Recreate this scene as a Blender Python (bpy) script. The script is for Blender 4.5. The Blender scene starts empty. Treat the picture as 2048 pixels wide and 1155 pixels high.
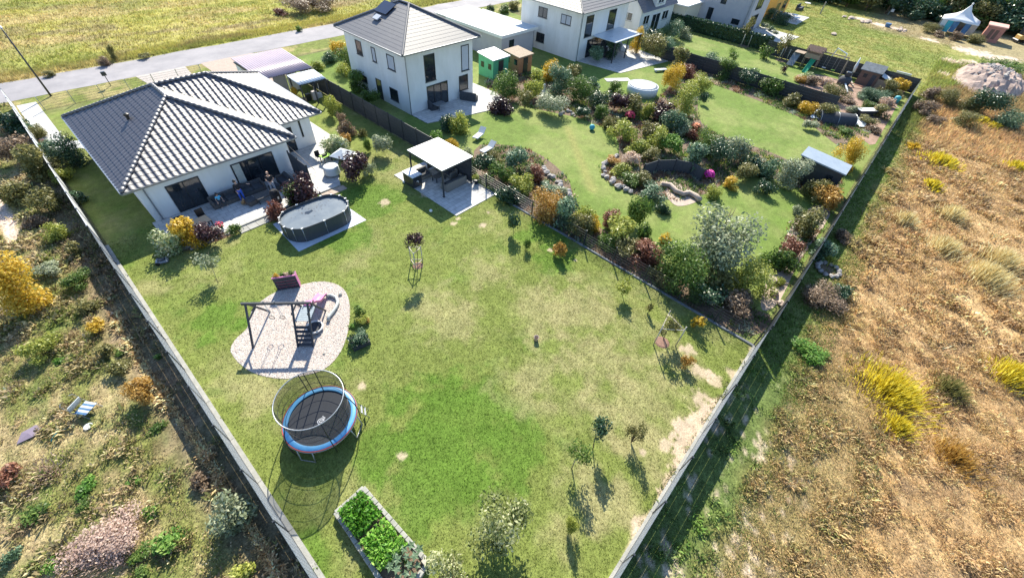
import bpy, math, random
import numpy as np
from mathutils import Vector, Matrix
S = bpy.context.scene
C = S.collection
R_ = math.radians
# ------------------------------------------------------------------ camera
H = 18.5
FPX = 823.13
CAMROWS = ((0.67524238, -0.7353731, 0.05722009), (0.50852947, 0.52032921, 0.68604322), (-0.53427101, -0.43414735, 0.72530722))
cd = bpy.data.cameras.new('camera'); cam = bpy.data.objects.new('camera', cd); C.objects.link(cam)
rm = Matrix(CAMROWS).transposed()
cam.matrix_world = Matrix.Translation((0, 0, H)) @ rm.to_4x4()
cd.sensor_width = 36; cd.lens = FPX / 2048 * 36; cd.clip_start = .1; cd.clip_end = 2000
S.camera = cam
# ------------------------------------------------------------------ sky and sun
EL, AZ = R_(38), R_(45)
w = bpy.data.worlds.new("World"); S.world = w; w.use_nodes = True
sky = w.node_tree.nodes.new('ShaderNodeTexSky'); sky.sky_type = 'NISHITA'; sky.sun_disc = False
sky.sun_elevation = EL; sky.sun_rotation = R_(45); sky.altitude = 50; sky.ozone_density = 3.5; sky.dust_density = .4
w.node_tree.links.new(sky.outputs[0], w.node_tree.nodes['Background'].inputs[0])
w.node_tree.nodes['Background'].inputs[1].default_value = .125
sl = bpy.data.lights.new('sun', 'SUN'); sl.energy = 5.0; sl.angle = R_(.5); sl.color = (1, .93, .78)
sun = bpy.data.objects.new('sun', sl); C.objects.link(sun)
sd = Vector((-math.cos(EL) * math.sin(AZ), -math.cos(EL) * math.cos(AZ), -math.sin(EL)))
sun.rotation_euler = sd.to_track_quat('-Z', 'Y').to_euler(); sun.location = (30, 30, 40)
S.view_settings.view_transform = 'Standard'; S.view_settings.look = 'None'; S.view_settings.gamma = 1
S.view_settings.exposure = .97
S.render.engine = 'CYCLES'
S.cycles.max_bounces = 5; S.cycles.diffuse_bounces = 2; S.cycles.glossy_bounces = 3; S.cycles.transmission_bounces = 3
S.cycles.transparent_max_bounces = 12; S.cycles.caustics_reflective = False; S.cycles.caustics_refractive = False
# ------------------------------------------------------------------ helpers
rng = np.random.default_rng(7)
def ray(x, y):
    a = (x - 1024) / FPX; b = -(y - 577.5) / FPX
    return [CAMROWS[0][i] * a + CAMROWS[1][i] * b - CAMROWS[2][i] for i in range(3)]
def at(x, y, z=0.0):
    """ground-plane survey: where the photo's pixel lies at height z"""
    d = ray(x, y); t = (z - H) / d[2]
    return Vector((d[0] * t, d[1] * t, z))
def mpp(x, y, z=0.0):
    d = ray(x, y); return (z - H) / d[2] / FPX
def tag(o, label=None, cat=None, group=None, kind=None):
    if label: o['label'] = label
    if cat: o['category'] = cat
    if group: o['group'] = group
    if kind: o['kind'] = kind
    return o
def empty(name, loc=(0, 0, 0), rz=0, label=None, cat=None, group=None):
    o = bpy.data.objects.new(name, None); C.objects.link(o); o.location = loc; o.rotation_euler = (0, 0, rz)
    o.empty_display_size = .2
    return tag(o, label, cat, group)
def newobj(name, me, m, parent=None, loc=None, smooth=False):
    o = bpy.data.objects.new(name, me); C.objects.link(o)
    if m and not me.materials: me.materials.append(m)
    if parent: o.parent = parent
    if loc is not None: o.location = loc
    if smooth: me.shade_smooth()
    return o
def npmesh(name, V, F, attrs=None):
    """V (n,3), F (m,k) numpy -> mesh; attrs {name:(domain,type,array)}"""
    me = bpy.data.meshes.new(name); V = np.asarray(V, np.float32); F = np.asarray(F, np.int32)
    m, k = F.shape
    me.vertices.add(len(V)); me.vertices.foreach_set('co', V.ravel())
    me.loops.add(m * k); me.loops.foreach_set('vertex_index', F.ravel())
    me.polygons.add(m); me.polygons.foreach_set('loop_start', np.arange(0, m * k, k, dtype=np.int32))
    me.update(calc_edges=True)
    for n, (dom, typ, arr) in (attrs or {}).items():
        a = me.attributes.new(n, typ, dom)
        a.data.foreach_set('color' if 'COLOR' in typ else 'value', np.asarray(arr, np.float32).ravel())
    return me
class MB:
    def __init__(s): s.v = []; s.f = []
    def add(s, vs, fs):
        n = len(s.v); s.v += [tuple(p) for p in vs]; s.f += [tuple(i + n for i in f) for f in fs]; return s
    def box(s, a, b):
        x0, y0, z0 = a; x1, y1, z1 = b
        return s.add([(x0, y0, z0), (x1, y0, z0), (x1, y1, z0), (x0, y1, z0), (x0, y0, z1), (x1, y0, z1), (x1, y1, z1), (x0, y1, z1)],
                     [(0, 3, 2, 1), (4, 5, 6, 7), (0, 1, 5, 4), (1, 2, 6, 5), (2, 3, 7, 6), (3, 0, 4, 7)])
    def bbox(s, a, b, r=.02):
        """box with chamfered upright and top edges"""
        x0, y0, z0 = a; x1, y1, z1 = b
        def ring(i, z): return [(x0 + i + r, y0 + i, z), (x1 - i - r, y0 + i, z), (x1 - i, y0 + i + r, z), (x1 - i, y1 - i - r, z), (x1 - i - r, y1 - i, z), (x0 + i + r, y1 - i, z), (x0 + i, y1 - i - r, z), (x0 + i, y0 + i + r, z)]
        vs = ring(0, z0) + ring(0, z1 - r) + ring(r * .8, z1)
        fs = [tuple(range(7, -1, -1)), tuple(range(16, 24))]
        for k in (0, 8): fs += [(k + i, k + (i + 1) % 8, k + 8 + (i + 1) % 8, k + 8 + i) for i in range(8)]
        return s.add(vs, fs)
    def obox(s, c, half, ux, uy, uz):
        c = Vector(c); ux, uy, uz = Vector(ux) * half[0], Vector(uy) * half[1], Vector(uz) * half[2]
        vs = [c + i * ux + j * uy + k * uz for k in (-1, 1) for (i, j) in ((-1, -1), (1, -1), (1, 1), (-1, 1))]
        return s.add(vs, [(0, 3, 2, 1), (4, 5, 6, 7), (0, 1, 5, 4), (1, 2, 6, 5), (2, 3, 7, 6), (3, 0, 4, 7)])
    def beam(s, p, q, wd=.08, hd=.08, up=(0, 0, 1)):
        p, q = Vector(p), Vector(q); d = (q - p); L = d.length; d.normalize(); u = Vector(up)
        if abs(d.dot(u)) > .95: u = Vector((1, 0, 0))
        sx = d.cross(u).normalized(); sz = sx.cross(d)
        return s.obox((p + q) / 2, (L / 2, wd / 2, hd / 2), d, sx, sz)
    def path(s, pts, rad, n=6, closed=False, cap=True):
        pts = [Vector(p) for p in pts]; m = len(pts)
        rad = rad if hasattr(rad, '__len__') else [rad] * m
        base = len(s.v); prev = None
        for i, p in enumerate(pts):
            if closed: d = pts[(i + 1) % m] - pts[i - 1]
            else: d = pts[min(i + 1, m - 1)] - pts[max(i - 1, 0)]
            d.normalize()
            if prev is None: a = d.cross(Vector((0, 0, 1)) if abs(d.z) < .9 else Vector((1, 0, 0)))
            else: a = prev - d * prev.dot(d)
            a.normalize(); b = d.cross(a); prev = a
            for k in range(n):
                t = 2 * math.pi * k / n; s.v.append(tuple(p + (a * math.cos(t) + b * math.sin(t)) * rad[i]))
        for i in range(m if closed else m - 1):
            j = (i + 1) % m
            for k in range(n): s.f.append((base + i * n + k, base + i * n + (k + 1) % n, base + j * n + (k + 1) % n, base + j * n + k))
        if cap and not closed:
            s.f.append(tuple(base + k for k in range(n - 1, -1, -1))); s.f.append(tuple(base + (m - 1) * n + k for k in range(n)))
        return s
    def rod(s, p, q, r=.03, n=6, r2=None): return s.path([p, q], [r, r if r2 is None else r2], n)
    def lathe(s, prof, c=(0, 0, 0), n=20, sx=1, sy=1, capb=True, capt=True):
        base = len(s.v)
        for (r, z) in prof:
            for k in range(n):
                t = 2 * math.pi * k / n; s.v.append((c[0] + r * math.cos(t) * sx, c[1] + r * math.sin(t) * sy, c[2] + z))
        for i in range(len(prof) - 1):
            for k in range(n): s.f.append((base + i * n + k, base + i * n + (k + 1) % n, base + (i + 1) * n + (k + 1) % n, base + (i + 1) * n + k))
        if capb: s.f.append(tuple(base + k for k in range(n - 1, -1, -1)))
        if capt: s.f.append(tuple(base + (len(prof) - 1) * n + k for k in range(n)))
        return s
    def prism(s, poly, z0, z1):
        n = len(poly)
        a = sum(poly[i][0] * poly[(i + 1) % n][1] - poly[(i + 1) % n][0] * poly[i][1] for i in range(n))
        if a < 0: poly = poly[::-1]
        vs = [(p[0], p[1], z0) for p in poly] + [(p[0], p[1], z1) for p in poly]
        return s.add(vs, [tuple(range(n - 1, -1, -1)), tuple(range(n, 2 * n))] + [(i, (i + 1) % n, n + (i + 1) % n, n + i) for i in range(n)])
    def blob(s, c, r, seed=0, n=8, m=5, j=.15):
        rd = random.Random(seed); c = Vector(c); base = len(s.v)
        s.v.append(tuple(c - Vector((0, 0, r[2]))))
        for i in range(1, m):
            ph = math.pi * i / m - math.pi / 2
            for k in range(n):
                t = 2 * math.pi * k / n; q = 1 + rd.uniform(-j, j)
                s.v.append((c.x + r[0] * q * math.cos(ph) * math.cos(t), c.y + r[1] * q * math.cos(ph) * math.sin(t), c.z + r[2] * q * math.sin(ph)))
        s.v.append(tuple(c + Vector((0, 0, r[2])))); top = len(s.v) - 1
        for k in range(n): s.f.append((base, base + 1 + (k + 1) % n, base + 1 + k))
        for i in range(m - 2):
            for k in range(n):
                a = base + 1 + i * n; s.f.append((a + k, a + (k + 1) % n, a + n + (k + 1) % n, a + n + k))
        a = base + 1 + (m - 2) * n
        for k in range(n): s.f.append((a + k, a + (k + 1) % n, top))
        return s
    def build(s, name, m, parent=None, smooth=False, loc=None, bevel=0):
        me = bpy.data.meshes.new(name); me.from_pydata(s.v, [], s.f); me.update()
        o = newobj(name, me, m, parent, loc, smooth)
        if bevel:
            b = o.modifiers.new('bevel', 'BEVEL'); b.width = bevel; b.segments = 2; b.limit_method = 'ANGLE'
        return o
# ------------------------------------------------------------------ materials
def _new(name):
    m = bpy.data.materials.new(name); m.use_nodes = True; nt = m.node_tree
    return m, nt, nt.nodes, nt.links, nt.nodes['Principled BSDF']
def mat(name, c1, c2=None, scale=4, rough=.75, bump=0, bscale=None, metal=0, spec=.5, transl=0, alpha=1, detail=4, stretch=None):
    m, nt, N, L, P = _new(name)
    P.inputs['Roughness'].default_value = rough; P.inputs['Metallic'].default_value = metal
    P.inputs['Specular IOR Level'].default_value = spec
    P.inputs['Base Color'].default_value = (*c1, 1)
    tc = N.new('ShaderNodeTexCoord'); src = tc.outputs['Object']
    if stretch:
        mp = N.new('ShaderNodeMapping'); mp.inputs['Scale'].default_value = stretch; L.new(src, mp.inputs[0]); src = mp.outputs[0]
    if c2:
        nz = N.new('ShaderNodeTexNoise'); nz.inputs['Scale'].default_value = scale; nz.inputs['Detail'].default_value = detail; nz.inputs['Roughness'].default_value = .65
        L.new(src, nz.inputs['Vector'])
        cr = N.new('ShaderNodeValToRGB'); cr.color_ramp.elements[0].position = .35; cr.color_ramp.elements[1].position = .65
        cr.color_ramp.elements[0].color = (*c1, 1); cr.color_ramp.elements[1].color = (*c2, 1)
        L.new(nz.outputs['Fac'], cr.inputs[0]); L.new(cr.outputs[0], P.inputs['Base Color'])
    if bump:
        b = N.new('ShaderNodeBump'); b.inputs['Strength'].default_value = bump; b.inputs['Distance'].default_value = .05
        nb = N.new('ShaderNodeTexNoise'); nb.inputs['Scale'].default_value = bscale or scale * 3; nb.inputs['Detail'].default_value = 5
        L.new(src, nb.inputs['Vector']); L.new(nb.outputs['Fac'], b.inputs['Height']); L.new(b.outputs[0], P.inputs['Normal'])
    if alpha < 1:
        out = N['Material Output']; t = N.new('ShaderNodeBsdfTransparent'); mx = N.new('ShaderNodeMixShader'); mx.inputs[0].default_value = alpha
        L.new(t.outputs[0], mx.inputs[1]); L.new(P.outputs[0], mx.inputs[2]); L.new(mx.outputs[0], out.inputs[0])
    return m
def ground_mat(name, nscale=14, contrast=.55, bump=.5, rough=.95):
    """colour from the surface's own map (attribute col) broken up by fine blade-sized noise"""
    m, nt, N, L, P = _new(name)
    P.inputs['Roughness'].default_value = rough; P.inputs['Specular IOR Level'].default_value = .15
    a = N.new('ShaderNodeAttribute'); a.attribute_name = 'col'
    tc = N.new('ShaderNodeTexCoord')
    prev = a.outputs['Color']
    for sc, am in ((nscale, contrast), (nscale * .22, contrast * .55), (nscale * .06, contrast * .4)):
        nz = N.new('ShaderNodeTexNoise'); nz.inputs['Scale'].default_value = sc; nz.inputs['Detail'].default_value = 3; nz.inputs['Roughness'].default_value = .7
        L.new(tc.outputs['Object'], nz.inputs['Vector'])
        mr = N.new('ShaderNodeMapRange'); mr.inputs[1].default_value = .3; mr.inputs[2].default_value = .7; mr.inputs[3].default_value = 1 - am; mr.inputs[4].default_value = 1 + am
        L.new(nz.outputs['Fac'], mr.inputs[0])
        vm = N.new('ShaderNodeVectorMath'); vm.operation = 'SCALE'; L.new(prev, vm.inputs[0]); L.new(mr.outputs[0], vm.inputs['Scale']); prev = vm.outputs[0]
    L.new(prev, P.inputs['Base Color'])
    b = N.new('ShaderNodeBump'); b.inputs['Strength'].default_value = bump; b.inputs['Distance'].default_value = .06
    nb = N.new('ShaderNodeTexNoise'); nb.inputs['Scale'].default_value = nscale * .8; nb.inputs['Detail'].default_value = 4
    L.new(tc.outputs['Object'], nb.inputs['Vector']); L.new(nb.outputs['Fac'], b.inputs['Height']); L.new(b.outputs[0], P.inputs['Normal'])
    return m
def blade_mat(name, transl=.35, rough=.5, spec=.3):
    m, nt, N, L, P = _new(name)
    P.inputs['Roughness'].default_value = rough; P.inputs['Specular IOR Level'].default_value = spec
    a = N.new('ShaderNodeAttribute'); a.attribute_name = 'col'
    L.new(a.outputs['Color'], P.inputs['Base Color'])
    t = N.new('ShaderNodeBsdfTranslucent'); L.new(a.outputs['Color'], t.inputs[0])
    mx = N.new('ShaderNodeMixShader'); mx.inputs[0].default_value = transl
    L.new(P.outputs[0], mx.inputs[1]); L.new(t.outputs[0], mx.inputs[2]); L.new(mx.outputs[0], N['Material Output'].inputs[0])
    return m
def leafmat(name, dark, mid, light, transl=.38, rough=.45, spec=.35):
    m, nt, N, L, P = _new(name)
    P.inputs['Roughness'].default_value = rough; P.inputs['Specular IOR Level'].default_value = spec
    a = N.new('ShaderNodeAttribute'); a.attribute_name = 'v'
    tc = N.new('ShaderNodeTexCoord'); nz = N.new('ShaderNodeTexNoise'); nz.inputs['Scale'].default_value = 2.6; nz.inputs['Detail'].default_value = 2
    L.new(tc.outputs['Object'], nz.inputs['Vector'])
    mi = N.new('ShaderNodeMix'); mi.inputs[0].default_value = .4; L.new(a.outputs['Fac'], mi.inputs[2]); L.new(nz.outputs['Fac'], mi.inputs[3])
    cr = N.new('ShaderNodeValToRGB'); e = cr.color_ramp.elements; e[0].position = .2; e[0].color = (*dark, 1); e[1].position = .8; e[1].color = (*light, 1)
    q = e.new(.5); q.color = (*mid, 1)
    L.new(mi.outputs[0], cr.inputs[0]); L.new(cr.outputs[0], P.inputs['Base Color'])
    t = N.new('ShaderNodeBsdfTranslucent'); L.new(cr.outputs[0], t.inputs[0])
    mx = N.new('ShaderNodeMixShader'); mx.inputs[0].default_value = transl
    L.new(P.outputs[0], mx.inputs[1]); L.new(t.outputs[0], mx.inputs[2]); L.new(mx.outputs[0], N['Material Output'].inputs[0])
    return m
M = {}
M['white_wall'] = mat('white_render', (.82, .82, .81), (.72, .72, .70), .9, .85, .15, 60, stretch=(1, 1, .35))
M['cream_wall'] = mat('cream_render', (.74, .66, .52), (.70, .62, .49), 1.2, .85, .1, 60)
M['grey_wall'] = mat('grey_render', (.52, .50, .52), (.47, .45, .48), 1.5, .85, .25, 30)
M['yellow_wall'] = mat('yellow_render', (.85, .45, .10), (.80, .42, .09), 1.5, .85, .1, 60)
M['tile'] = mat('glazed_roof_tile', (.042, .040, .052), (.066, .060, .074), 3, .55, .08, 30, spec=1.0); M['tile'].node_tree.nodes['Principled BSDF'].inputs['IOR'].default_value = 1.75
M['tile_flat'] = mat('matt_roof_tile', (.065, .065, .078), (.09, .088, .10), 1.4, .50, .06, 25, spec=1.0); M['tile_flat'].node_tree.nodes['Principled BSDF'].inputs['IOR'].default_value = 1.6
M['tile_smooth'] = mat('smooth_roof_tile', (.060, .060, .074), (.080, .078, .088), 1.4, .62, .04, 25, spec=.9); M['tile_smooth'].node_tree.nodes['Principled BSDF'].inputs['IOR'].default_value = 1.75
M['gutter'] = mat('grey_gutter_metal', (.30, .32, .35), (.25, .27, .30), 6, .4, metal=.6)
M['white_metal'] = mat('white_painted_metal', (.78, .78, .78), (.7, .7, .7), 5, .4)
M['dark_metal'] = mat('anthracite_metal', (.028, .034, .042), (.04, .046, .055), 8, .4)
M['silver'] = mat('galvanised_steel', (.42, .44, .46), (.32, .34, .36), 9, .4, metal=.7)
M['glass'] = mat('window_glass', (.012, .017, .024), (.03, .04, .05), .5, .06, spec=.9)
M['curtain'] = mat('curtain_cloth', (.55, .55, .5), (.42, .44, .4), 3, .9)
M['frame'] = mat('dark_window_frame', (.02, .025, .032), None, 4, .4)
M['frame_white'] = mat('white_window_frame', (.8, .8, .8), None, 4, .5)
M['shutter'] = mat('pale_roller_shutter', (.52, .55, .62), (.46, .49, .56), 3, .6)
M['concrete'] = mat('concrete', (.42, .41, .38), (.30, .30, .27), 2.5, .9, .3, 20)
M['kerb_dark'] = mat('weathered_kerb', (.22, .24, .26), (.14, .16, .17), 2.5, .9, .3, 20)
M['paving'] = mat('grey_slabs', (.50, .50, .49), (.42, .42, .42), 1.6, .85, .2, 15)
M['asphalt'] = mat('pale_worn_asphalt', (.36, .34, .35), (.26, .25, .265), .35, .9, .3, 18, detail=9)
M['shed_roof'] = mat('blue_grey_roofing', (.30, .36, .43), (.25, .31, .38), 1.5, .6)
M['strip'] = mat('grey_privacy_strip', (.22, .26, .31), (.15, .19, .24), 1.6, .55, .1, 10)
M['gravel'] = mat('pale_gravel', (.62, .56, .50), (.36, .32, .30), 26, .95, .8, 26)
M['soil'] = mat('garden_soil', (.13, .085, .055), (.22, .16, .11), 5, .95, .6, 20)
M['bark'] = mat('bark', (.10, .07, .045), (.18, .13, .09), 9, .9, .5, 30)
M['paletwig'] = mat('pale_twig', (.42, .36, .27), (.28, .22, .16), 9, .85)
M['wood'] = mat('weathered_wood', (.40, .31, .22), (.27, .20, .14), 6, .8, .3, 25, stretch=(1, 1, 6))
M['pale_wood'] = mat('peeled_round_wood', (.55, .50, .42), (.40, .36, .28), 7, .75)
M['dark_wood'] = mat('dark_stained_wood', (.035, .04, .05), (.06, .065, .08), 6, .6)
M['step_wood'] = mat('grey_blue_board', (.36, .42, .47), (.27, .32, .37), 8, .7)
M['brown_wood'] = mat('brown_stained_boards', (.20, .12, .09), (.14, .085, .065), 5, .8, .3, 18, stretch=(5, 5, 1))
M['red_wood'] = mat('faded_red_panel', (.50, .22, .17), (.42, .18, .14), 3, .75)
M['red_roof'] = mat('faded_red_roofing', (.75, .42, .34), (.68, .36, .30), 3, .7)
M['purple_sheet'] = mat('mauve_corrugated_sheet', (.45, .36, .41), (.39, .31, .36), 1, .35, spec=.6)
M['pale_sheet'] = mat('pale_twinwall_sheet', (.60, .66, .72), (.52, .58, .64), 1.2, .3, spec=.6)
M['pav_roof'] = mat('white_pavilion_roof', (.82, .80, .77), (.78, .76, .73), 1, .4)
M['wicker'] = mat('grey_wicker', (.14, .13, .12), (.09, .085, .08), 25, .8, .5, 40)
M['wicker_light'] = mat('taupe_wicker', (.26, .24, .21), (.18, .165, .15), 25, .8, .5, 40)
M['cushion'] = mat('charcoal_cushion', (.05, .055, .065), (.075, .08, .09), 6, .9)
M['plastic_black'] = mat('black_plastic', (.02, .02, .022), None, 4, .45)
M['plastic_white'] = mat('white_plastic', (.75, .75, .74), None, 4, .45)
M['plastic_green'] = mat('lime_plastic', (.35, .62, .06), None, 4, .45)
M['plastic_dkgreen'] = mat('green_plastic', (.02, .34, .16), None, 4, .4)
M['plastic_pink'] = mat('pink_plastic', (.72, .25, .50), (.66, .22, .45), 3, .4)
M['pink_paint'] = mat('pink_painted_edge', (.72, .12, .26), None, 4, .6)
M['fabric_pale'] = mat('pale_cloth', (.62, .66, .68), (.56, .60, .62), 5, .85)
M['blue_pad'] = mat('blue_vinyl_pad', (.10, .34, .62), (.07, .28, .55), 4, .45)
M['red_edge'] = mat('red_vinyl_edge', (.55, .10, .07), None, 4, .5)
M['tramp_mat'] = mat('black_jump_mat', (.028, .034, .045), (.036, .042, .054), 8, .6)
M['net'] = mat('safety_net', (.025, .03, .035), None, 4, .8, alpha=.52)
M['pool_wall'] = mat('grey_wicker_pool_wall', (.035, .045, .055), (.06, .07, .085), 22, .6)
M['pool_cover'] = mat('grey_pool_cover', (.13, .16, .19), (.19, .22, .24), 1.2, .28, .1, 6)
M['blue_mat'] = mat('pale_ground_sheet', (.60, .65, .72), (.50, .55, .62), 3, .7, .4, 6)
M['stone'] = mat('field_stone', (.42, .39, .36), (.28, .26, .25), 4, .9, .4, 12)
M['red_flower'] = mat('red_petals', (.65, .03, .08), (.75, .10, .15), 9, .6)
M['magenta'] = mat('magenta_petals', (.62, .02, .30), (.72, .05, .38), 9, .6)
M['orange'] = mat('orange_petals', (.75, .25, .10), None, 9, .6)
M['terracotta'] = mat('terracotta', (.42, .18, .10), (.35, .15, .09), 9, .8)
M['sandstone'] = mat('warm_sandstone', (.52, .42, .34), (.42, .33, .27), 3, .9, .3, 12)
M['turq'] = mat('turquoise_cloth', (.05, .45, .45), (.04, .30, .50), 1.5, .6)
M['blue_cloth'] = mat('blue_canvas', (.05, .13, .28), (.10, .22, .38), 2, .7)
M['skin'] = mat('skin', (.58, .36, .26), None, 4, .6)
M['hair'] = mat('dark_hair', (.03, .022, .018), None, 4, .6)
M['black_cloth'] = mat('black_cloth', (.015, .015, .018), (.025, .025, .03), 9, .9)
M['blue_trouser'] = mat('blue_cotton', (.05, .14, .62), (.04, .11, .5), 8, .85)
M['grey_trouser'] = mat('light_grey_cotton', (.42, .45, .52), (.36, .39, .45), 8, .85)
M['cyan_shirt'] = mat('light_blue_cotton', (.12, .55, .80), None, 8, .85)
M['fur'] = mat('sandy_fur', (.42, .28, .14), (.32, .20, .10), 12, .9, .4, 50)
M['poly'] = mat('green_netting', (.10, .22, .16), (.14, .27, .2), 6, .7)
M['water'] = mat('pool_water', (.30, .55, .60), (.4, .62, .66), 1, .08, spec=.8)
M['solar'] = mat('solar_panel', (.012, .016, .035), (.018, .022, .045), 2, .15, spec=.8)
M['gold'] = mat('yellow_machine_paint', (.55, .34, .10), None, 4, .6)
LF = dict(
 green=leafmat('green_leaves', (0.045, 0.09, 0.019), (0.115, 0.20, 0.038), (0.25, 0.35, 0.08)),
 bright=leafmat('fresh_green_leaves', (0.06, 0.15, 0.02), (0.14, 0.30, 0.045), (0.36, 0.50, 0.12), .35),
 dark=leafmat('dark_glossy_leaves', (0.017, 0.048, 0.022), (0.042, 0.096, 0.040), (0.102, 0.176, 0.080), .15, .35, .5),
 olive=leafmat('olive_leaves', (0.085, 0.088, 0.032), (0.204, 0.200, 0.064), (0.407, 0.368, 0.144)),
 yellow=leafmat('yellow_leaves', (0.341, 0.230, 0.023), (0.634, 0.437, 0.046), (0.878, 0.632, 0.115), .4),
 lime=leafmat('lime_leaves', (0.19, 0.235, 0.035), (0.38, 0.42, 0.08), (0.62, 0.62, 0.18), .4),
 silver=leafmat('silvery_leaves', (.16, .20, .10), (.32, .37, .22), (.52, .54, .38), .3),
 purple=leafmat('purple_leaves', (0.023, 0.010, 0.012), (0.058, 0.022, 0.026), (0.138, 0.065, 0.060), .2, .35, .5),
 red=leafmat('russet_leaves', (0.12, 0.04, 0.028), (0.27, 0.11, 0.07), (0.46, 0.24, 0.15), .3),
 orange=leafmat('orange_leaves', (0.26, 0.14, 0.03), (0.48, 0.28, 0.06), (0.68, 0.45, 0.14), .35),
 brown=leafmat('dry_brown_stems', (0.13, 0.09, 0.06), (0.28, 0.20, 0.13), (0.48, 0.36, 0.25), .3),
 pinkish=leafmat('pinkish_dry_grass', (0.34, 0.23, 0.19), (0.58, 0.42, 0.34), (0.80, 0.64, 0.52), .3),
 straw=leafmat('pale_straw', (0.414, 0.310, 0.115), (0.756, 0.598, 0.276), (0.900, 0.874, 0.552), .35),
 gold=leafmat('golden_plumes', (0.341, 0.276, 0.023), (0.731, 0.575, 0.034), (0.900, 0.828, 0.161), .4),
 applegreen=leafmat('fruit_tree_leaves', (.05, .08, .02), (.26, .30, .10), (.80, .78, .50), .4),
 beangreen=leafmat('bean_leaves', (.06, .18, .02), (.16, .40, .04), (.42, .66, .14), .4),
 variegated=leafmat('cream_variegated_leaves', (0.122, 0.196, 0.057), (0.414, 0.483, 0.230), (0.829, 0.782, 0.552), .3),
 blush=leafmat('cream_blush_flowers', (0.366, 0.230, 0.138), (0.731, 0.529, 0.391), (0.900, 0.805, 0.667), .3),
 bluegreen=leafmat('blue_green_leaves', (0.05, 0.10, 0.05), (0.13, 0.22, 0.12), (0.31, 0.43, 0.28), .28),
)
# ------------------------------------------------------------------ ground colour map
_lat = rng.random((256, 256))
def vnoise(x, y, s, o=0):
    x = x * s + 31.7 + o * 17.3; y = y * s + 11.9 + o * 7.1
    xi = np.floor(x).astype(int); yi = np.floor(y).astype(int); fx = x - xi; fy = y - yi
    fx = fx * fx * (3 - 2 * fx); fy = fy * fy * (3 - 2 * fy)
    g = lambda i, j: _lat[i % 256, j % 256]
    return (g(xi, yi) * (1 - fx) + g(xi + 1, yi) * fx) * (1 - fy) + (g(xi, yi + 1) * (1 - fx) + g(xi + 1, yi + 1) * fx) * fy
def fbm(x, y, s, o=0, n=4):
    r = 0; a = .5; t = 0
    for i in range(n): r = r + a * vnoise(x, y, s * 2 ** i, o + i * 3); t += a; a *= .55
    return r / t
def ss(v, a, b):
    t = np.clip((v - a) / (b - a), 0, 1); return t * t * (3 - 2 * t)
def mixc(c, k, m): return c * (1 - m[:, None]) + np.array(k)[None, :] * m[:, None]
def blob(x, y, p, r, n, soft=.5):
    c = at(*p); return ss(r * (1 + (n - .5) * 1.4) - np.hypot(x - c.x, y - c.y), 0, r * soft)
GREEN = (.10, .175, .026); MID = (.165, .20, .050); DRY = (.30, .275, .13); SAND = (.46, .36, .27); OLIVE = (.14, .14, .055)
def lawn_col(x, y):
    n = fbm(x, y, .25); n2 = fbm(x, y, 1.3, 5); n3 = fbm(x, y, 4, 9, 3)
    c = np.tile(np.array(MID), (len(x), 1))
    c = mixc(c, DRY, ss(n * .6 + n2 * .4, .44, .74) * .6)
    c = mixc(c, GREEN, ss(n2 * .5 + fbm(x, y, .5, 21) * .5, .55, .72) * .55)
    for p, r in (((930, 850), 3.6), ((870, 950), 2.9), ((1030, 900), 2.2), ((900, 790), 1.5), ((1090, 470), 2.2), ((740, 400), 3.2), ((1110, 520), 1.8), ((560, 640), 2.5), ((430, 640), 1.8), ((600, 1120), 1.4), ((760, 900), 1.5), ((690, 480), 2)):
        c = mixc(c, GREEN, blob(x, y, p, r, n2) * .85)
    for p, r in (((1180, 980), 2.3), ((1130, 1080), 1.3), ((1300, 900), 2.3), ((1160, 620), 3.5), ((900, 620), 2.6), ((520, 780), 1.6), ((300, 570), 1.5), ((1370, 720), 1.8), ((1060, 760), 2.2), ((1290, 800), 3.6), ((1200, 720), 2.8), ((1230, 1000), 2.2), ((1080, 620), 3.0), ((980, 540), 2.2)):
        c = mixc(c, DRY, blob(x, y, p, r, n2, .8) * .66)
    # worn strip along the rear fence
    d = y + 1.62; edge = ss(.05 + 1.0 * np.exp(-((x - 12.6) / 2.0) ** 2) - d + (n2 - .5) * 1.1 + (n3 - .5) * .8, 0, .22)
    c = mixc(c, SAND, edge * .9)
    d2 = ss(.22 - d + (n2 - .5) * 1.0, 0, .2) * ss(x, 5, 7); c = mixc(c, SAND, d2 * .8)
    for p, r in (((725, 773), .28), ((803, 912), .22), ((1285, 905), .2), ((1375, 700), .5), ((1395, 740), .55), ((1430, 760), .5), ((1330, 890), .35), ((1400, 800), .7), ((965, 450), .3), ((978, 425), .2), ((905, 447), .3), ((915, 437), .22), ((850, 390), .4), ((770, 405), .5), ((1100, 500), .2), ((1420, 750), .4), ((1150, 520), .15)):
        c = mixc(c, SAND, blob(x, y, p, r, n3, .5) * .75)
    c *= (.92 + .34 * n3)[:, None]
    return c
def lawn2_col(x, y):
    n = fbm(x, y, .3, 4); n2 = fbm(x, y, 1.6, 8)
    c = np.tile(np.array((.15, .215, .05)), (len(x), 1))
    c = mixc(c, (.25, .28, .095), ss(n, .42, .68) * .7); c = mixc(c, GREEN, ss(n2, .55, .75) * .35)
    # worn track across the neighbour's lawn
    a, b = at(1135, 255), at(1185, 380); t = np.clip(((x - a.x) * (b.x - a.x) + (y - a.y) * (b.y - a.y)) / ((b.x - a.x) ** 2 + (b.y - a.y) ** 2), 0, 1)
    d = np.hypot(x - a.x - t * (b.x - a.x), y - a.y - t * (b.y - a.y)); c = mixc(c, (.30, .28, .10), ss(.7 - d, 0, .7) * .6)
    return c * (.85 + .3 * n2)[:, None]
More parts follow.
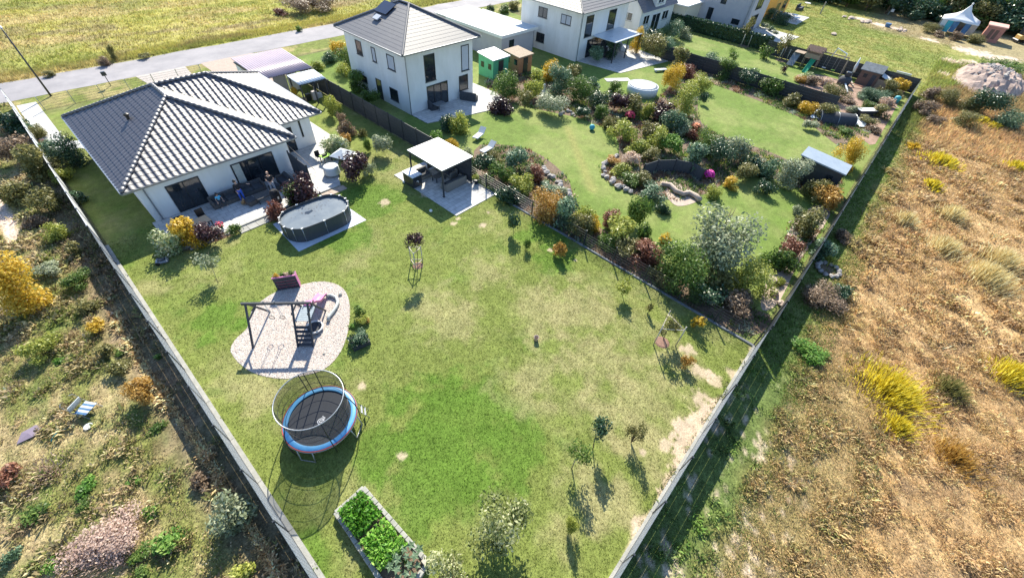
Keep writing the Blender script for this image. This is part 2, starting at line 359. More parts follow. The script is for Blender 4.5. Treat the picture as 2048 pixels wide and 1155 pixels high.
def wild_col(x, y):
    n = fbm(x, y, .12, 2); n2 = fbm(x, y, .6, 6); n3 = fbm(x, y, 2.6, 12); n4 = fbm(x, y, 5, 14, 3)
    c = np.tile(np.array(OLIVE), (len(x), 1))
    # left meadow
    L = (x < -2) & (y < 58)
    cl = mixc(np.tile(np.array((.17, .18, .055)), (len(x), 1)), (.42, .33, .18), ss(n2 * .6 + n3 * .4, .43, .58) * .85)
    cl = mixc(cl, (.20, .13, .085), ss(n3 * .5 + n4 * .5, .58, .72) * .6); cl = mixc(cl, (.09, .15, .03), ss(fbm(x, y, .8, 30), .58, .7) * .6)
    cl = mixc(cl, (.17, .13, .09), ss(x, -4.6, -3.4) * ss(-1.9 - x, 0, .1) * .75)  # brown soil band, with the fence's shadow put into the ground colour
    pa = ss(.42 - np.abs(x + 5.75 + (n3 - .5) * .3), 0, .12) * ss(y, 35.4, 36); cl = mixc(cl, (.60, .46, .37), pa)
    c = np.where(L[:, None], cl, c)
    # right field
    Rr = (y < -1.8)
    cr = mixc(np.tile(np.array((.38, .25, .12)), (len(x), 1)), (.20, .135, .08), ss(n3 * .5 + n2 * .5, .5, .66) * .75)
    cr = mixc(cr, (.50, .355, .18), ss(fbm(x, y, .35, 40) * .6 + n4 * .4, .5, .66) * .65)
    olv = ss(-y, 2.5, 4) * (1 - ss(-y, 5.5, 10)); cr = mixc(cr, (.21, .185, .08), olv * (.75 * ss(28 - x, 0, 14)))
    gs = (1 - ss(-y + (n2 - .5) * 2, 3.2, 5.2)); cr = mixc(cr, (.125, .175, .045), gs * .85)
    gd = (1 - ss(x, 18, 30)) * (1 - ss(-y, 4, 8)); cr = mixc(cr, (.06, .11, .03), gd * gs * .5)
    sp = ss(n3 * .6 + n4 * .4, .57, .64) * (1 - ss(-y, 5.5, 7)) * (1 - ss(x, 15, 20)); cr = mixc(cr, (.50, .40, .30), sp * .8)
    br = ss(x, 75, 82); cr = mixc(cr, (.20, .17, .075), br * .6)
    c = np.where(Rr[:, None], cr, c)
    # meadow beyond the road
    T = (y > 56)
    ct = mixc(np.tile(np.array((.36, .33, .09)), (len(x), 1)), (.42, .33, .15), ss(fbm(x * .4, y * 1.2, .25, 50), .42, .62) * .8)
    ct = mixc(ct, (.22, .17, .10), ss(fbm(x * .5, y * 1.3, .3, 60), .55, .7) * .6); ct = mixc(ct, (.20, .235, .05), ss(fbm(x * .4, y, .2, 70), .5, .7) * .6)
    vg = (y < 61.5); ct = np.where(vg[:, None], mixc(np.tile(np.array((.16, .19, .045)), (len(x), 1)), (.30, .26, .11), ss(n2, .4, .65)), ct)
    c = np.where(T[:, None], ct, c)
    # far lawn beyond the last fence
    F = (x > 76.4) & (y > -3.5 - np.clip(x - 80, 0, 200) * .40) & (y < 56)
    cf = mixc(np.tile(np.array((.19, .225, .055)), (len(x), 1)), (.30, .28, .09), ss(n * .5 + n2 * .5, .42, .64) * .8)
    cf = mixc(cf, (.12, .16, .04), ss(n3, .58, .72) * .4)
    cf = mixc(cf, (.34, .26, .17), ss(x, 108, 113) * (1 - ss(y, 8, 14)) * .7)
    for p, r in (((1930, 100), 2.4), ((1960, 108), 3), ((1990, 118), 2.6), ((1905, 125), 1.8), ((2020, 118), 2), ((1945, 125), 1.6), ((1860, 80), 1.6), ((1720, 38), 1.6), ((1760, 50), 1.8), ((1885, 150), .9), ((1910, 160), .8), ((1795, 58), 1.5)):
        cf = mixc(cf, (.60, .47, .38), blob(x, y, p, r, n3, .4) * .9)
    c = np.where(F[:, None], cf, c)
    c *= (.80 + .52 * n4)[:, None]
    return c
def grid_sheet(name, xs, ys, z, fn, m, kind='structure'):
    X, Y = np.meshgrid(xs, ys); V = np.stack([X.ravel(), Y.ravel(), np.full(X.size, z)], 1)
    nx, ny = len(xs), len(ys); i = np.arange(nx * ny).reshape(ny, nx)
    F = np.stack([i[:-1, :-1].ravel(), i[:-1, 1:].ravel(), i[1:, 1:].ravel(), i[1:, :-1].ravel()], 1)
    col = fn(V[:, 0], V[:, 1]); col = np.concatenate([np.clip(col, .005, .95), np.ones((len(V), 1))], 1)
    o = newobj(name, npmesh(name, V, F, {'col': ('POINT', 'FLOAT_COLOR', col)}), m); return tag(o, kind=kind)
GM_WILD = ground_mat('wild_ground', 9, .5, .8); GM_LAWN = ground_mat('short_lawn', 13, .32, .4)
xs = np.concatenate([[-600, -200, -80, -40], np.arange(-20, -2, .2), np.arange(-2, 22, .25), np.arange(22, 60, .3), np.arange(60, 160, .6), [170, 190, 230, 300, 500, 900]])
ys = np.concatenate([[-500, -200, -90, -50], np.arange(-32, -14, .4), np.arange(-14, -1, .2), np.arange(-1, 56, .5), np.arange(56, 80, .3), np.arange(80, 130, 1), [150, 200, 400, 900]])
grid_sheet('ground', xs, ys, 0, wild_col, GM_WILD)
# the plots are trimmed to their fences
grid_sheet('lawn', np.arange(-1.95, 20.25, .1), np.arange(-1.62, 56, .12), .004, lawn_col, GM_LAWN)
grid_sheet('lawn', np.arange(20.4, 61.0, .3), np.arange(-1.6, 56, .3), .004, lawn2_col, GM_LAWN)
grid_sheet('lawn', np.arange(61.3, 76.6, .3), np.arange(-1.6, 40, .3), .004, lawn2_col, GM_LAWN)
def sheet(name, poly, z, m, kind='structure', th=None):
    b = MB()
    if th: b.prism(poly, z, z + th)
    else:
        a = sum(poly[i][0] * poly[(i + 1) % len(poly)][1] - poly[(i + 1) % len(poly)][0] * poly[i][1] for i in range(len(poly)))
        if a < 0: poly = poly[::-1]
        b.add([(p[0], p[1], z) for p in poly], [tuple(range(len(poly)))])
    o = b.build(name, m); return tag(o, kind=kind) if kind else o
def pxpoly(pts, rad=0, seed=0, sub=3):
    """closed outline through pixel points on the ground, smoothed (Catmull-Rom)"""
    P = [at(*p).to_2d() for p in pts]; n = len(P); out = []; rd = random.Random(seed)
    for i in range(n):
        a, b, c, d = P[i - 1], P[i], P[(i + 1) % n], P[(i + 2) % n]
        for k in range(sub):
            t = k / sub; q = .5 * ((2 * b) + (c - a) * t + (2 * a - 5 * b + 4 * c - d) * t * t + (3 * b - a - 3 * c + d) * t ** 3)
            out.append((q.x + rd.uniform(-rad, rad), q.y + rd.uniform(-rad, rad)))
    return out
# road with ragged edges
rd_ = random.Random(3)
edge_lo = [(x, 59.9 + rd_.uniform(-.12, .12)) for x in range(-60, 240, 2)]; edge_hi = [(x, 65.3 + rd_.uniform(-.25, .25)) for x in range(238, -62, -2)]
sheet('road', edge_lo + edge_hi, .012, M['asphalt'])
sheet('driveway', [(8.2, 56.3), (12.2, 56.3), (12.6, 60.0), (7.8, 60.0)], .016, M['gravel'])
sheet('driveway', [(14.2, 45.6), (20.0, 51.4), (20.0, 60.0), (14.2, 60.0)], .016, mat('driveway_grit', (.50, .38, .31), (.40, .31, .26), 3, .95, .5, 12))
sheet('path', [(-1.9, 46.5), (0.0, 46.5), (0.3, 45.9), (15.0, 45.9), (15.0, 47.2), (0.9, 47.2), (-.5, 48.6), (-.6, 58.6), (-2.0, 58.6)], .02, M['paving'])
# ------------------------------------------------------------------ tufts of grass (uncountable: one object per stretch)
def tufts(name, pts, nb, h, wd, colfn, m, lean=.45, spread=.12, jit=.25, tip=1.25):
    n = len(pts); N = n * nb
    bx = np.repeat(pts[:, 0], nb) + rng.normal(0, spread, N); by = np.repeat(pts[:, 1], nb) + rng.normal(0, spread, N)
    hh = np.repeat(h if hasattr(h, '__len__') else np.full(n, h), nb) * rng.uniform(.55, 1.15, N)
    a = rng.uniform(0, 2 * np.pi, N); la = rng.uniform(0, 2 * np.pi, N); ll = rng.uniform(.05, lean, N) * hh
    ww = wd * rng.uniform(.6, 1.3, N)
    p0 = np.stack([bx - np.cos(a) * ww / 2, by - np.sin(a) * ww / 2, np.zeros(N)], 1); p1 = np.stack([bx + np.cos(a) * ww / 2, by + np.sin(a) * ww / 2, np.zeros(N)], 1)
    p2 = np.stack([bx + np.cos(la) * ll, by + np.sin(la) * ll, hh], 1)
    V = np.stack([p0, p1, p2], 1).reshape(-1, 3); F = np.arange(3 * N).reshape(N, 3)
    c = colfn(bx, by) * tip; c = c * (1 + rng.normal(0, jit, (N, 1))) * (1 + rng.normal(0, .06, (N, 3)))
    c = np.concatenate([np.clip(c, .01, .95), np.ones((N, 1))], 1)
    o = newobj(name, npmesh(name, V, F, {'col': ('FACE', 'FLOAT_COLOR', c)}), m)
    return tag(o, kind='stuff')
def weeds(name, pts, nb, hlo, hhi, wd, colfn, m, pal, pw=.6, spread=.1, tip=1.3, o=300):
    """rank growth: every plant has its own tint and height, broad bent leaves mixed with stalks"""
    n = len(pts); x, y = pts[:, 0], pts[:, 1]; pal = np.array(pal); k = rng.integers(0, len(pal), n)
    nz = fbm(x, y, .9, o); k = np.where(rng.random(n) < .55, np.clip(((nz - .25) * 2 * len(pal)).astype(int), 0, len(pal) - 1), k)
    base = colfn(x, y) * (1 - pw) + pal[k] * pw; base *= np.exp(rng.normal(0, .28, (n, 1)))
    h = hlo + (hhi - hlo) * ss(fbm(x, y, 1.1, o + 40), .4, .7) * rng.uniform(.5, 1.2, n)
    N = n * nb; R3 = lambda v: np.repeat(v, nb, axis=0)
    la = rng.uniform(0, 2 * np.pi, N); H_ = R3(h) * rng.uniform(.5, 1.1, N); ll = H_ * rng.uniform(.15, 1.2, N); w_ = wd * rng.uniform(.5, 1.4, N) * (.6 + R3(h) / hhi)
    bx = R3(x) + rng.normal(0, spread, N); by = R3(y) + rng.normal(0, spread, N); dx, dy = np.cos(la), np.sin(la); z0 = np.zeros(N)
    p0 = np.stack([bx, by, z0], 1); p1 = np.stack([bx + dx * ll * .5 - dy * w_, by + dy * ll * .5 + dx * w_, H_ * .8], 1); p2 = np.stack([bx + dx * ll, by + dy * ll, H_ * .9], 1); p3 = np.stack([bx + dx * ll * .5 + dy * w_, by + dy * ll * .5 - dx * w_, H_ * .8], 1)
    V = np.stack([p0, p1, p2, p3], 1).reshape(-1, 3); c = R3(base) * tip * (1 + rng.normal(0, .16, (N, 1))); c = np.concatenate([np.clip(c, .01, .9), np.ones((N, 1))], 1)
    return tag(newobj(name, npmesh(name, V, np.arange(4 * N).reshape(N, 4), {'col': ('FACE', 'FLOAT_COLOR', c)}), m), kind='stuff')
PALR = ((.22, .15, .08), (.52, .37, .18), (.38, .25, .13), (.62, .46, .22), (.28, .24, .08), (.48, .29, .14))
PALL = ((.20, .13, .09), (.16, .19, .05), (.46, .35, .20), (.22, .25, .07), (.58, .46, .30), (.30, .20, .13))
PALG = ((.09, .17, .035), (.15, .26, .05), (.22, .30, .08), (.07, .13, .03))
def strip_col(x, y): return np.tile(np.array((.13, .21, .04)), (len(x), 1)) * (.8 + .5 * fbm(x, y, 1.6, 620))[:, None]
BM = blade_mat('grass_blades', .4)
def scatter(x0, x1, y0, y1, dens, keep=None):
    n = int((x1 - x0) * (y1 - y0) * dens); p = np.stack([rng.uniform(x0, x1, n), rng.uniform(y0, y1, n)], 1)
    return p[keep(p[:, 0], p[:, 1])] if keep else p
# outlines needed to keep grass off hard surfaces
GRAVEL = pxpoly([(560, 757), (500, 742), (463, 706), (470, 680), (495, 655), (505, 620), (540, 590), (580, 575), (640, 563), (680, 572), (698, 600), (698, 650), (683, 700), (650, 737), (600, 752)], 0, 0, 4)
def inpoly(x, y, poly):
    r = np.zeros(len(x), bool); n = len(poly)
    for i in range(n):
        x1, y1 = poly[i]; x2, y2 = poly[(i + 1) % n]
        c = ((y1 > y) != (y2 > y)) & (x < (x2 - x1) * (y - y1) / (y2 - y1 + 1e-12) + x1); r ^= c
    return r
TERR = [(0.7, 28.0), (9.0, 28.0), (12.2, 27.9), (13.3, 30.2), (15.9, 33.6), (15.9, 42.0), (14.25, 42.0), (14.25, 34.9), (10.7, 34.9), (10.7, 32.1), (0.7, 32.1)]
PAV = [(16.1, 18.9), (20.1, 18.9), (20.1, 26.4), (16.1, 26.4)]
MATP = [(6.15, 23.0), (11.15, 22.9), (11.0, 26.6), (6.3, 26.8)]
VEG = [(-.62, 3.6), (.85, 3.55), (.72, 7.62), (-.5, 7.6)]
def onlawn(x, y):
    k = np.ones(len(x), bool)
    for P in (GRAVEL, TERR, PAV, MATP, VEG): k &= ~inpoly(x, y, P)
    k &= ~((x > .9) & (x < 14.4) & (y > 32) & (y < 45))
    return k & (lawn_col(x, y)[:, 0] < .36)
tufts('grass', scatter(-1.9, 20.1, -1.5, 13, 200, onlawn), 3, .042, .028, lawn_col, BM, 1.1, .03, .15, 1.3)
tufts('grass', scatter(-1.9, 20.1, 13, 32, 110, onlawn), 2, .05, .04, lawn_col, BM, 1.1, .04, .14, 1.3)
def fieldR(x, y): return ((wild_col(x, y)[:, 0] < .42) | (rng.random(len(x)) < .25)) & (y < -3.5 - 1.6 * (fbm(x, y, .6, 600) - .5) - .8 * (x < 20))
weeds('wild_grass', scatter(3, 28, -19, -2.05, 58, fieldR), 9, .07, .30, .014, wild_col, BM, PALR, .55, .11, 1.42)
weeds('wild_grass', scatter(28, 62, -24, -2.4, 30, fieldR), 8, .10, .42, .026, wild_col, BM, PALR, .5, .18, 1.42)
tufts('strip_grass', scatter(18, 76, -5.0, -1.9, 28, lambda x, y: fbm(x, y, .5, 640) > .3), 5, .12, .05, strip_col, BM, .9, .1, .2, 1.2)
weeds('wild_grass', scatter(3, 24, -8.5, -3.9, 26), 7, .06, .26, .018, wild_col, BM, ((.20, .22, .07), (.30, .28, .10), (.14, .19, .05), (.42, .34, .17)), .75)
weeds('green_weeds', scatter(3, 26, -5.2, -1.95, 30, lambda x, y: fbm(x, y, 1.2, 400) > .45), 7, .05, .24, .02, wild_col, BM, PALG, .8)
tufts('wild_grass', scatter(60, 100, -32, -2.6, 12, None), 5, .5, .10, wild_col, BM, .8, .25, .32, 1.4)
def fieldL(x, y): return ~((np.abs(x + 5.75) < .45) & (y > 35.7))
weeds('wild_grass', scatter(-12, -2.3, 5, 26, 50, lambda x, y: fieldL(x, y) & ((x < -4.2) | (rng.random(len(x)) < .4))), 6, .05, .28, .022, wild_col, BM, PALL, .6, .09)
weeds('wild_grass', scatter(-13, -2.3, 26, 60, 26, fieldL), 6, .06, .32, .035, wild_col, BM, PALL, .5, .12)
weeds('wild_grass', scatter(3, 62, -34, -19, 7, None), 8, .1, .4, .03, wild_col, BM, PALR, .5, .16)
weeds('fence_weeds', np.concatenate([scatter(1.5, 20, -1.68, -1.45, 60, lambda x, y: fbm(x, y, 1.5, 500) > .5), scatter(-2.0, -1.86, 4, 31, 60, lambda x, y: fbm(x, y, 1.5, 510) > .55)]), 6, .05, .2, .014, lawn_col, BM, ((.12, .19, .04), (.20, .24, .07), (.08, .13, .03)), .7, .04)
ln = np.array([tuple(at(a_, b_).to_2d()) for a_, b_ in ((215, 595), (270, 710), (325, 790), (385, 870), (420, 925), (470, 1010), (530, 1100), (560, 1150))]); q_ = rng.random(900) * (len(ln) - 1.001); j_ = q_.astype(int); lp_ = ln[j_] + (ln[j_ + 1] - ln[j_]) * (q_ - j_)[:, None] + rng.normal(0, .08, (900, 2))
weeds('straw_line', lp_, 7, .12, .35, .02, wild_col, BM, ((.60, .42, .22), (.72, .52, .28), (.42, .28, .15)), .9, .06, 1.5)
tufts('wild_grass', scatter(-12, 75, 65.6, 68.4, 26, None), 6, .35, .06, wild_col, BM, .8, .2, .3, 1.2)
tufts('wild_grass', scatter(-12, 70, 68.4, 100, 5, None), 5, .28, .09, wild_col, BM, .9, .3, .3, 1.15)
tufts('wild_grass', scatter(76.8, 125, -3.4, 30, 9, lambda x, y: wild_col(x, y)[:, 0] < .4), 5, .12, .07, wild_col, BM, .8, .2, .2, 1.15)
# ------------------------------------------------------------------ foliage prototypes
def cloud(n, leaf, seed, lobes=7, lr=.5, flat=1.0, upright=0, zmin=-.92):
    r = np.random.default_rng(seed)
    lc = r.normal(0, 1, (lobes, 3)); lc /= np.linalg.norm(lc, axis=1)[:, None]; lc *= r.uniform(.4, .82, (lobes, 1)); lc[0] = 0
    lv = r.uniform(-.22, .22, lobes); lrad = r.uniform(.75, 1.2, lobes) * lr; lrad[0] = .5 if lobes < 12 else .62
    k = r.integers(0, lobes, n); d = r.normal(0, 1, (n, 3)); d /= np.linalg.norm(d, axis=1)[:, None]
    rad = lrad[k] * (r.random(n) ** .45) * (1 + r.normal(0, .06, n)); p = lc[k] + d * rad[:, None]
    p[:, 2] = np.maximum(p[:, 2], zmin + r.random(n) * .1)
    nrm = d * .7 + r.normal(0, .6, (n, 3)); nrm[:, 2] += .3
    if upright: nrm[:, 2] *= .2
    nrm /= np.linalg.norm(nrm, axis=1)[:, None]
    t = np.cross(nrm, r.normal(0, 1, (n, 3))); t /= np.linalg.norm(t, axis=1)[:, None] + 1e-9
    if upright: t = np.cross(np.cross(nrm, [0, 0, 1]), nrm); t /= np.linalg.norm(t, axis=1)[:, None] + 1e-9
    b = np.cross(nrm, t); s = leaf * r.uniform(.6, 1.35, (n, 1)); q = .5
    V = np.stack([p - t * s, p + b * s * q + nrm * s * .12, p + t * s, p - b * s * q + nrm * s * .12], 1).reshape(-1, 3); V[:, 2] *= flat
    v = np.clip(.5 + lv[k] + r.normal(0, .2, n), 0, 1)
    return V, np.arange(4 * n).reshape(n, 4), v
PROTO = {}
def proto(cls, k, upright=0):
    key = (cls, k, upright)
    if key not in PROTO:
        n, leaf = {'xs': (170, .22), 's': (620, .13), 'm': (2100, .08), 'l': (5200, .045), 'sparse': (650, .095), 'lsparse': (2600, .062), 'ball': (900, .12)}[cls]
        V, F, v = cloud(n, leaf, 100 + k * 7 + len(cls), (6 + (k * 3) % 5) if cls != 'ball' else 14, .46 if 'sparse' not in cls else .5, 1, upright)
        me = npmesh('leaf_cloud', V, F, {'v': ('FACE', 'FLOAT', v)}); me.materials.append(LF['green']); PROTO[key] = me
    return PROTO[key]
_pk = [0]
def crown(name, mat_, c, r, cls=None, parent=None, upright=0, rz=None):
    _pk[0] += 1; k = _pk[0] % 5
    R = max(r)
    cls = cls or ('xs' if R < .22 else 's' if R < .55 else 'm' if R < 1.3 else 'l')
    o = bpy.data.objects.new(name, proto(cls, k, upright)); C.objects.link(o)
    o.material_slots[0].link = 'OBJECT'; o.material_slots[0].material = LF[mat_]
    o.location = c; o.scale = [q * 1.2 for q in r]; o.rotation_euler = (0, 0, _pk[0] * 1.7 if rz is None else rz)
    if parent: o.parent = parent
    return o
def shrub(px, py, wpx, leaf, label, hr=.8, cat='shrub', name='shrub', group=None, cls=None, upright=0, maxh=9):
    """a bush whose foliage centre stands at pixel (px,py) and spans wpx pixels"""
    z = .3
    for _ in range(3):
        wd = wpx * mpp(px, py, z); h = min(wd * hr, maxh); z = h * .5
    p = at(px, py, z)
    o = crown(name, leaf, (p.x, p.y, h * .5), (wd * .5, wd * .5, h * .54), cls, None, upright)
    return tag(o, label, cat, group)
def shrub_w(x, y, wd, h, leaf, label, cat='shrub', name='shrub', group=None, cls=None, upright=0, wy=None):
    o = crown(name, leaf, (x, y, h * .5), (wd * .5, (wy or wd) * .5, h * .54), cls, None, upright, 0)
    return tag(o, label, cat, group)
def limbs(b, base, top, r, spread, n=6, seed=0, crz=None):
    rd = random.Random(seed); base, top = Vector(base), Vector(top); mid = base.lerp(top, .55) + Vector((rd.uniform(-.05, .05), rd.uniform(-.05, .05), 0)) * (top - base).length
    b.path([base, mid, top], [r, r * .75, r * .35], 7)
    for i in range(n):
        s = base.lerp(top, rd.uniform(.5, .95)); a = i * 2.4 + rd.uniform(-.4, .4)
        e = s + Vector((math.cos(a) * spread, math.sin(a) * spread, spread * rd.uniform(.3, 1.1))) * rd.uniform(.6, 1)
        b.path([s, s.lerp(e, .5) + Vector((0, 0, -.04 * spread)), e], [r * .45, r * .3, r * .12], 5)
    return b
def tree(x, y, h, cw, ch, leaf, label, cls=None, trunk_r=.05, cat='tree', name='tree', group=None, off=(0, 0), nl=7, bark='bark'):
    """trunk with limbs and a leafy crown; off shifts the crown from the foot"""
    t = empty(name, (x, y, 0), 0, label, cat, group)
    b = MB(); limbs(b, (0, 0, -.05), (off[0], off[1], h - ch * .45), trunk_r, cw * .42, nl, int(x * 10 + y)); b.build('trunk', M[bark], t, True)
    c = crown('crown', leaf, (off[0], off[1], h - ch * .5), (cw * .5, cw * .5, ch * .54), cls, t)
    return t
def treepx(base, top, cwpx, leaf, label, chr_=1.0, **k):
    """tree with foot at pixel base; height solved so that the crown's top falls at pixel top"""
    b = at(*base); best = None
    for i in range(8, 260):
        z = i * .05; q = at(top[0], top[1], z); e = (q.to_2d() - b.to_2d()).length
        if best is None or e < best[0]: best = (e, z, q)
    h = best[1]; cw = cwpx * mpp(top[0], top[1], h * .8); ch = min(cw * chr_, h * .95)
    q = at(top[0], top[1], h - ch * .3); o = (max(-.6, min(.6, q.x - b.x)), max(-.6, min(.6, q.y - b.y)))
    return tree(b.x, b.y, h, cw, ch, leaf, label, off=o, **k)
# upright tussocks
def tussock(x, y, wd, h, leaf, label, n=500, name='grass_clump', cat='grass clump', group=None, blade=.05, lean=.5, wy=None):
    r = np.random.default_rng(int(abs(x * 31 + y * 17) * 10)); wy = wy or wd
    a = r.uniform(0, 2 * np.pi, n); q = np.minimum(np.abs(r.normal(0, .6, n)), 1.15 + .25 * r.random(n)); bx = np.cos(a) * q * wd * .5; by = np.sin(a) * q * wy * .5
    hh = h * r.uniform(.35, 1.2, n) * (1 - .45 * np.minimum(q, 1) ** 2); la = a + r.normal(0, .6, n); l = hh * lean * (q * .7 + r.uniform(0, .5, n))
    wv = blade * r.uniform(.5, 1.2, n); t = r.uniform(0, np.pi, n)
    dx, dy = np.cos(t) * wv, np.sin(t) * wv; tx, ty = bx + np.cos(la) * l, by + np.sin(la) * l
    z = np.zeros(n); mx, my = (bx * .4 + tx * .6), (by * .4 + ty * .6)
    V = np.stack([np.stack([bx, by, z], 1), np.stack([mx + dx, my + dy, hh * .75], 1), np.stack([tx, ty, hh], 1), np.stack([mx - dx, my - dy, hh * .75], 1)], 1).reshape(-1, 3)
    v = np.clip(.55 + r.normal(0, .25, n), 0, 1)
    o = newobj(name, npmesh(name, V, np.arange(4 * n).reshape(n, 4), {'v': ('FACE', 'FLOAT', v)}), LF[leaf], None, (x, y, 0))
    return tag(o, label, cat, group)
def tusspx(px, py, wpx, leaf, label, h=.6, **k):
    z = h * .5; wd = wpx * mpp(px, py, z); p = at(px, py, z); return tussock(p.x, p.y, wd, h, leaf, label, **k)
# ------------------------------------------------------------------ fences
def fence(p0, p1, h, label, style='strip', step=2.5, kerb=None, post_m='silver', group='garden fences', name='fence', panel_m='strip', side=1, kerb_h=.12):
    p0, p1 = Vector((*p0, 0)), Vector((*p1, 0)); L = (p1 - p0).length; d = (p1 - p0) / L; n = Vector((-d.y, d.x, 0)) * side
    t = empty(name, p0, 0, label, 'fence', group); k = max(1, round(L / step)); st = L / k; rd = random.Random(int(L * 10))
    for i in range(k + 1):
        c = d * (i * st); b = MB(); tw = rd.uniform(-.012, .012)
        b.obox(c + Vector((0, 0, h / 2 + .03)) - n * tw + n * .012, (.03, .036, h / 2 + .03), d, n, (0, 0, 1)); b.obox(c + Vector((0, 0, h + .07)), (.034, .04, .012), d, n, (0, 0, 1))
        b.build('post', M[post_m], t)
    for i in range(k):
        a = d * (i * st + .031); c = d * ((i + 1) * st - .031); b = MB(); hh = h * (1 + rd.uniform(-.012, .006))
        if style == 'strip':       # double-rod mesh woven with privacy strips
            z = .05; j = 0
            while z < hh - .05:
                off = n * (.012 if j % 2 else -.004); z2 = min(z + .197, hh)
                b.obox((a + c) / 2 + off + Vector((0, 0, (z + z2) / 2)), ((c - a).length / 2, .003, (z2 - z) / 2), d, n, (0, 0, 1)); z += .195; j += 1
            m = MB(); q = 0
            while q < (c - a).length: m.obox(a + d * q + n * .02 + Vector((0, 0, hh / 2)), (.004, .004, hh / 2), d, n, (0, 0, 1)); q += .25
            for zz in np.arange(.05, hh + .01, .195): m.obox((a + c) / 2 + n * .026 + Vector((0, 0, zz)), ((c - a).length / 2, .005, .005), d, n, (0, 0, 1))
            o = b.build('strip_panel', M[panel_m], t); m.build('wire_mesh', M['silver'], o)
        elif style == 'solid':
            z = .06
            while z < hh - .03:
                z2 = min(z + .29, hh); b.obox((a + c) / 2 + Vector((0, 0, (z + z2) / 2)), ((c - a).length / 2, .018, (z2 - z) / 2), d, n, (0, 0, 1)); z += .298
            b.build('board_panel', M[panel_m], t)
        elif style == 'mesh':
            q = 0
            while q < (c - a).length: b.obox(a + d * q + Vector((0, 0, hh / 2)), (.003, .003, hh / 2), d, n, (0, 0, 1)); q += .1
            for zz in np.arange(.04, hh, .2): b.obox((a + c) / 2 + n * .008 + Vector((0, 0, zz)), ((c - a).length / 2, .005, .006), d, n, (0, 0, 1))
            b.build('wire_mesh', M['dark_metal'], t)
    if kerb:
        rd = random.Random(5)
        for i in range(k):
            b = MB(); a = d * (i * st + .008) + n * (kerb / 2 + .035); c = d * ((i + 1) * st - .008) + n * (kerb / 2 + .035)
            b.obox((a + c) / 2 + Vector((0, 0, kerb_h / 2 - .02 + rd.uniform(0, .015))), ((c - a).length / 2, kerb / 2, kerb_h / 2), d, n, (0, 0, 1)); b.build('kerb_stone', M['concrete' if kerb_h > .1 else 'kerb_dark'], t)
    return t
M['strip_sunlit_tint'] = mat('painted_sunlit_strip', (.66, .68, .70), (.58, .60, .63), 1.6, .4)  # strip colour lightened: sunshine on this fence stretch is put into the paint
fence((-2.12, 3.2), (-2.12, 31.5), 1.6, 'long pale grey privacy fence beside the trampoline and gravel bed', 'strip', 2.5, .17, post_m='dark_metal', side=-1)
fence((-2.12, 31.6), (-2.12, 58.3), 1.6, 'pale fence with painted in sunlight along the shaded side of the tiled bungalow', 'solid', 2.4, None, panel_m='strip_sunlit_tint', side=-1)
fence((1.2, -1.75), (20.25, -1.75), 1.6, 'grey privacy fence behind the worn sandy strip of lawn at the right', 'strip', 2.5, .12, post_m='dark_metal', side=1)
fence((20.5, -1.78), (61.2, -1.78), 1.7, 'dark boundary fence between the shrub garden and the dry brown field', 'solid', 2.5, None, post_m='dark_metal', panel_m='dark_metal', side=1)
fence((61.4, -1.80), (76.6, -1.80), 1.5, 'far slatted fence at the back of the vegetable garden', 'strip', 2.5, None, side=1)
fence((20.3, -1.6), (20.3, 22.4), 1.25, 'dark wire mesh fence with a low kerb beside the saplings', 'mesh', 2.5, .14, post_m='dark_metal', side=1, kerb_h=.09)
fence((20.3, 22.6), (20.3, 48.5), 1.8, 'tall dark board fence between the bungalow garden and the two storey house', 'solid', 2.0, None, post_m='dark_metal', panel_m='dark_wood')
fence((61.15, 4.2), (61.15, 26.5), 1.7, 'dark blue board fence behind the flower beds of the shrub garden', 'solid', 2.0, None, post_m='dark_metal', panel_m='dark_metal')
fence((76.75, -1.7), (76.75, 17.5), 1.8, 'dark board fence behind the green slide and the playhouse', 'solid', 2.0, None, post_m='dark_metal', panel_m='dark_metal')
fence((-.4, 56.1), (13.0, 56.1), 1.1, 'thin upright railing fence between the bungalow and the road', 'mesh', 2.4, None, post_m='silver')
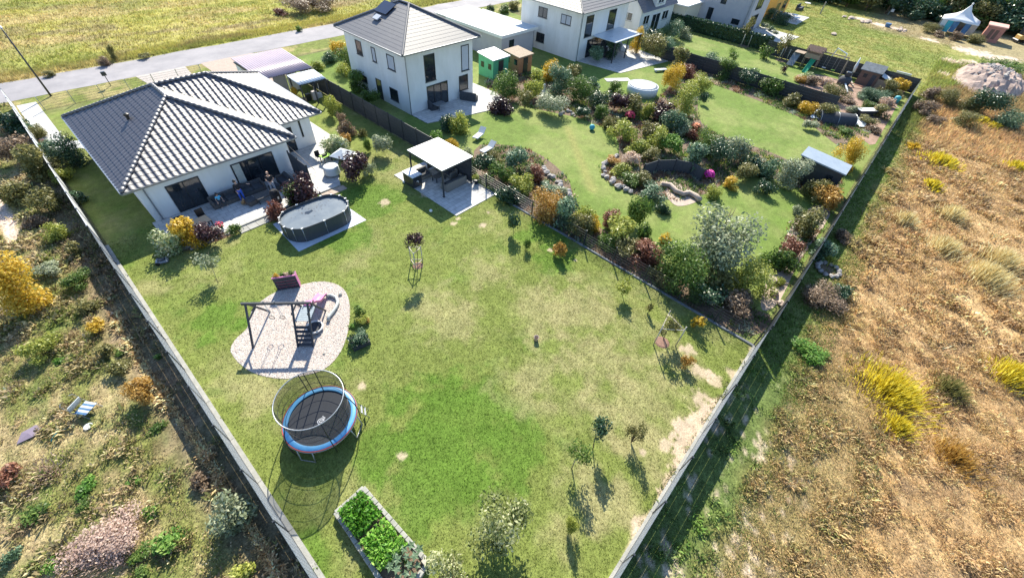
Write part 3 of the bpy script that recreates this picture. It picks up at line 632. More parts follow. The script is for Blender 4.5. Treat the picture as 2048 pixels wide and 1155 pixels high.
# ------------------------------------------------------------------ tiled roofs
def tiled_face(poly, tile_m, name='roof_slope', parent=None, tw=.30, th=.36, amp=.036, step=.03, du=.05):
    """poly: first two points lie on the eave, left to right seen from outside; tiles are real waves and courses"""
    P = [Vector(p) for p in poly]; U = (P[1] - P[0]).normalized(); N = U.cross(P[2] - P[0]).normalized()
    if N.z < 0: N = -N
    W = N.cross(U).normalized()
    if W.z < 0: W = -W
    uv = [((p - P[0]).dot(U), (p - P[0]).dot(W)) for p in P]; vmax = max(v for _, v in uv)
    def span(v):
        v = min(max(v, 1e-4), vmax - 1e-4); xs = []
        for i in range(len(uv)):
            (u1, v1), (u2, v2) = uv[i], uv[(i + 1) % len(uv)]
            if (v1 > v) != (v2 > v): xs.append(u1 + (u2 - u1) * (v - v1) / (v2 - v1))
        return (min(xs), max(xs)) if len(xs) > 1 else None
    rows = []; v = 0; nr = int(vmax / th) + 1
    for r in range(nr):
        for f, o in ((0.0, step), (.5, step * .55), (.985, 0.0)):
            vv = (r + f) * th
            if vv <= vmax: rows.append((vv, o))
    umin = min(u for u, _ in uv); umax = max(u for u, _ in uv); us = np.arange(umin, umax + du, du)
    ph = (us / tw) % 1.0; prof = amp * np.cos(np.pi * np.where(ph < .3, 1 - ph / .3, (ph - .3) / .7))
    V = []; ok = []
    for (vv, o) in rows:
        s = span(vv)
        if not s: s = (0, 0)
        u = np.clip(us, s[0], s[1]); inside = (us >= s[0] - du) & (us <= s[1] + du)
        V.append(np.array(P[0])[None] + u[:, None] * np.array(U) + vv * np.array(W)[None] + (prof + o + .05)[:, None] * np.array(N)); ok.append(inside)
    nu = len(us); V = np.concatenate(V); ok = np.array(ok); i = np.arange(len(rows) * nu).reshape(len(rows), nu)
    k = ok[:-1, :-1] & ok[:-1, 1:] & (ok[1:, :-1] | ok[1:, 1:])
    F = np.stack([i[:-1, :-1][k], i[:-1, 1:][k], i[1:, 1:][k], i[1:, :-1][k]], 1)
    o = newobj(name, npmesh(name, V, F), tile_m, parent); o.data.shade_flat(); return o
def ridge(b, p, q, r=.11, seg=.34):
    p, q = Vector(p), Vector(q); n = max(1, int((q - p).length / seg))
    for i in range(n): b.rod(p.lerp(q, i / n), p.lerp(q, (i + 1.08) / n), r * .88, 8, r * 1.08)
def hip(name_parent, x0, y0, x1, y1, ze, za, tm, tw, th, amp, step, chim=None):
    """pyramid / hipped roof over a rectangle"""
    w_, d_ = x1 - x0, y1 - y0; m = min(w_, d_) / 2
    A = Vector((x0 + m, y0 + m, za)) if w_ >= d_ else Vector((x0 + m, y0 + m, za)); B = Vector((x1 - m, y1 - m, za))
    c = [Vector((x0, y0, ze)), Vector((x1, y0, ze)), Vector((x1, y1, ze)), Vector((x0, y1, ze))]
    if w_ >= d_: fs = [(c[0], c[1], B, A), (c[1], c[2], B), (c[2], c[3], A, B), (c[3], c[0], A)]
    else: fs = [(c[0], c[1], A), (c[1], c[2], B, A), (c[2], c[3], B), (c[3], c[0], A, B)]
    rf = empty('roof', (0, 0, 0)); rf.parent = name_parent
    for f in fs: tiled_face(f, tm, 'roof_slope', rf, tw, th, amp, step, du=tw / 5)
    b = MB(); up = Vector((0, 0, .09))
    for i, q in enumerate((A, B if w_ >= d_ else A, B, A if w_ >= d_ else B)): ridge(b, c[i] + up, q + up)
    if (A - B).length > .2: ridge(b, A + up, B + up)
    b.build('ridge_tiles', tm, rf); return rf, c
def gutters(parent, ring, z, r=.075, m='gutter'):
    b = MB(); n = len(ring)
    for i in range(n):
        p, q = Vector((*ring[i], z)), Vector((*ring[(i + 1) % n], z)); b.beam(p, q, .13, .12)
    b.build('gutter', M[m], parent)
def wallbox(parent, poly, z0, z1, m): return MB().prism(poly, z0, z1).build('wall', M[m], parent)
def window(parent, axis, plane, a0, a1, z0, z1, out=-1, panes=1, fr='frame', gl='glass', sill=True, curtain=False, ft=.07, name='window'):
    """axis 'x': wall plane x=plane, opening spans y=a0..a1; axis 'y': wall plane y=plane; out: outward sign"""
    def P(a, t, z): return (plane + out * t, a, z) if axis == 'x' else (a, plane + out * t, z)
    def B(b, a0, a1, z0, z1, t0, t1):
        p, q = P(a0, t0, z0), P(a1, t1, z1); b.box(tuple(min(i, j) for i, j in zip(p, q)), tuple(max(i, j) for i, j in zip(p, q)))
    b = MB(); B(b, a0, a1, z0, z0 + ft, .0, .05); B(b, a0, a1, z1 - ft, z1, .0, .05); B(b, a0, a0 + ft, z0 + ft, z1 - ft, .0, .05); B(b, a1 - ft, a1, z0 + ft, z1 - ft, .0, .05)
    for i in range(1, panes): c = a0 + (a1 - a0) * i / panes; B(b, c - ft / 2, c + ft / 2, z0 + ft, z1 - ft, .0, .048)
    o = b.build(name, M[fr], parent)
    g = MB(); B(g, a0 + ft, a1 - ft, z0 + ft, z1 - ft, .004, .018); g.build('pane', M[gl], o)
    if sill: s = MB(); B(s, a0 - .06, a1 + .06, z0 - .05, z0 - .003, .0, .11); s.build('sill', M['gutter'], o)
    if curtain: c = MB(); B(c, a0 + ft + .03, a0 + ft + (a1 - a0) * .18, z0 + .25, z1 - ft - .02, .0185, .024); c.build('curtain', M['curtain'], o)
    return o
def downpipe(parent, x, y, z1, m='gutter'):
    MB().rod((x, y, .05), (x, y, z1), .045, 8).rod((x, y, z1 - .02), (x - .25, y - .3, z1 + .25), .045, 8).build('downpipe', M[m], parent)
# ------------------------------------------------------------------ bungalow
bg = empty('bungalow', (6, 38, 0), 0, 'white bungalow under a dark glazed tiled hip roof beside the paved terrace', 'house', 'houses')
def rel(o): o.location = Vector(o.location) - o.parent.location; return o
rel(wallbox(bg, [(.95, 32.1), (10.8, 32.1), (10.8, 34.9), (14.2, 34.9), (14.2, 44.8), (.95, 44.8)], .0, 2.72, 'white_wall'))
E1, ZA = 2.8, 5.45
rf = empty('roof', (0, 0, 0)); rf.parent = bg; rf.location = -bg.location
P1, P2, P3, P4, P5, P6 = [Vector((a, b, E1)) for a, b in ((.3, 31.6), (11.4, 31.6), (11.4, 34.25), (15.0, 34.25), (15.0, 45.4), (.3, 45.4))]
A_, B_, C_ = Vector((5.85, 37.15, ZA)), Vector((5.85, 39.8, ZA)), Vector((9.45, 39.8, ZA))
for f in ((P1, P2, A_), (P2, P3, B_, A_), (P3, P4, C_, B_), (P4, P5, C_), (P5, P6, B_, C_), (P6, P1, A_, B_)): tiled_face(f, M['tile'], 'roof_slope', rf, .40, .38, .026, .020, du=.0333)
b = MB(); u = Vector((0, 0, .10))
for p, q in ((P1, A_), (P2, A_), (A_, B_), (B_, C_), (P4, C_), (P5, C_), (P6, B_)): ridge(b, p + u, q + u, .12)
b.build('ridge_tiles', M['tile'], rf, True)
MB().beam(P3 + Vector((0, 0, .06)), B_ + Vector((0, 0, .06)), .16, .03).build('valley', M['dark_metal'], rf)
MB().box((.32, 31.62, 2.66), (11.38, 45.38, 2.75)).box((11.38, 34.27, 2.66), (14.98, 45.38, 2.75)).build('soffit', M['white_metal'], rf)
b = MB()
ring = [(.25, 31.55), (11.45, 31.55), (11.45, 34.2), (15.05, 34.2), (15.05, 45.45), (.25, 45.45)]
for i in range(6): b.beam((*ring[i], 2.79), (*ring[(i + 1) % 6], 2.79), .13, .11)
b.build('gutter', M['gutter'], rf)
MB().lathe([(.11, 0), (.11, .35), (.17, .36), (.17, .46), (.05, .52)], (3.3, 38.2, 4.2), 14).build('vent_pipe', M['plastic_black'], rf)
def onb(o): o.location = Vector(o.location) - bg.location; return o
onb(window(bg, 'y', 32.1, 2.42, 4.45, .04, 2.14, -1, 2, name='terrace_door', sill=False))
onb(window(bg, 'y', 32.1, 6.55, 9.55, .04, 2.14, -1, 3, name='terrace_door', sill=False, curtain=True))
onb(window(bg, 'y', 34.9, 11.3, 12.5, .12, 2.1, -1, 1, name='terrace_door', sill=False))
onb(window(bg, 'y', 34.9, 13.2, 13.34, 1.0, 2.4, -1, 1, sill=False, ft=.02))
onb(window(bg, 'x', .95, 35.5, 36.7, 1.0, 2.1, -1)); onb(window(bg, 'x', .95, 39.5, 40.7, 1.0, 2.1, -1))
onb(MB().rod((1.35, 32.02, .05), (1.35, 32.02, 2.45), .045, 8).rod((1.35, 32.02, 2.45), (1.35, 31.62, 2.72), .045, 8).build('downpipe', M['gutter'], bg))
onb(MB().rod((10.88, 32.4, .05), (10.88, 32.4, 2.45), .045, 8).rod((10.88, 32.4, 2.45), (11.36, 32.4, 2.72), .045, 8).build('downpipe', M['gutter'], bg))
# terrace slabs with joints
def slabs(name, poly, z, ms, sx=.6, sy=.4):
    sheet(name, poly, 0, ms, th=z)
def paving_mat():
    m, nt, N, L, P = _new('jointed_paving'); P.inputs['Roughness'].default_value = .8
    tc = N.new('ShaderNodeTexCoord'); br = N.new('ShaderNodeTexBrick'); br.inputs['Scale'].default_value = 1; br.inputs['Brick Width'].default_value = .6; br.inputs['Row Height'].default_value = .4
    br.inputs['Mortar Size'].default_value = .012; br.inputs['Color1'].default_value = (.60, .59, .57, 1); br.inputs['Color2'].default_value = (.52, .515, .50, 1); br.inputs['Mortar'].default_value = (.25, .25, .24, 1)
    L.new(tc.outputs['Object'], br.inputs['Vector'])
    nz = N.new('ShaderNodeTexNoise'); nz.inputs['Scale'].default_value = 2.2; nz.inputs['Detail'].default_value = 6; L.new(tc.outputs['Object'], nz.inputs['Vector'])
    mr = N.new('ShaderNodeMapRange'); mr.inputs[1].default_value = .3; mr.inputs[2].default_value = .7; mr.inputs[3].default_value = .82; mr.inputs[4].default_value = 1.12; L.new(nz.outputs['Fac'], mr.inputs[0])
    vm = N.new('ShaderNodeVectorMath'); vm.operation = 'SCALE'; L.new(br.outputs['Color'], vm.inputs[0]); L.new(mr.outputs[0], vm.inputs['Scale']); L.new(vm.outputs[0], P.inputs['Base Color']); return m
M['slab'] = paving_mat()
sheet('terrace', TERR, 0, M['slab'], th=.10)
sheet('terrace', PAV, 0, M['slab'], th=.05)
b = MB()
for x0, x1 in ((3.6, 6.6), (6.62, 9.0)): b.box((x0, 27.86, 0), (x1, 27.985, .125))
tag(b.build('kerb', M['concrete']), kind='structure')
b = MB(); [b.box((4.35 + i * .62, 27.2, 0), (4.95 + i * .62, 27.84, .05)) for i in range(4)]; tag(b.build('step_stones', M['concrete']), 'row of pale concrete step slabs below the edge of the terrace', 'paving slabs')
b = MB(); [b.box((10.5 + i * .62, 27.2, 0), (11.1 + i * .62, 27.82, .045)) for i in range(3)]; tag(b.build('step_stones', M['sandstone']), 'three sandy step slabs between the pool and the purple bush', 'paving slabs')
# ------------------------------------------------------------------ carport with corrugated roof
cp = empty('carport', (17, 48, 0), 0, 'open carport with a mauve corrugated roof behind the bungalow', 'carport')
def corr(name, x0, x1, y0, y1, z0, z1, m, parent, off, pitch=.24, amp=.025, th=.02):
    us = np.arange(x0, x1 + .001, pitch / 6); pr = amp * np.clip(np.cos(2 * np.pi * us / pitch) * 2, -1, 1)
    V = []; 
    for (y, z) in ((y0, z0), ((y0 + y1) / 2, (z0 + z1) / 2), (y1, z1)): V.append(np.stack([us, np.full(len(us), y), z + pr], 1))
    V = np.concatenate(V) - np.array(off)[None]; n = len(us); i = np.arange(3 * n).reshape(3, n)
    F = np.stack([i[:-1, :-1].ravel(), i[:-1, 1:].ravel(), i[1:, 1:].ravel(), i[1:, :-1].ravel()], 1)
    o = newobj(name, npmesh(name, V, F), m, parent); s = o.modifiers.new('thick', 'SOLIDIFY'); s.thickness = th; return o
corr('roof', 14.8, 20.1, 44.7, 50.9, 2.45, 2.75, M['purple_sheet'], cp, (17, 48, 0))
def incp(o, t=cp): o.location = Vector(o.location) - t.location; return o
incp(MB().box((14.95, 49.6, 0), (17.0, 50.7, 2.45)).build('wall', M['white_wall'], cp)); incp(MB().box((15.1, 44.95, 2.3), (20.0, 45.05, 2.42)).box((15.1, 50.75, 2.5), (20.0, 50.85, 2.66)).box((14.86, 44.8, 2.3), (14.94, 50.8, 2.42)).build('edge_beam', M['dark_metal'], cp))
for x, y in ((15.0, 45.0), (17.6, 45.0), (19.9, 45.0), (19.9, 50.7), (17.6, 50.7)): incp(MB().box((x - .06, y - .06, 0), (x + .06, y + .06, 2.42)).build('post', M['dark_wood'], cp))
incp(MB().box((16.6, 46.6, 0), (17.9, 46.7, 2.1)).build('partition', M['grey_wall'], cp)); incp(MB().box((18.0, 46.6, .05), (19.0, 46.66, 2.05)).build('door', M['white_metal'], cp))
lt = empty('lean_to', (18.8, 43.5, 0), 0, 'low lean to with a pale translucent roof in front of the carport', 'lean-to')
corr('roof', 17.2, 20.0, 42.2, 44.5, 2.15, 2.38, M['pale_sheet'], lt, (18.8, 43.5, 0), .3, .012)
for x, y in ((17.3, 42.3), (19.9, 42.3), (18.6, 42.3)): incp(MB().box((x - .05, y - .05, 0), (x + .05, y + .05, 2.12)).build('post', M['dark_wood'], lt), lt)
incp(MB().box((17.25, 42.25, 2.0), (19.95, 42.33, 2.12)).build('front_beam', M['dark_wood'], lt), lt)
for i in range(4):
    fx = 17.7 + i * .6; o = MB().bbox((-.25, -.2, 0), (.25, .2, .45 + .18 * (i % 3)), .04).rod((.1, 0, .5), (.12, 0, 1.0 + .1 * i), .02).build('garden_crate', M[('wood', 'plastic_black', 'grey_wall', 'plastic_white')[i]])
    o.location = (fx, 43.4 + .2 * (i % 2), 0); tag(o, ['wooden crate with a handle under the pale lean to roof', 'black plastic tub with a handle under the pale lean to roof', 'grey box with a rod in it under the pale lean to roof', 'white plastic box with a rod in it under the pale lean to roof'][i], 'crate', 'clutter under the lean-to')
# ------------------------------------------------------------------ two storey houses
hs = empty('two_storey_house', (28.2, 39.2, 0), 0, 'white two storey house with a dark pyramid roof next to the tall board fence', 'house', 'houses')
def W(o, t): o.location = Vector(o.location) - t.location; return o
W(wallbox(hs, [(24, 34.3), (32.5, 34.3), (32.5, 44.2), (24, 44.2)], 0, 5.55, 'white_wall'), hs)
r_, c_ = hip(hs, 23.4, 33.7, 33.1, 44.8, 5.6, 8.0, M['tile_smooth'], .36, .42, .002, .009); r_.location = -hs.location
gt = MB()
for i in range(4): gt.beam(c_[i], c_[(i + 1) % 4], .13, .12)
W(gt.build('gutter', M['gutter'], hs), hs); W(MB().box((23.5, 33.8, 5.5), (33.0, 44.7, 5.56)).build('soffit', M['white_metal'], hs), hs)
W(MB().box((28.4, 41.2, 6.7), (28.95, 41.75, 8.7)).box((28.34, 41.14, 8.7), (29.01, 41.81, 8.78)).build('chimney', M['gutter'], hs), hs)
b = MB(); n_ = Vector((-.44, 0, .9)).normalized(); b.obox((26.9, 40.6, 7.55), (.75, .95, .03), (.9, 0, .44), (0, 1, 0), n_); W(b.build('solar_panel', M['solar'], hs), hs)
b = MB(); b.obox((25.7, 40.4, 6.95), (.3, .4, .05), (.9, 0, .44), (0, 1, 0), n_); W(b.build('roof_window', M['shutter'], hs), hs)
for a0, a1, z0, z1, gl in ((41.3, 42.3, 3.6, 4.9, 'glass'), (38.95, 39.6, 3.6, 4.9, 'shutter'), (35.95, 37.1, 3.6, 4.9, 'shutter'), (41.4, 42.6, .95, 1.6, 'glass'), (36.1, 37.4, .65, 1.8, 'glass')): W(window(hs, 'x', 24, a0, a1, z0, z1, -1, 1, gl=gl), hs)
W(window(hs, 'x', 24, 38.8, 39.7, .05, 2.0, -1, 1, name='door', sill=False), hs)
W(window(hs, 'y', 34.3, 26.15, 27.45, 2.6, 5.0, -1, 1), hs); W(window(hs, 'y', 34.3, 30.9, 31.95, 2.6, 5.0, -1, 1, gl='shutter'), hs)
W(window(hs, 'y', 34.3, 26.2, 28.9, .06, 2.2, -1, 3, name='terrace_door', sill=False), hs); W(window(hs, 'y', 34.3, 30.5, 31.75, .7, 2.2, -1, 1), hs)
W(MB().rod((24.0, 34.22, .05), (24.0, 34.22, 5.3), .045, 8).build('downpipe', M['gutter'], hs), hs)
sheet('terrace', [(24, 31.8), (27, 30.9), (31.0, 29.9), (34.6, 31.6), (34.4, 38), (32.55, 38), (32.55, 34.25), (24, 34.25)], 0, M['slab'], th=.06)
h2 = empty('two_storey_house', (55.8, 38.6, 0), 0, 'white two storey house with a ribbed dark roof beside the flat roofed garage', 'house', 'houses')
W(wallbox(h2, [(50.2, 33.3), (61.4, 33.3), (61.4, 43.2), (50.2, 43.2)], 0, 5.55, 'white_wall'), h2)
r_, c_ = hip(h2, 49.5, 32.7, 62.1, 43.8, 5.6, 8.3, M['tile_smooth'], .36, .42, .004, .02); r_.location = -h2.location
gt = MB()
for i in range(4): gt.beam(c_[i], c_[(i + 1) % 4], .13, .12)
W(gt.build('gutter', M['gutter'], h2), h2); W(MB().box((49.6, 32.8, 5.5), (62.0, 43.7, 5.56)).build('soffit', M['white_metal'], h2), h2)
for a0, a1, z0, z1, gl in ((38.7, 40.2, 3.8, 4.95, 'glass'), (34.8, 36.4, 3.8, 4.85, 'shutter'), (38.8, 40.2, .9, 2.0, 'glass')): W(window(h2, 'x', 50.2, a0, a1, z0, z1, -1, 2, gl=gl), h2)
W(window(h2, 'x', 50.2, 40.7, 42.2, .05, 2.1, -1, 1, name='door', sill=False), h2)
for a0, a1, z0, z1 in ((51.4, 53.0, 2.6, 5.0), (56.6, 58.4, 2.7, 5.0)): W(window(h2, 'y', 33.3, a0, a1, z0, z1, -1, 1), h2)
W(window(h2, 'y', 33.3, 52.4, 57.5, .06, 2.2, -1, 4, name='terrace_door', sill=False), h2)
W(MB().rod((50.35, 33.2, .05), (50.35, 33.2, 5.3), .045, 8).build('downpipe', M['gutter'], h2), h2)
aw = empty('patio_canopy', (56.7, 31.4, 0), 0, 'flat glazed patio canopy on slim posts against the second two storey house', 'canopy')
b = MB(); b.box((53.4, 29.6, 2.5), (60.2, 33.2, 2.58)); W(b.build('roof', M['pale_sheet'], aw), aw)
for x in (53.6, 56.8, 60.0): W(MB().box((x - .06, 29.7, 0), (x + .06, 29.82, 2.5)).build('post', M['dark_metal'], aw), aw)
sheet('terrace', [(51.5, 27.0), (61.0, 25.2), (62.5, 33.2), (50.6, 33.2)], 0, M['slab'], th=.05)
gr = empty('garage', (46, 44, 0), 0, 'flat roofed white double garage between the two storey houses', 'garage')
W(MB().box((42.6, 39.6, 0), (48.8, 49.3, 2.7)).build('wall', M['grey_wall'], gr), gr); W(MB().box((42.3, 39.3, 2.703), (49.1, 49.6, 2.9)).build('roof', M['fabric_pale'], gr), gr); W(MB().box((42.2, 39.2, 2.62), (49.2, 39.29, 2.96)).box((42.2, 39.291, 2.62), (42.29, 49.7, 2.96)).box((49.11, 39.291, 2.62), (49.2, 49.7, 2.96)).build('roof_edge', M['white_metal'], gr), gr)
W(window(gr, 'y', 39.6, 44.0, 44.9, .05, 2.1, -1, 1, name='door', sill=False), gr)
g2 = empty('garden_store', (47.5, 52.0, 0), 0, 'low pale flat roofed store behind the white garage near the road', 'shed')
W(MB().box((44.2, 50.4, 0), (50.5, 54.0, 2.2)).build('wall', M['grey_wall'], g2), g2); W(MB().box((44.0, 50.2, 2.203), (50.7, 54.2, 2.35)).build('roof', M['white_metal'], g2), g2)
W(window(g2, 'x', 44.2, 51.2, 52.6, .9, 1.7, -1, 1), g2)
# gabled white house with dormer
h3 = empty('gabled_house', (73, 38.5, 0), 0, 'white gabled house with a dark steep roof and a dormer beside the patio canopy', 'house', 'houses')
W(wallbox(h3, [(67.2, 34), (77.9, 34), (77.9, 43), (67.2, 43)], 0, 3.4, 'white_wall'), h3)
b = MB(); b.add([(67.2, 34, 3.4), (67.2, 43, 3.4), (67.2, 38.5, 7.6), (67.5, 34, 3.4), (67.5, 43, 3.4), (67.5, 38.5, 7.6)], [(0, 2, 1), (3, 4, 5), (0, 3, 5, 2), (2, 5, 4, 1), (0, 1, 4, 3)]); W(b.build('gable', M['white_wall'], h3), h3)
r3 = empty('roof'); r3.parent = h3; r3.location = -h3.location
tiled_face([(66.9, 33.6, 3.2), (78.3, 33.6, 3.2), (78.3, 38.5, 7.8), (66.9, 38.5, 7.8)], M['tile_flat'], 'roof_slope', r3, .36, .42, .018, .03, du=.09)
tiled_face([(78.3, 43.4, 3.2), (66.9, 43.4, 3.2), (66.9, 38.5, 7.8), (78.3, 38.5, 7.8)], M['tile_flat'], 'roof_slope', r3, .36, .42, .018, .03, du=.09)
d3 = MB(); d3.prism([(70.9, 33.85), (74.0, 33.85), (74.0, 37.2), (70.9, 37.2)], 3.3, 6.1); W(d3.build('dormer', M['white_wall'], h3), h3)
W(MB().prism([(70.6, 33.5), (74.3, 33.5), (74.3, 38), (70.6, 38)], 6.103, 6.3).build('dormer_roof', M['tile_flat'], h3), h3)
for a0, a1, z0, z1 in ((68.2, 70.0, 1.4, 2.65), (74.3, 76.3, 1.3, 2.55), (71.4, 73.2, 3.9, 5.4)): W(window(h3, 'y', 34 if z1 < 3 else 33.85, a0, a1, z0, z1, -1, 2, fr='frame_white'), h3)
W(window(h3, 'y', 34, 71.0, 73.6, .05, 2.5, -1, 2, fr='frame_white', name='terrace_door', sill=False), h3)
W(window(h3, 'x', 67.2, 35.4, 37.2, 1.8, 2.9, -1, 2, fr='frame_white'), h3)
# cream annex
h4 = empty('flat_roofed_annex', (80.5, 36, 0), 0, 'cream flat roofed annex between the gabled house and the grey block', 'house', 'houses')
W(MB().box((78.2, 31.9, 0), (83.8, 38.5, 3.0)).build('wall', M['cream_wall'], h4), h4); W(MB().box((78.0, 31.7, 3.003), (84.0, 38.7, 3.18)).build('roof', M['pav_roof'], h4), h4)
W(window(h4, 'x', 78.2, 34, 35.2, 1.0, 2.0, -1, 1), h4)
# grey block, seen at the upper edge
h5 = empty('two_storey_house', (88, 28.5, 0), 0, 'pale grey rendered two storey block with narrow dark windows behind the hedge', 'house', 'houses')
W(MB().box((84, 23.6, 0), (92, 32.6, 5.9)).build('wall', M['grey_wall'], h5), h5); W(MB().box((83.7, 23.3, 5.903), (92.3, 32.9, 6.1)).build('roof', M['kerb_dark'], h5), h5)
for a0, a1, z0, z1 in ((29.6, 30.5, .95, 2.6), (24.8, 26.1, 1.1, 1.85), (28.0, 28.9, 3.4, 5.0)): W(window(h5, 'x', 84, a0, a1, z0, z1, -1, 1, sill=False), h5)
for a0, a1, z0, z1 in ((85.2, 88.6, .1, 2.4), (85.6, 88.4, 3.2, 5.2)): W(window(h5, 'y', 23.6, a0, a1, z0, z1, -1, 2, sill=False), h5)
W(MB().rod((83.9, 24.0, .05), (83.9, 24.0, 5.8), .05, 8).build('downpipe', M['gutter'], h5), h5)
sheet('terrace', [(84.2, 17.2), (91.5, 16.6), (92, 23.5), (84.2, 23.5)], 0, M['slab'], th=.06)
h6 = empty('yellow_house', (104, 28, 0), 0, 'orange yellow rendered house at the top edge beyond the grey block', 'house', 'houses')
W(MB().box((99.5, 24.2, 0), (108, 34, 5.5)).build('wall', M['yellow_wall'], h6), h6); W(MB().box((99.2, 23.9, 5.503), (108.3, 34.3, 5.8)).build('roof', M['tile_flat'], h6), h6)
for a0, a1, z0, z1 in ((100.4, 102.2, .1, 2.3), (104, 106.5, .1, 2.3)): W(window(h6, 'y', 24.2, a0, a1, z0, z1, -1, 2, sill=False), h6)
W(window(h6, 'x', 99.5, 26, 27.6, 1, 2.2, -1, 2), h6)
sheet('terrace', [(99.6, 19.5), (108, 19.5), (108, 24.1), (99.6, 24.1)], 0, M['slab'], th=.06)
# long clipped hedge in front of the grey block
V, F, v = cloud(9000, .05, 77, 1, 1)
r = np.random.default_rng(4); P = r.random((9000, 3)) * [1.1, 17.5, 1.9]; V = (V.reshape(-1, 4, 3) - V.reshape(-1, 4, 3).mean(1, keepdims=True)) * 3.2 + P[:, None, :]
hd = newobj('hedge', npmesh('hedge', V.reshape(-1, 3), F, {'v': ('FACE', 'FLOAT', v)}), LF['dark'], None, (78.0, 17.4, 0)); tag(hd, 'long dark clipped hedge in front of the pale grey block', 'hedge')
MB().bbox((.1, .1, 0), (1.0, 17.4, 1.75), .1).build('woody_core', LF['dark'], hd)
# ------------------------------------------------------------------ lamp post, small road sign
lp = empty('street_lamp', (.64, 59.3, 0), 0, 'tall grey street lamp on the verge between the road and the bungalow', 'street lamp')
MB().rod((0, 0, -.1), (0, 0, 5.5), .09, 10, .055).build('pole', M['dark_metal'], lp, True); MB().rod((0, 0, 5.5), (0, .5, 5.62), .035, 8).build('arm', M['dark_metal'], lp, True)
MB().bbox((-.1, .35, 5.56), (.1, .95, 5.68), .03).build('lamp_head', M['plastic_white'], lp)
p = at(222, 172); mb = empty('letterbox', (p.x, p.y, 0), 0, 'dark letterbox on a thin post beside the gravel driveway', 'letterbox')
MB().box((-.03, -.03, 0), (.03, .03, 1.0)).build('post', M['dark_metal'], mb); MB().bbox((-.2, -.13, 1.0), (.2, .13, 1.35), .03).build('box', M['dark_metal'], mb)
# ------------------------------------------------------------------ gravel play area
def prism_sheet(name, poly, z, m): return sheet(name, poly, z, m)
sheet('gravel_area', GRAVEL, .018, M['gravel'])
V = []; F = []
r = np.random.default_rng(11); gx = np.array(GRAVEL); n = 16000
pp = np.stack([r.uniform(gx[:, 0].min(), gx[:, 0].max(), n), r.uniform(gx[:, 1].min(), gx[:, 1].max(), n)], 1); pp = pp[inpoly(pp[:, 0], pp[:, 1], GRAVEL)]; n = len(pp)
s_ = r.uniform(.015, .04, (n, 1, 1)); off = np.array([[-1, -.6, 0], [1, -.7, 0], [.3, 1, 0], [0, 0, 1.0]])[None] * s_ * r.uniform(.6, 1.2, (n, 4, 1)); th = r.uniform(0, 6.28, n); c, s = np.cos(th)[:, None], np.sin(th)[:, None]
X = off[:, :, 0] * c - off[:, :, 1] * s + pp[:, :1]; Y = off[:, :, 0] * s + off[:, :, 1] * c + pp[:, 1:]; Z = off[:, :, 2] + .018
V = np.stack([X, Y, Z], 2).reshape(-1, 3); b_ = np.arange(n)[:, None] * 4; F = np.concatenate([b_ + [0, 1, 3], b_ + [1, 2, 3], b_ + [2, 0, 3]])
cc = np.array([(.72, .66, .60), (.55, .47, .43), (.40, .36, .35), (.80, .76, .70), (.62, .48, .40)])[r.integers(0, 5, n)]; cc = np.concatenate([np.tile(cc, (3, 1)), np.ones((3 * n, 1))], 1)
GMS = blade_mat('pebbles', 0, .8)
tag(newobj('pebbles', npmesh('pebbles', V, F, {'col': ('FACE', 'FLOAT_COLOR', cc)}), GMS), kind='stuff')
# ------------------------------------------------------------------ swing and play tower
ps = empty('climbing_frame', (2.9, 17.4, 0), 0, 'dark blue wooden swing and play tower standing on pale gravel', 'climbing frame')
O = Vector((2.9, 17.4, 0)); e1 = Vector((.7071, -.7071, 0)); e2 = Vector((.7071, .7071, 0)); TOP = 2.1
tops = [Vector((1.66, 18.55, TOP)), Vector((3.30, 17.02, TOP)), Vector((3.86, 16.48, TOP))]
def L_(p): return Vector(p) - O
def part(b, name, m, par=ps, sm=False): return b.build(name, M[m], par, sm)
part(MB().beam(L_(tops[0] - e1 * .25), L_(tops[2] + e1 * .12), .09, .14), 'top_beam', 'dark_wood')
for i, t in enumerate(tops):
    for sg in (-1, 1):
        f = Vector((t.x, t.y, 0)) + e2 * sg * 1.24
        b = MB().beam(L_(t + e1 * (.05 if sg > 0 else -.05)), L_(f), .085, .085); part(b, 'leg', 'dark_wood')
tc = (tops[1] + tops[2]) / 2
for sg, z in ((-1, .55), (1, .55)): pass
b = MB()
for sg in (-1, 1): b.beam(L_(tc + e1 * sg * .34 - e2 * .5 + Vector((0, 0, 1.2 - TOP))), L_(tc + e1 * sg * .34 + e2 * .5 + Vector((0, 0, 1.2 - TOP))), .05, .1)
part(b, 'deck_frame', 'dark_wood')
for i in range(8):
    q = tc - e2 * .52 + e2 * (.06 + i * .133) + Vector((0, 0, 1.27 - TOP)); part(MB().beam(L_(q - e1 * .39), L_(q + e1 * .39), .11, .03), 'deck_board', 'step_wood')
for i in range(5):
    k = (i + .6) / 5.6; q = tc - e2 * (1.24 * (1 - k * .55)) ; q.z = k * 1.16; part(MB().beam(L_(q - e1 * .38), L_(q + e1 * .38), .16, .035), 'rung', 'dark_wood')
for sg in (-1, 1):
    b = MB(); b.beam(L_(tc + e1 * sg * .4 - e2 * .5 + Vector((0, 0, 1.75 - TOP))), L_(tc + e1 * sg * .4 + e2 * .5 + Vector((0, 0, 1.75 - TOP))), .05, .09); part(b, 'hand_rail', 'dark_wood')
b = MB().beam(L_(tops[0] + e2 * .45 + Vector((0, 0, -.76))), L_(tops[0] - e2 * .45 + Vector((0, 0, -.76))), .06, .09); part(b, 'cross_brace', 'dark_wood')
part(MB().beam(L_(tops[0] + e1 * .05 - Vector((0, 0, .55))), L_(tops[0] + e1 * .5), .05, .06), 'cross_brace', 'dark_wood')
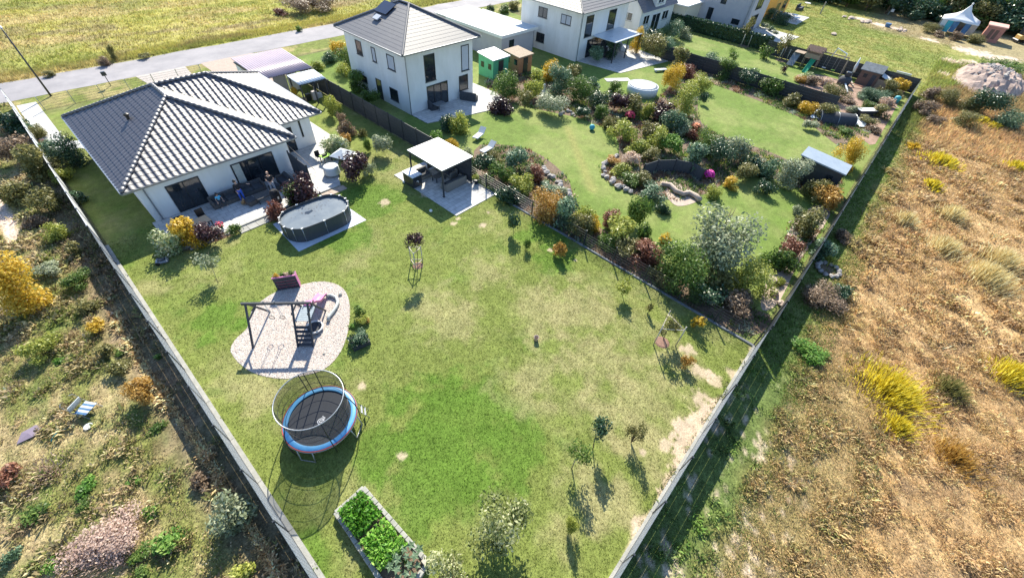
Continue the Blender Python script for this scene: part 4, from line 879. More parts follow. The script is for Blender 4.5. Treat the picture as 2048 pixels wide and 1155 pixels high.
for k in (.38, .62):
    q = tops[0].lerp(tops[1], k); b = MB()
    for s in (-1, 1): b.rod(L_(q + e2 * .0 + e1 * s * .015 + Vector((0, 0, -.07))), L_(q + e1 * s * .06 - Vector((0, 0, 1.0))), .011, 5)
    part(b, 'rope', 'fabric_pale'); c = L_(q - Vector((0, 0, 1.12)))
    part(MB().path([c + e1 * .13 * math.cos(a * .5236) + Vector((0, 0, .13 * math.sin(a * .5236))) for a in range(12)], .016, 6, True), 'ring', 'plastic_black')
    part(MB().lathe([(.03, 0), (.035, .12), (.03, .2)], tuple(L_(q + Vector((0, 0, -.02)))), 8), 'hook', 'silver')
# wavy pink slide
b = MB(); s0 = tc + e2 * .5; prof = []
for i in range(17):
    k = i / 16; z = 1.2 * (1 - k) ** 1.15 + .14 + .07 * math.sin(k * 9); prof.append((s0 + e2 * (k * 1.85), z))
vs = []
for (p, z) in prof:
    for a, dz in ((-.26, .14), (-.23, .15), (-.2, 0), (.2, 0), (.23, .15), (.26, .14)): vs.append(L_(Vector((p.x, p.y, z + dz)) + e1 * a))
fs = [(i * 6 + k, i * 6 + k + 1, i * 6 + k + 7, i * 6 + k + 6) for i in range(16) for k in range(5)]
o = MB().add(vs, fs).build('slide', M['plastic_pink'], ps, True); sm = o.modifiers.new('t', 'SOLIDIFY'); sm.thickness = .03
# curved grey track, basket, bucket
def px_path(pts, z): return [at(*p, z) for p in pts]
tr = MB().path([at(*p, .14) for p in ((652, 592), (662, 590), (672, 594), (676, 603), (672, 614), (665, 624), (658, 632), (656, 640))], .10, 8)
tag(tr.build('play_track', mat('pale_grey_plastic', (.40, .42, .40), (.48, .50, .47), 4, .45), None, True), 'curved pale grey plastic tube lying on the gravel beside the pink slide', 'play tube')
p = at(631, 658, 0); o = empty('basket_swing', p, 0, 'round white rimmed basket lying on the gravel behind the ladder', 'basket')
MB().path([(.42 * math.cos(a * .349), .42 * math.sin(a * .349), .2) for a in range(18)], .045, 8, True).build('rim', M['plastic_white'], o, True); MB().lathe([(.05, .03), (.3, .06), (.4, .18), (.37, .19), (.28, .08), (.05, .05)], n=18).build('bowl', M['cushion'], o, True)
for q, r_, l in (((681, 590), .11, 'small grey stone block near the far tip of the gravel bed'), ((648, 708), .06, 'little pale pebble ball on the gravel near the trampoline')):
    p = at(*q); tag(MB().blob((p.x, p.y, r_ * .7), (r_, r_ * .9, r_ * .8), 3, 9, 6, .08).build('stone', M['concrete'], None), l, 'stone')
# upright pallet planter with pink rim
a, c = at(556, 581), at(600, 574); a.z = c.z = 0; d = (c - a).normalized(); n = Vector((-d.y, d.x, 0)); pl = empty('pallet_planter', a, 0, 'black upright pallet planter with pink rims and flowers beside the gravel', 'planter'); Lp = (c - a).length
b = MB()
for k, z in enumerate((.08, .3, .52, .74, .93)): b.obox(d * Lp / 2 + Vector((0, 0, z)), (Lp / 2, .02, .075), d, n, (0, 0, 1))
for z in (.02,): b.obox(d * Lp / 2 + n * .32 + Vector((0, 0, .5)), (Lp / 2, .02, .5), d, n, (0, 0, 1))
b.build('front_boards', M['dark_wood'], pl)
for k in (0, .5, 1):
    MB().obox(d * (Lp * k * .96 + .02) + n * .16 + Vector((0, 0, .5)), (.025, .14, .5), d, n, (0, 0, 1)).build('side_block', M['dark_wood'], pl)
for z in (.19, .41, .63): MB().obox(d * Lp / 2 + n * .03 + Vector((0, 0, z)), (Lp / 2 - .1, .008, .02), d, n, (0, 0, 1)).build('shelf_edge', M['pink_paint'], pl)
MB().obox(d * Lp / 2 + n * .0 + Vector((0, 0, 1.02)), (Lp / 2 + .02, .03, .022), d, n, (0, 0, 1)).obox(d * (Lp + .03) + n * .15 + Vector((0, 0, .55)), (.012, .17, .5), d, n, (0, 0, 1)).build('rim', M['plastic_pink'], pl)
MB().obox(d * Lp / 2 + n * .16 + Vector((0, 0, .96)), (Lp / 2 - .03, .13, .02), d, n, (0, 0, 1)).build('soil_fill', M['soil'], pl)
for k, lf in ((.2, 'yellow'), (.42, 'bright'), (.62, 'blush'), (.85, 'green')):
    crown('flowers', lf, d * Lp * k + n * .16 + Vector((0, 0, 1.08)), (.17, .15, .13), 's', pl)
# ------------------------------------------------------------------ trampoline
TC = Vector((1.12, 11.25, 0)); t = empty('trampoline', TC, 0, 'round trampoline with blue padding and a tall black safety net', 'trampoline')
def circ(r, z, n=48, c=(0, 0)): return [(c[0] + r * math.cos(2 * math.pi * k / n), c[1] + r * math.sin(2 * math.pi * k / n), z) for k in range(n)]
MB().path(circ(1.56, .80), .035, 8, True).build('frame', M['silver'], t, True)
def annulus(r0, r1, z0, z1, n=48, seg=None):
    b = MB(); vs = []; 
    for (r, z) in ((r0, z1 - .01), (r0 + .03, z1), (r1 - .03, z1), (r1, z1 - .03), (r1, z0), (r0, z0)): vs += circ(r, z, n)
    fs = [(i * n + k, i * n + (k + 1) % n, ((i + 1) % 6) * n + (k + 1) % n, ((i + 1) % 6) * n + k) for i in range(6) for k in range(n)]
    return b.add(vs, fs)
annulus(1.31, 1.54, .82, .87).build('pad', M['blue_pad'], t, True); annulus(1.541, 1.575, .79, .865).build('pad_edge', M['red_edge'], t, True)
MB().lathe([(1.315, .80), (1.315, .812)], n=48).build('jump_mat', M['tramp_mat'], t)
# emblem on the mat: ring, inner curl, short strokes
g = MB(); lg = .818; cx, cy = -.08, -.18
for r0, r1, a0, a1 in ((.11, .15, -40, 275), (.035, .075, 20, 330)):
    N_ = 20; vs = []
    for k in range(N_ + 1):
        a = R_(a0 + (a1 - a0) * k / N_)
        for r_ in (r0, r1): vs.append((cx + r_ * math.cos(a), cy + r_ * math.sin(a), lg))
    g.add(vs, [(2 * k, 2 * k + 1, 2 * k + 3, 2 * k + 2) for k in range(N_)])
for (x0, y0, x1, y1) in ((.08, -.05, .13, .13), (.13, -.02, .22, .02), (.06, .09, .24, .05), (.17, .09, .20, .17)): g.beam((cx + x0, cy + y0, lg), (cx + x1, cy + y1, lg), .035, .004)
g.build('emblem', M['plastic_white'], t)
for k in range(4):
    a0 = R_(35 + 90 * k); P_ = [Vector((1.56 * math.cos(a0 + s), 1.56 * math.sin(a0 + s), .78)) for s in (-.22, .22)]
    F_ = [Vector((1.66 * math.cos(a0 + s), 1.66 * math.sin(a0 + s), .02)) for s in (-.2, .2)]
    MB().path([P_[0], F_[0], F_[1], P_[1]], .025, 7).build('leg', M['silver'], t, True)
for k in range(6):
    a0 = R_(20 + 60 * k); pts = [(r_ * math.cos(a0), r_ * math.sin(a0), z) for r_, z in ((1.64, .35), (1.68, .8), (1.70, 1.2), (1.66, 1.7), (1.55, 2.15), (1.38, 2.5))]
    MB().path(pts, .022, 7).build('pole', M['plastic_black'], t, True)
MB().path(circ(1.37, 2.52), .024, 7, True).build('top_ring', M['silver'], t, True)
MB().lathe([(1.28, .84), (1.30, 1.5), (1.32, 2.1), (1.35, 2.5)], n=48, capb=False, capt=False).build('safety_net', M['net'], t, True)
for z_, r_ in ((1.2, 1.30), (2.08, 1.335)): MB().path([(x, y * (1 + .015 * math.sin(i * .7)), z + .04 * math.sin(i * .6)) for i, (x, y, z) in enumerate(circ(r_, z_))], .009, 5, True).build('net_band', M['plastic_black'], t, True)
MB().path([(x * (1 + .02 * math.sin(i * .9)), y, z + .03 * math.sin(i * .8)) for i, (x, y, z) in enumerate(circ(1.31, 1.62))], .012, 5, True).build('net_band', M['plastic_black'], t, True)
b = MB()
for s in (-.16, .16): a0 = R_(62) + s; b.path([(1.3 * math.cos(a0), 1.3 * math.sin(a0), .85), (1.34 * math.cos(a0), 1.34 * math.sin(a0), 1.6), (1.36 * math.cos(a0), 1.36 * math.sin(a0), 2.5)], .02, 6)
b.build('net_door', M['plastic_black'], t, True)
a0 = R_(-28); ux = Vector((math.cos(a0), math.sin(a0), 0)); uy = Vector((-ux.y, ux.x, 0)); b = MB()
for s in (-.2, .2): b.rod(ux * 1.62 + uy * s + Vector((0, 0, .8)), ux * 1.95 + uy * s, .018, 6)
for k in (.3, .62): b.beam(ux * (1.62 + .33 * k) - uy * .2 + Vector((0, 0, .8 * (1 - k))), ux * (1.62 + .33 * k) + uy * .2 + Vector((0, 0, .8 * (1 - k))), .07, .02)
b.build('ladder', M['silver'], t)
# ------------------------------------------------------------------ pool
sheet('ground_mat', MATP, .02, M['blue_mat'], None); 
gm = [o for o in C.objects if o.name == 'ground_mat'][0]; tag(gm, 'pale bluish protective sheet spread under the oval pool', 'ground sheet')
po = empty('pool', (8.55, 24.75, 0), R_(-3), 'oval above ground pool with dark woven walls and a grey cover', 'pool')
def oval(a, b_, z, n=44): 
    out = []
    for k in range(n):
        th = 2 * math.pi * k / n; cs, sn = math.cos(th), math.sin(th); L0 = a - b_
        out.append((b_ * cs + (L0 if cs > 0 else -L0) * (min(1, abs(cs) * 3)), b_ * sn, z))
    return out
PA, PB = 2.30, 1.42; n = 44
b = MB(); vs = oval(PA, PB, .02) + oval(PA, PB, 1.06) + oval(PA - .05, PB - .05, 1.06) + oval(PA - .05, PB - .05, .9); b.add(vs, [(i * n + k, i * n + (k + 1) % n, (i + 1) * n + (k + 1) % n, (i + 1) * n + k) for i in range(3) for k in range(n)]); b.build('wall', M['pool_wall'], po)
MB().add(oval(PA - .06, PB - .06, .93), [tuple(range(n))]).build('cover', M['pool_cover'], po)
MB().path(oval(PA - .02, PB - .02, 1.08), .04, 7, True).build('rim', M['dark_metal'], po, True)
ov = oval(PA + .01, PB + .01, 0)
for k in range(0, n, 3):
    x, y, _ = ov[k]; MB().rod((x, y, .02), (x, y, 1.06), .022, 6).build('upright', M['silver'], po, True); MB().obox((x * .99, y * .98, 1.115), (.07, .045, .022), (1, 0, 0), (0, 1, 0), (0, 0, 1)).build('rim_cap', M['plastic_white'], po)
rd = random.Random(2); b = MB()
for i in range(40):
    x, y = rd.gauss(.2, .7), rd.gauss(.5, .25)
    if abs(x) < 1.8 and abs(y) < 1.2: b.obox((x, y, .937), (rd.uniform(.02, .06), .006, .003), (math.cos(i), math.sin(i), 0), (-math.sin(i), math.cos(i), 0), (0, 0, 1))
o = b.build('leaf_litter', M['bark'], po)
MB().add([(-.25 + .28 * math.cos(a * .6), .35 + .16 * math.sin(a * .6) * (1 + .4 * math.sin(a * 2)), .94) for a in range(10)], [tuple(range(10))]).build('puddle', M['glass'], po)
# ------------------------------------------------------------------ pavilion
pv = empty('pavilion', (18.5, 23.5, 0), 0, 'open garden pavilion with a flat white roof on black posts', 'pavilion')
PZ = 2.35; x0, x1, y0, y1 = 16.95, 19.95, 21.25, 25.2
def wp(o, t=pv): o.location = Vector(o.location) - t.location; return o
wp(MB().box((x0 - .05, y0 - .05, PZ + .003), (x1 + .05, y1 + .05, PZ + .06)).build('roof', M['pav_roof'], pv))
wp(MB().box((x0, y0, PZ - .16), (x1, y0 + .1, PZ)).box((x0, y1 - .1, PZ - .16), (x1, y1, PZ)).box((x0, y0 + .101, PZ - .16), (x0 + .1, y1 - .101, PZ)).box((x1 - .1, y0 + .101, PZ - .16), (x1, y1 - .101, PZ)).build('frame', M['dark_metal'], pv))
for x in (x0 + .06, x1 - .06):
    for y in (y0 + .06, y1 - .06): wp(MB().box((x - .05, y - .05, .05), (x + .05, y + .05, PZ - .162)).box((x - .09, y - .09, .052), (x + .09, y + .09, .065)).build('post', M['dark_metal'], pv))
b = MB()
for i in range(9): b.box((x1 - .07, y0 + .13, .15 + i * .22), (x1 - .04, y1 - .13, .15 + i * .22 + .212))
wp(b.build('side_screen', M['dark_wood'], pv))
b = MB()
for i in range(9): b.box((x0 + 1.6, y1 - .07, .15 + i * .22), (x1 - .12, y1 - .04, .15 + i * .22 + .212))
wp(b.build('back_screen', M['dark_wood'], pv))
def sofa(x, y, rz, L, label, m1='wicker', deep=.8, back=.68, arms=True, group=None, zb=.05):
    t = empty('sofa', (x, y, zb), rz, label, 'sofa', group)
    MB().bbox((-L / 2, -deep / 2, .02), (L / 2, deep / 2, .28), .02).build('base', M[m1], t)
    MB().bbox((-L / 2, deep / 2 - .16, .281), (L / 2, deep / 2, back), .04).build('backrest', M[m1], t)
    if arms:
        for s in (-1, 1): a, c = sorted((s * L / 2, s * (L / 2 - .14))); MB().bbox((a, -deep / 2, .282), (c, deep / 2 - .17, .56), .03).build('armrest', M[m1], t)
    k = max(1, round((L - .3) / .75)); w_ = (L - .3) / k
    for i in range(k): x_ = -L / 2 + .15 + i * w_; MB().bbox((x_ + .01, -deep / 2 + .02, .283), (x_ + w_ - .01, deep / 2 - .18, .43), .035).build('seat_cushion', M['cushion'], t); MB().bbox((x_ + .02, deep / 2 - .3, .431), (x_ + w_ - .02, deep / 2 - .17, .72), .035).build('back_cushion', M['cushion'], t)
    return t
sofa(18.6, 21.95, R_(180), 2.1, 'taupe wicker sofa seen from behind under the pavilion roof', 'wicker_light')
sofa(19.4, 23.7, R_(-90), 1.9, 'wicker sofa along the dark side screen inside the pavilion', 'wicker_light')
sofa(17.7, 24.6, 0, 1.1, 'wicker armchair at the back of the pavilion beside its rear post', 'wicker_light')
def table(x, y, z, sx, sy, h, m, label, rz=0, group=None):
    t = empty('table', (x, y, z), rz, label, 'table', group); MB().bbox((-sx / 2, -sy / 2, h - .04), (sx / 2, sy / 2, h), .012).build('tabletop', M[m], t)
    for i in (-1, 1):
        for j in (-1, 1): MB().box((i * (sx / 2 - .06) - .03, j * (sy / 2 - .06) - .03, 0), (i * (sx / 2 - .06) + .03, j * (sy / 2 - .06) + .03, h - .041)).build('leg', M['dark_metal'], t)
    return t
table(18.3, 23.4, .05, 1.0, .6, .42, 'wicker', 'low dark wicker table between the pavilion sofas')
cb = empty('outdoor_bar', (16.45, 24.35, 0), R_(0), 'black outdoor bar cabinet with a pale steel top beside the pavilion', 'bar cabinet')
MB().box((-.42, -.62, .06), (.42, .62, .98)).build('cabinet', M['dark_metal'], cb); MB().bbox((-.47, -.67, .983), (.47, .67, 1.03), .01).build('worktop', M['pale_sheet'], cb)
for s in (-1, 1): a, c = sorted((s * .02, s * .4)); MB().box((a, -.635, .12), (c, -.622, .9)).build('door', M['frame'], cb)
MB().box((-.435, -.3, .3), (-.421, .3, .7)).build('side_panel', M['frame'], cb)
MB().path([(-.12, -.66, .55), (-.02, -.70, .62), (.05, -.70, .55), (.0, -.69, .46)], .03, 6).build('hanging_cloth', M['plastic_white'], cb, True)
for q, s, m, l, nm, ct in (((808, 365), .12, 'plastic_white', 'small white bag on the grass beside the outdoor bar', 'bag', 'bag'), ((812, 362), .10, 'terracotta', 'small terracotta pot beside the outdoor bar', 'flower_pot', 'pot')):
    p = at(*q); tag(MB().lathe([(s * .6, 0), (s, s * .3), (s * .9, s * 1.3), (s * .5, s * 1.6)], (p.x, p.y, 0), 12).build(nm, M[m], None, True), l, ct)
p = at(862, 424); tag(MB().lathe([(.02, 0), (.09, .04), (.125, .12), (.09, .20), (.02, .24)], (p.x, p.y, 0), 14).build('ball', M['plastic_white'], None, True), 'small white ball lying in the shadow of the pavilion', 'ball')
p = at(952, 368); pt = empty('potted_plant', (p.x, p.y, .05), 0, 'yellow green plant in a dark pot on the pavilion slab corner', 'potted plant'); MB().lathe([(.13, 0), (.18, .3), (.19, .31), (.15, .3)], n=14).build('pot', M['dark_metal'], pt, True); crown('foliage', 'lime', (0, 0, .52), (.26, .26, .26), 's', pt)
# ------------------------------------------------------------------ terrace furniture
lg_ = sofa(5.15, 31.2, 0, 1.9, 'long dark lounge sofa between the two terrace doors where the child sits', 'wicker', group='terrace lounge set', zb=.1)
sofa(7.1, 31.3, 0, 1.7, 'dark lounge sofa in front of the wide terrace door', 'wicker', group='terrace lounge set', zb=.1)
sofa(9.3, 30.7, R_(-90), 1.3, 'short dark wicker sofa at the right end of the terrace', 'wicker', group='terrace lounge set', zb=.1)
table(7.2, 29.75, .1, 1.1, .8, .45, 'wicker', 'low dark wicker table behind the small sandy dog', 0, 'terrace lounge set')
for x, y, l in ((8.35, 30.5, 'dark wicker armchair beside the man in the black shirt'), (6.35, 29.9, 'dark wicker footstool next to the woman in blue trousers')):
    t_ = empty('lounge_stool', (x, y, .1), .2, l, 'stool', 'terrace lounge set'); MB().bbox((-.32, -.32, 0), (.32, .32, .3), .03).build('base', M['wicker'], t_); MB().bbox((-.31, -.31, .301), (.31, .31, .42), .04).build('seat_cushion', M['cushion'], t_)
g_ = empty('covered_grill', (7.75, 28.95, .1), .3, 'black covered grill standing just in front of the man', 'grill'); MB().bbox((-.28, -.24, 0), (.28, .24, .85), .08).build('cover', M['black_cloth'], g_); MB().bbox((-.25, -.21, .851), (.25, .21, .98), .09).build('lid', M['black_cloth'], g_)
MB().box((-.06, -.255, .3), (.06, -.243, .5)).build('patch', M['plastic_white'], g_)
# parasol lying / dark furniture at left end of the terrace
t_ = table(2.6, 29.0, .1, 1.6, .9, .74, 'dark_metal', 'dark dining table on the shaded left end of the terrace', .1)
for i, (x, y, rz, l) in enumerate(((2.0, 29.9, 0, 'dark terrace chair behind the dining table by the wall corner'), (3.2, 29.9, 0, 'dark terrace chair behind the dining table near the first glass door'), (1.3, 29.0, 1.57, 'dark terrace chair at the far left end of the dining table'))):
    c_ = empty('chair', (x, y, .1), rz, l, 'chair', 'dark dining chairs on the terrace'); MB().bbox((-.24, -.24, .42), (.24, .24, .46), .01).build('seat', M['plastic_black'], c_); MB().bbox((-.24, .2, .461), (.24, .25, .95), .01).build('backrest', M['plastic_black'], c_)
    for a in (-1, 1):
        for c in (-1, 1): MB().rod((a * .21, c * .2, 0), (a * .21, c * .2, .419), .015).build('leg', M['silver'], c_)
kt = empty('kettle_grill', (.55, 29.3, 0), 0, 'round black kettle grill with a pale handle at the shaded house corner', 'grill'); MB().lathe([(.05, .5), (.24, .58), (.29, .72), (.26, .84), (.1, .93), (.02, .95)], n=18).build('bowl', M['plastic_black'], kt, True)
for a in (0, 2.1, 4.2): MB().rod((.1 * math.cos(a), .1 * math.sin(a), .56), (.3 * math.cos(a), .3 * math.sin(a), 0), .015).build('leg', M['silver'], kt)
MB().path([(.3, -.1, .75), (.42, -.05, .78), (.42, .1, .78), (.3, .12, .75)], .015).build('handle', M['plastic_white'], kt)
# tall dark slatted divider and folded parasol at the terrace corner
dv = empty('privacy_divider', (10.55, 30.4, .1), 0, 'dark upright privacy divider at the corner of the bungalow terrace', 'divider'); MB().box((-.03, -1.35, 0), (.03, 1.35, 1.75)).build('panel', M['cushion'], dv)
for y in (-1.38, 0, 1.38): MB().box((-.045, y - .03, 0), (.045, y + .03, 1.85)).build('post', M['dark_metal'], dv)
MB().rod((.25, 1.6, 2.15), (.6, -1.3, 1.1), .02).rod((.25, 1.6, 2.15), (.1, 1.3, .1), .02).build('brace', M['wood'], dv)
# wing terrace: round table under a cover, lime table, chairs
p = at(666, 350); cv = empty('covered_table', (p.x, p.y, .1), 0, 'round table under a pale blue cloth beside the purple bush', 'table'); MB().lathe([(.62, .12), (.6, .4), (.58, .68), (.50, .72), (.02, .76)], n=16, capb=False).build('cloth', M['fabric_pale'], cv, True); MB().lathe([(.3, 0), (.3, .04), (.05, .06), (.05, .6)], n=12).build('foot', M['stone'], cv)
p = at(688, 318, 1.2); um = empty('parasol', (p.x, p.y, .1), .4, 'pale half open square parasol above the terrace table by the cream hydrangea', 'parasol'); MB().rod((0, 0, 0), (0, 0, 1.9), .025, 8).build('pole', M['silver'], um)
MB().add([(-.75, -.65, 1.55), (.75, -.7, 1.5), (.7, .7, 1.55), (-.7, .75, 1.5), (0, 0, 1.95)], [(0, 1, 4), (1, 2, 4), (2, 3, 4), (3, 0, 4)]).build('canopy', M['fabric_pale'], um)
p = at(650, 310, .7); lt_ = table(p.x, p.y, .1, .8, .6, .6, 'plastic_green', 'small lime green topped play table on the bright terrace', .2); o = MB().bbox((-.16, -.1, 0), (.16, .1, .12), .03).build('tray', M['plastic_black'], None); o.location = (p.x - .1, p.y - .05, .703); tag(o, 'little black tray on the lime green play table', 'tray')
for i, (q, l) in enumerate((((640, 322), 'small dark garden chair left of the lime green play table'), ((662, 322), 'small dark garden chair between the lime table and the pale cloth'), ((672, 306), 'dark garden chair behind the lime table near the cream hydrangea'))):
    p = at(*q); c_ = empty('chair', (p.x, p.y, .1), i * 1.3, l, 'chair', 'garden chairs on the bright terrace'); MB().bbox((-.2, -.2, .34), (.2, .2, .38), .01).build('seat', M['plastic_black'], c_); MB().bbox((-.2, .17, .381), (.2, .2, .75), .01).build('backrest', M['plastic_black'], c_)
    for a in (-1, 1):
        for c in (-1, 1): MB().rod((a * .18, c * .17, 0), (a * .21, c * .2, .339), .012).build('leg', M['silver'], c_)
p = at(612, 292); tag(MB().lathe([(.02, 0), (.35, .01), (.35, .04), (.02, .05)], (p.x, p.y, .1), 18, 1.4, .6).build('door_mat', M['plastic_dkgreen'], None), 'dark green oval mat below the white wing wall', 'mat')
p = at(592, 296); tag(MB().box((p.x - .6, p.y - .5, .104), (p.x + .6, p.y + .6, .112)).build('rug', M['cushion'], None), 'black rug outside the glass door of the bungalow wing', 'rug')
# robot mower, grey on the shaded lawn
p = at(326, 524); rm_ = empty('robot_mower', (p.x, p.y, 0), R_(-20), 'grey blue robot mower parked on the shaded lawn below the shrubs', 'robot mower')
MB().bbox((-.34, -.24, .06), (.34, .24, .2), .06).build('body', M['gutter'], rm_); MB().bbox((-.2, -.14, .2), (.2, .14, .25), .03).build('hood', M['dark_metal'], rm_)
for s in (-1, 1): o = MB().lathe([(.11, -.03), (.12, 0), (.11, .03)], n=14).build('wheel', M['plastic_black'], rm_); o.rotation_euler = (R_(90), 0, 0); o.location = (-.22, s * .25, .11)
p = at(1072, 680); fp = empty('bucket', (p.x, p.y, 0), 0, 'small pale bucket standing alone in the middle of the lawn', 'bucket'); MB().lathe([(.11, 0), (.14, .28), (.15, .3), (.13, .29), (.1, .03)], n=14).build('body', M['sandstone'], fp, True); MB().path([(-.14, 0, .3), (0, 0, .40), (.14, 0, .3)], .006).build('handle', M['silver'], fp)
# raised block of edging stones with vegetables
ve = empty('raised_bed', (.1, 5.6, 0), 0, 'long vegetable bed edged with pale concrete blocks at the bottom of the lawn', 'raised bed')
CR = [Vector((-.52, 7.62, 0)), Vector((.78, 7.62, 0)), Vector((.92, 3.65, 0)), Vector((-.66, 3.35, 0))]
MB().prism([(p.x - .1, p.y - 5.6) for p in CR], 0, .2).build('soil', M['soil'], ve)
rd = random.Random(8)
for i in range(4):
    a, c = CR[i], CR[(i + 1) % 4]; L = (c - a).length; d = (c - a) / L; n = Vector((d.y, -d.x, 0)) * -1; k = max(1, round(L / .30)); st = L / k
    for j in range(k):
        q = a + d * (st * (j + .5)) - n * .02 - ve.location; wv = rd.uniform(.08, .095)
        o = MB().obox(q + Vector((0, 0, .15 + rd.uniform(-.006, .01))), (st / 2 - .008, wv, .14), d, n, (0, 0, 1)).build('edging_block', M['concrete'], ve, bevel=.02)
MB().box((-.55, -.05, .2), (.6, .04, .27)).build('divider', M['concrete'], ve)
def leafbox(name, x0, x1, y0, y1, z0, h, n, leaf, lm, label, cat, seed):
    r = np.random.default_rng(seed); V, F, v = cloud(n, leaf, seed, 1, 1)
    P = np.stack([r.uniform(x0, x1, n), r.uniform(y0, y1, n), z0 + h * (r.random(n) ** .5)], 1)
    P[:, 2] *= 1 - .12 * (np.abs((P[:, 0] - (x0 + x1) / 2) / (x1 - x0) * 2) ** 3); P[:, :2] += r.normal(0, .03, (n, 2))
    V = V.reshape(-1, 4, 3); V = V - V.mean(1, keepdims=True) + P[:, None, :]
    o = newobj(name, npmesh(name, V.reshape(-1, 3), F, {'v': ('FACE', 'FLOAT', v)}), LF[lm]); return tag(o, label, cat)
leafbox('bean_plants', -.42, .66, 6.15, 7.45, .2, .5, 1300, .08, 'beangreen', 'square patch of leafy green plants at the far end of the vegetable bed', 'vegetable plants', 5)
leafbox('bean_plants', -.46, .70, 4.65, 5.95, .2, .5, 1300, .085, 'beangreen', 'square patch of leafy green plants in the middle of the vegetable bed', 'vegetable plants', 6)
sq = empty('courgette_plant', (.35, 4.3, .2), 0, 'silvery courgette plant with large leaves at the near end of the vegetable bed', 'courgette plant'); rd = random.Random(4)
b = MB(); stems = MB()
for i in range(16):
    a = i * 2.399; L = .12 + .55 * (i / 16) ** .6; e = Vector((math.cos(a) * L, math.sin(a) * L, .52 - .3 * L + rd.uniform(-.05, .05))); stems.path([(0, 0, 0), e * .5 + Vector((0, 0, -.05)), e - Vector((0, 0, .03))], .010, 5)
    s = rd.uniform(.13, .2); pts = []
    for k in range(15): th = k * 2 * math.pi / 15; rr = s * (1.15 if k % 3 == 0 else .62); pts.append((e.x + rr * math.cos(th), e.y + rr * math.sin(th), e.z + rd.uniform(-.03, .03) - (rr - s) * .3))
    b.add([tuple(e)] + pts, [(0, 1 + k, 1 + (k + 1) % 15) for k in range(15)])
b.build('leaves', leafmat('courgette_leaf', (.16, .24, .14), (.22, .32, .19), (.32, .42, .28), .3), sq); stems.build('stems', LF['bright'], sq)
p = at(850, 1122, .3); tag(MB().bbox((p.x - .1, p.y - .1, .285), (p.x + .1, p.y + .1, .42), .015).build('wooden_block', M['pale_wood'], None), 'small pale wooden block on the edging of the vegetable bed', 'wood block')
# square box planter beside gravel
pb = empty('box_planter', (*at(720, 685).to_2d(), 0), R_(-12), 'low dark square planter full of glossy leaves beside the gravel bed', 'planter'); MB().box((-.46, -.4, 0), (.46, .4, .26)).build('box', M['dark_wood'], pb)
o = leafbox('plants', -.5, .5, -.42, .42, .2, .32, 700, .055, 'dark', None, None, 9); o.parent = pb
crown('tall_leaves', 'bluegreen', (.05, .05, .42), (.42, .36, .22), 'm', pb)
# ------------------------------------------------------------------ people and the dog
def skin_mesh(name, verts, edges, rad, m, parent=None, sub=2, root=0, loc=None):
    me = bpy.data.meshes.new(name); me.from_pydata([tuple(v) for v in verts], edges, []); me.update()
    o = newobj(name, me, None, parent, loc);
    s = o.modifiers.new('skin', 'SKIN'); s.use_smooth_shade = True; sk = me.skin_vertices[0].data
    for i, r in enumerate(rad): sk[i].radius = (r, r) if not hasattr(r, '__len__') else r
    sk[root].use_root = True
    if sub: u = o.modifiers.new('sub', 'SUBSURF'); u.levels = u.render_levels = sub
    me.materials.append(m); return o
def hand(vs, es, rd, wi, d, up, side, curl=.4):
    """palm and five unequal fingers grown from wrist index wi"""
    d, up = Vector(d).normalized(), Vector(up).normalized(); sd_ = d.cross(up).normalized() * side; w_ = Vector(vs[wi])
    palm = len(vs); vs.append(w_ + d * .08); rd.append((.030, .018)); es.append((wi, palm))
    for k, (o, L) in enumerate(((-.03, .075), (-.01, .085), (.012, .08), (.032, .062))):
        a = len(vs); vs.append(w_ + d * .105 + sd_ * o); rd.append(.0095); es.append((palm, a)); vs.append(vs[a] + d * L * .5 - up * L * curl * .35); rd.append(.009); es.append((a, a + 1)); vs.append(vs[a + 1] + d * L * .4 - up * L * curl * .7); rd.append(.008); es.append((a + 1, a + 2))
    a = len(vs); vs.append(w_ + d * .045 - sd_ * .045); rd.append(.011); es.append((palm, a)); vs.append(vs[a] + d * .05 - sd_ * .02 - up * .012); rd.append(.0095); es.append((a, a + 1))
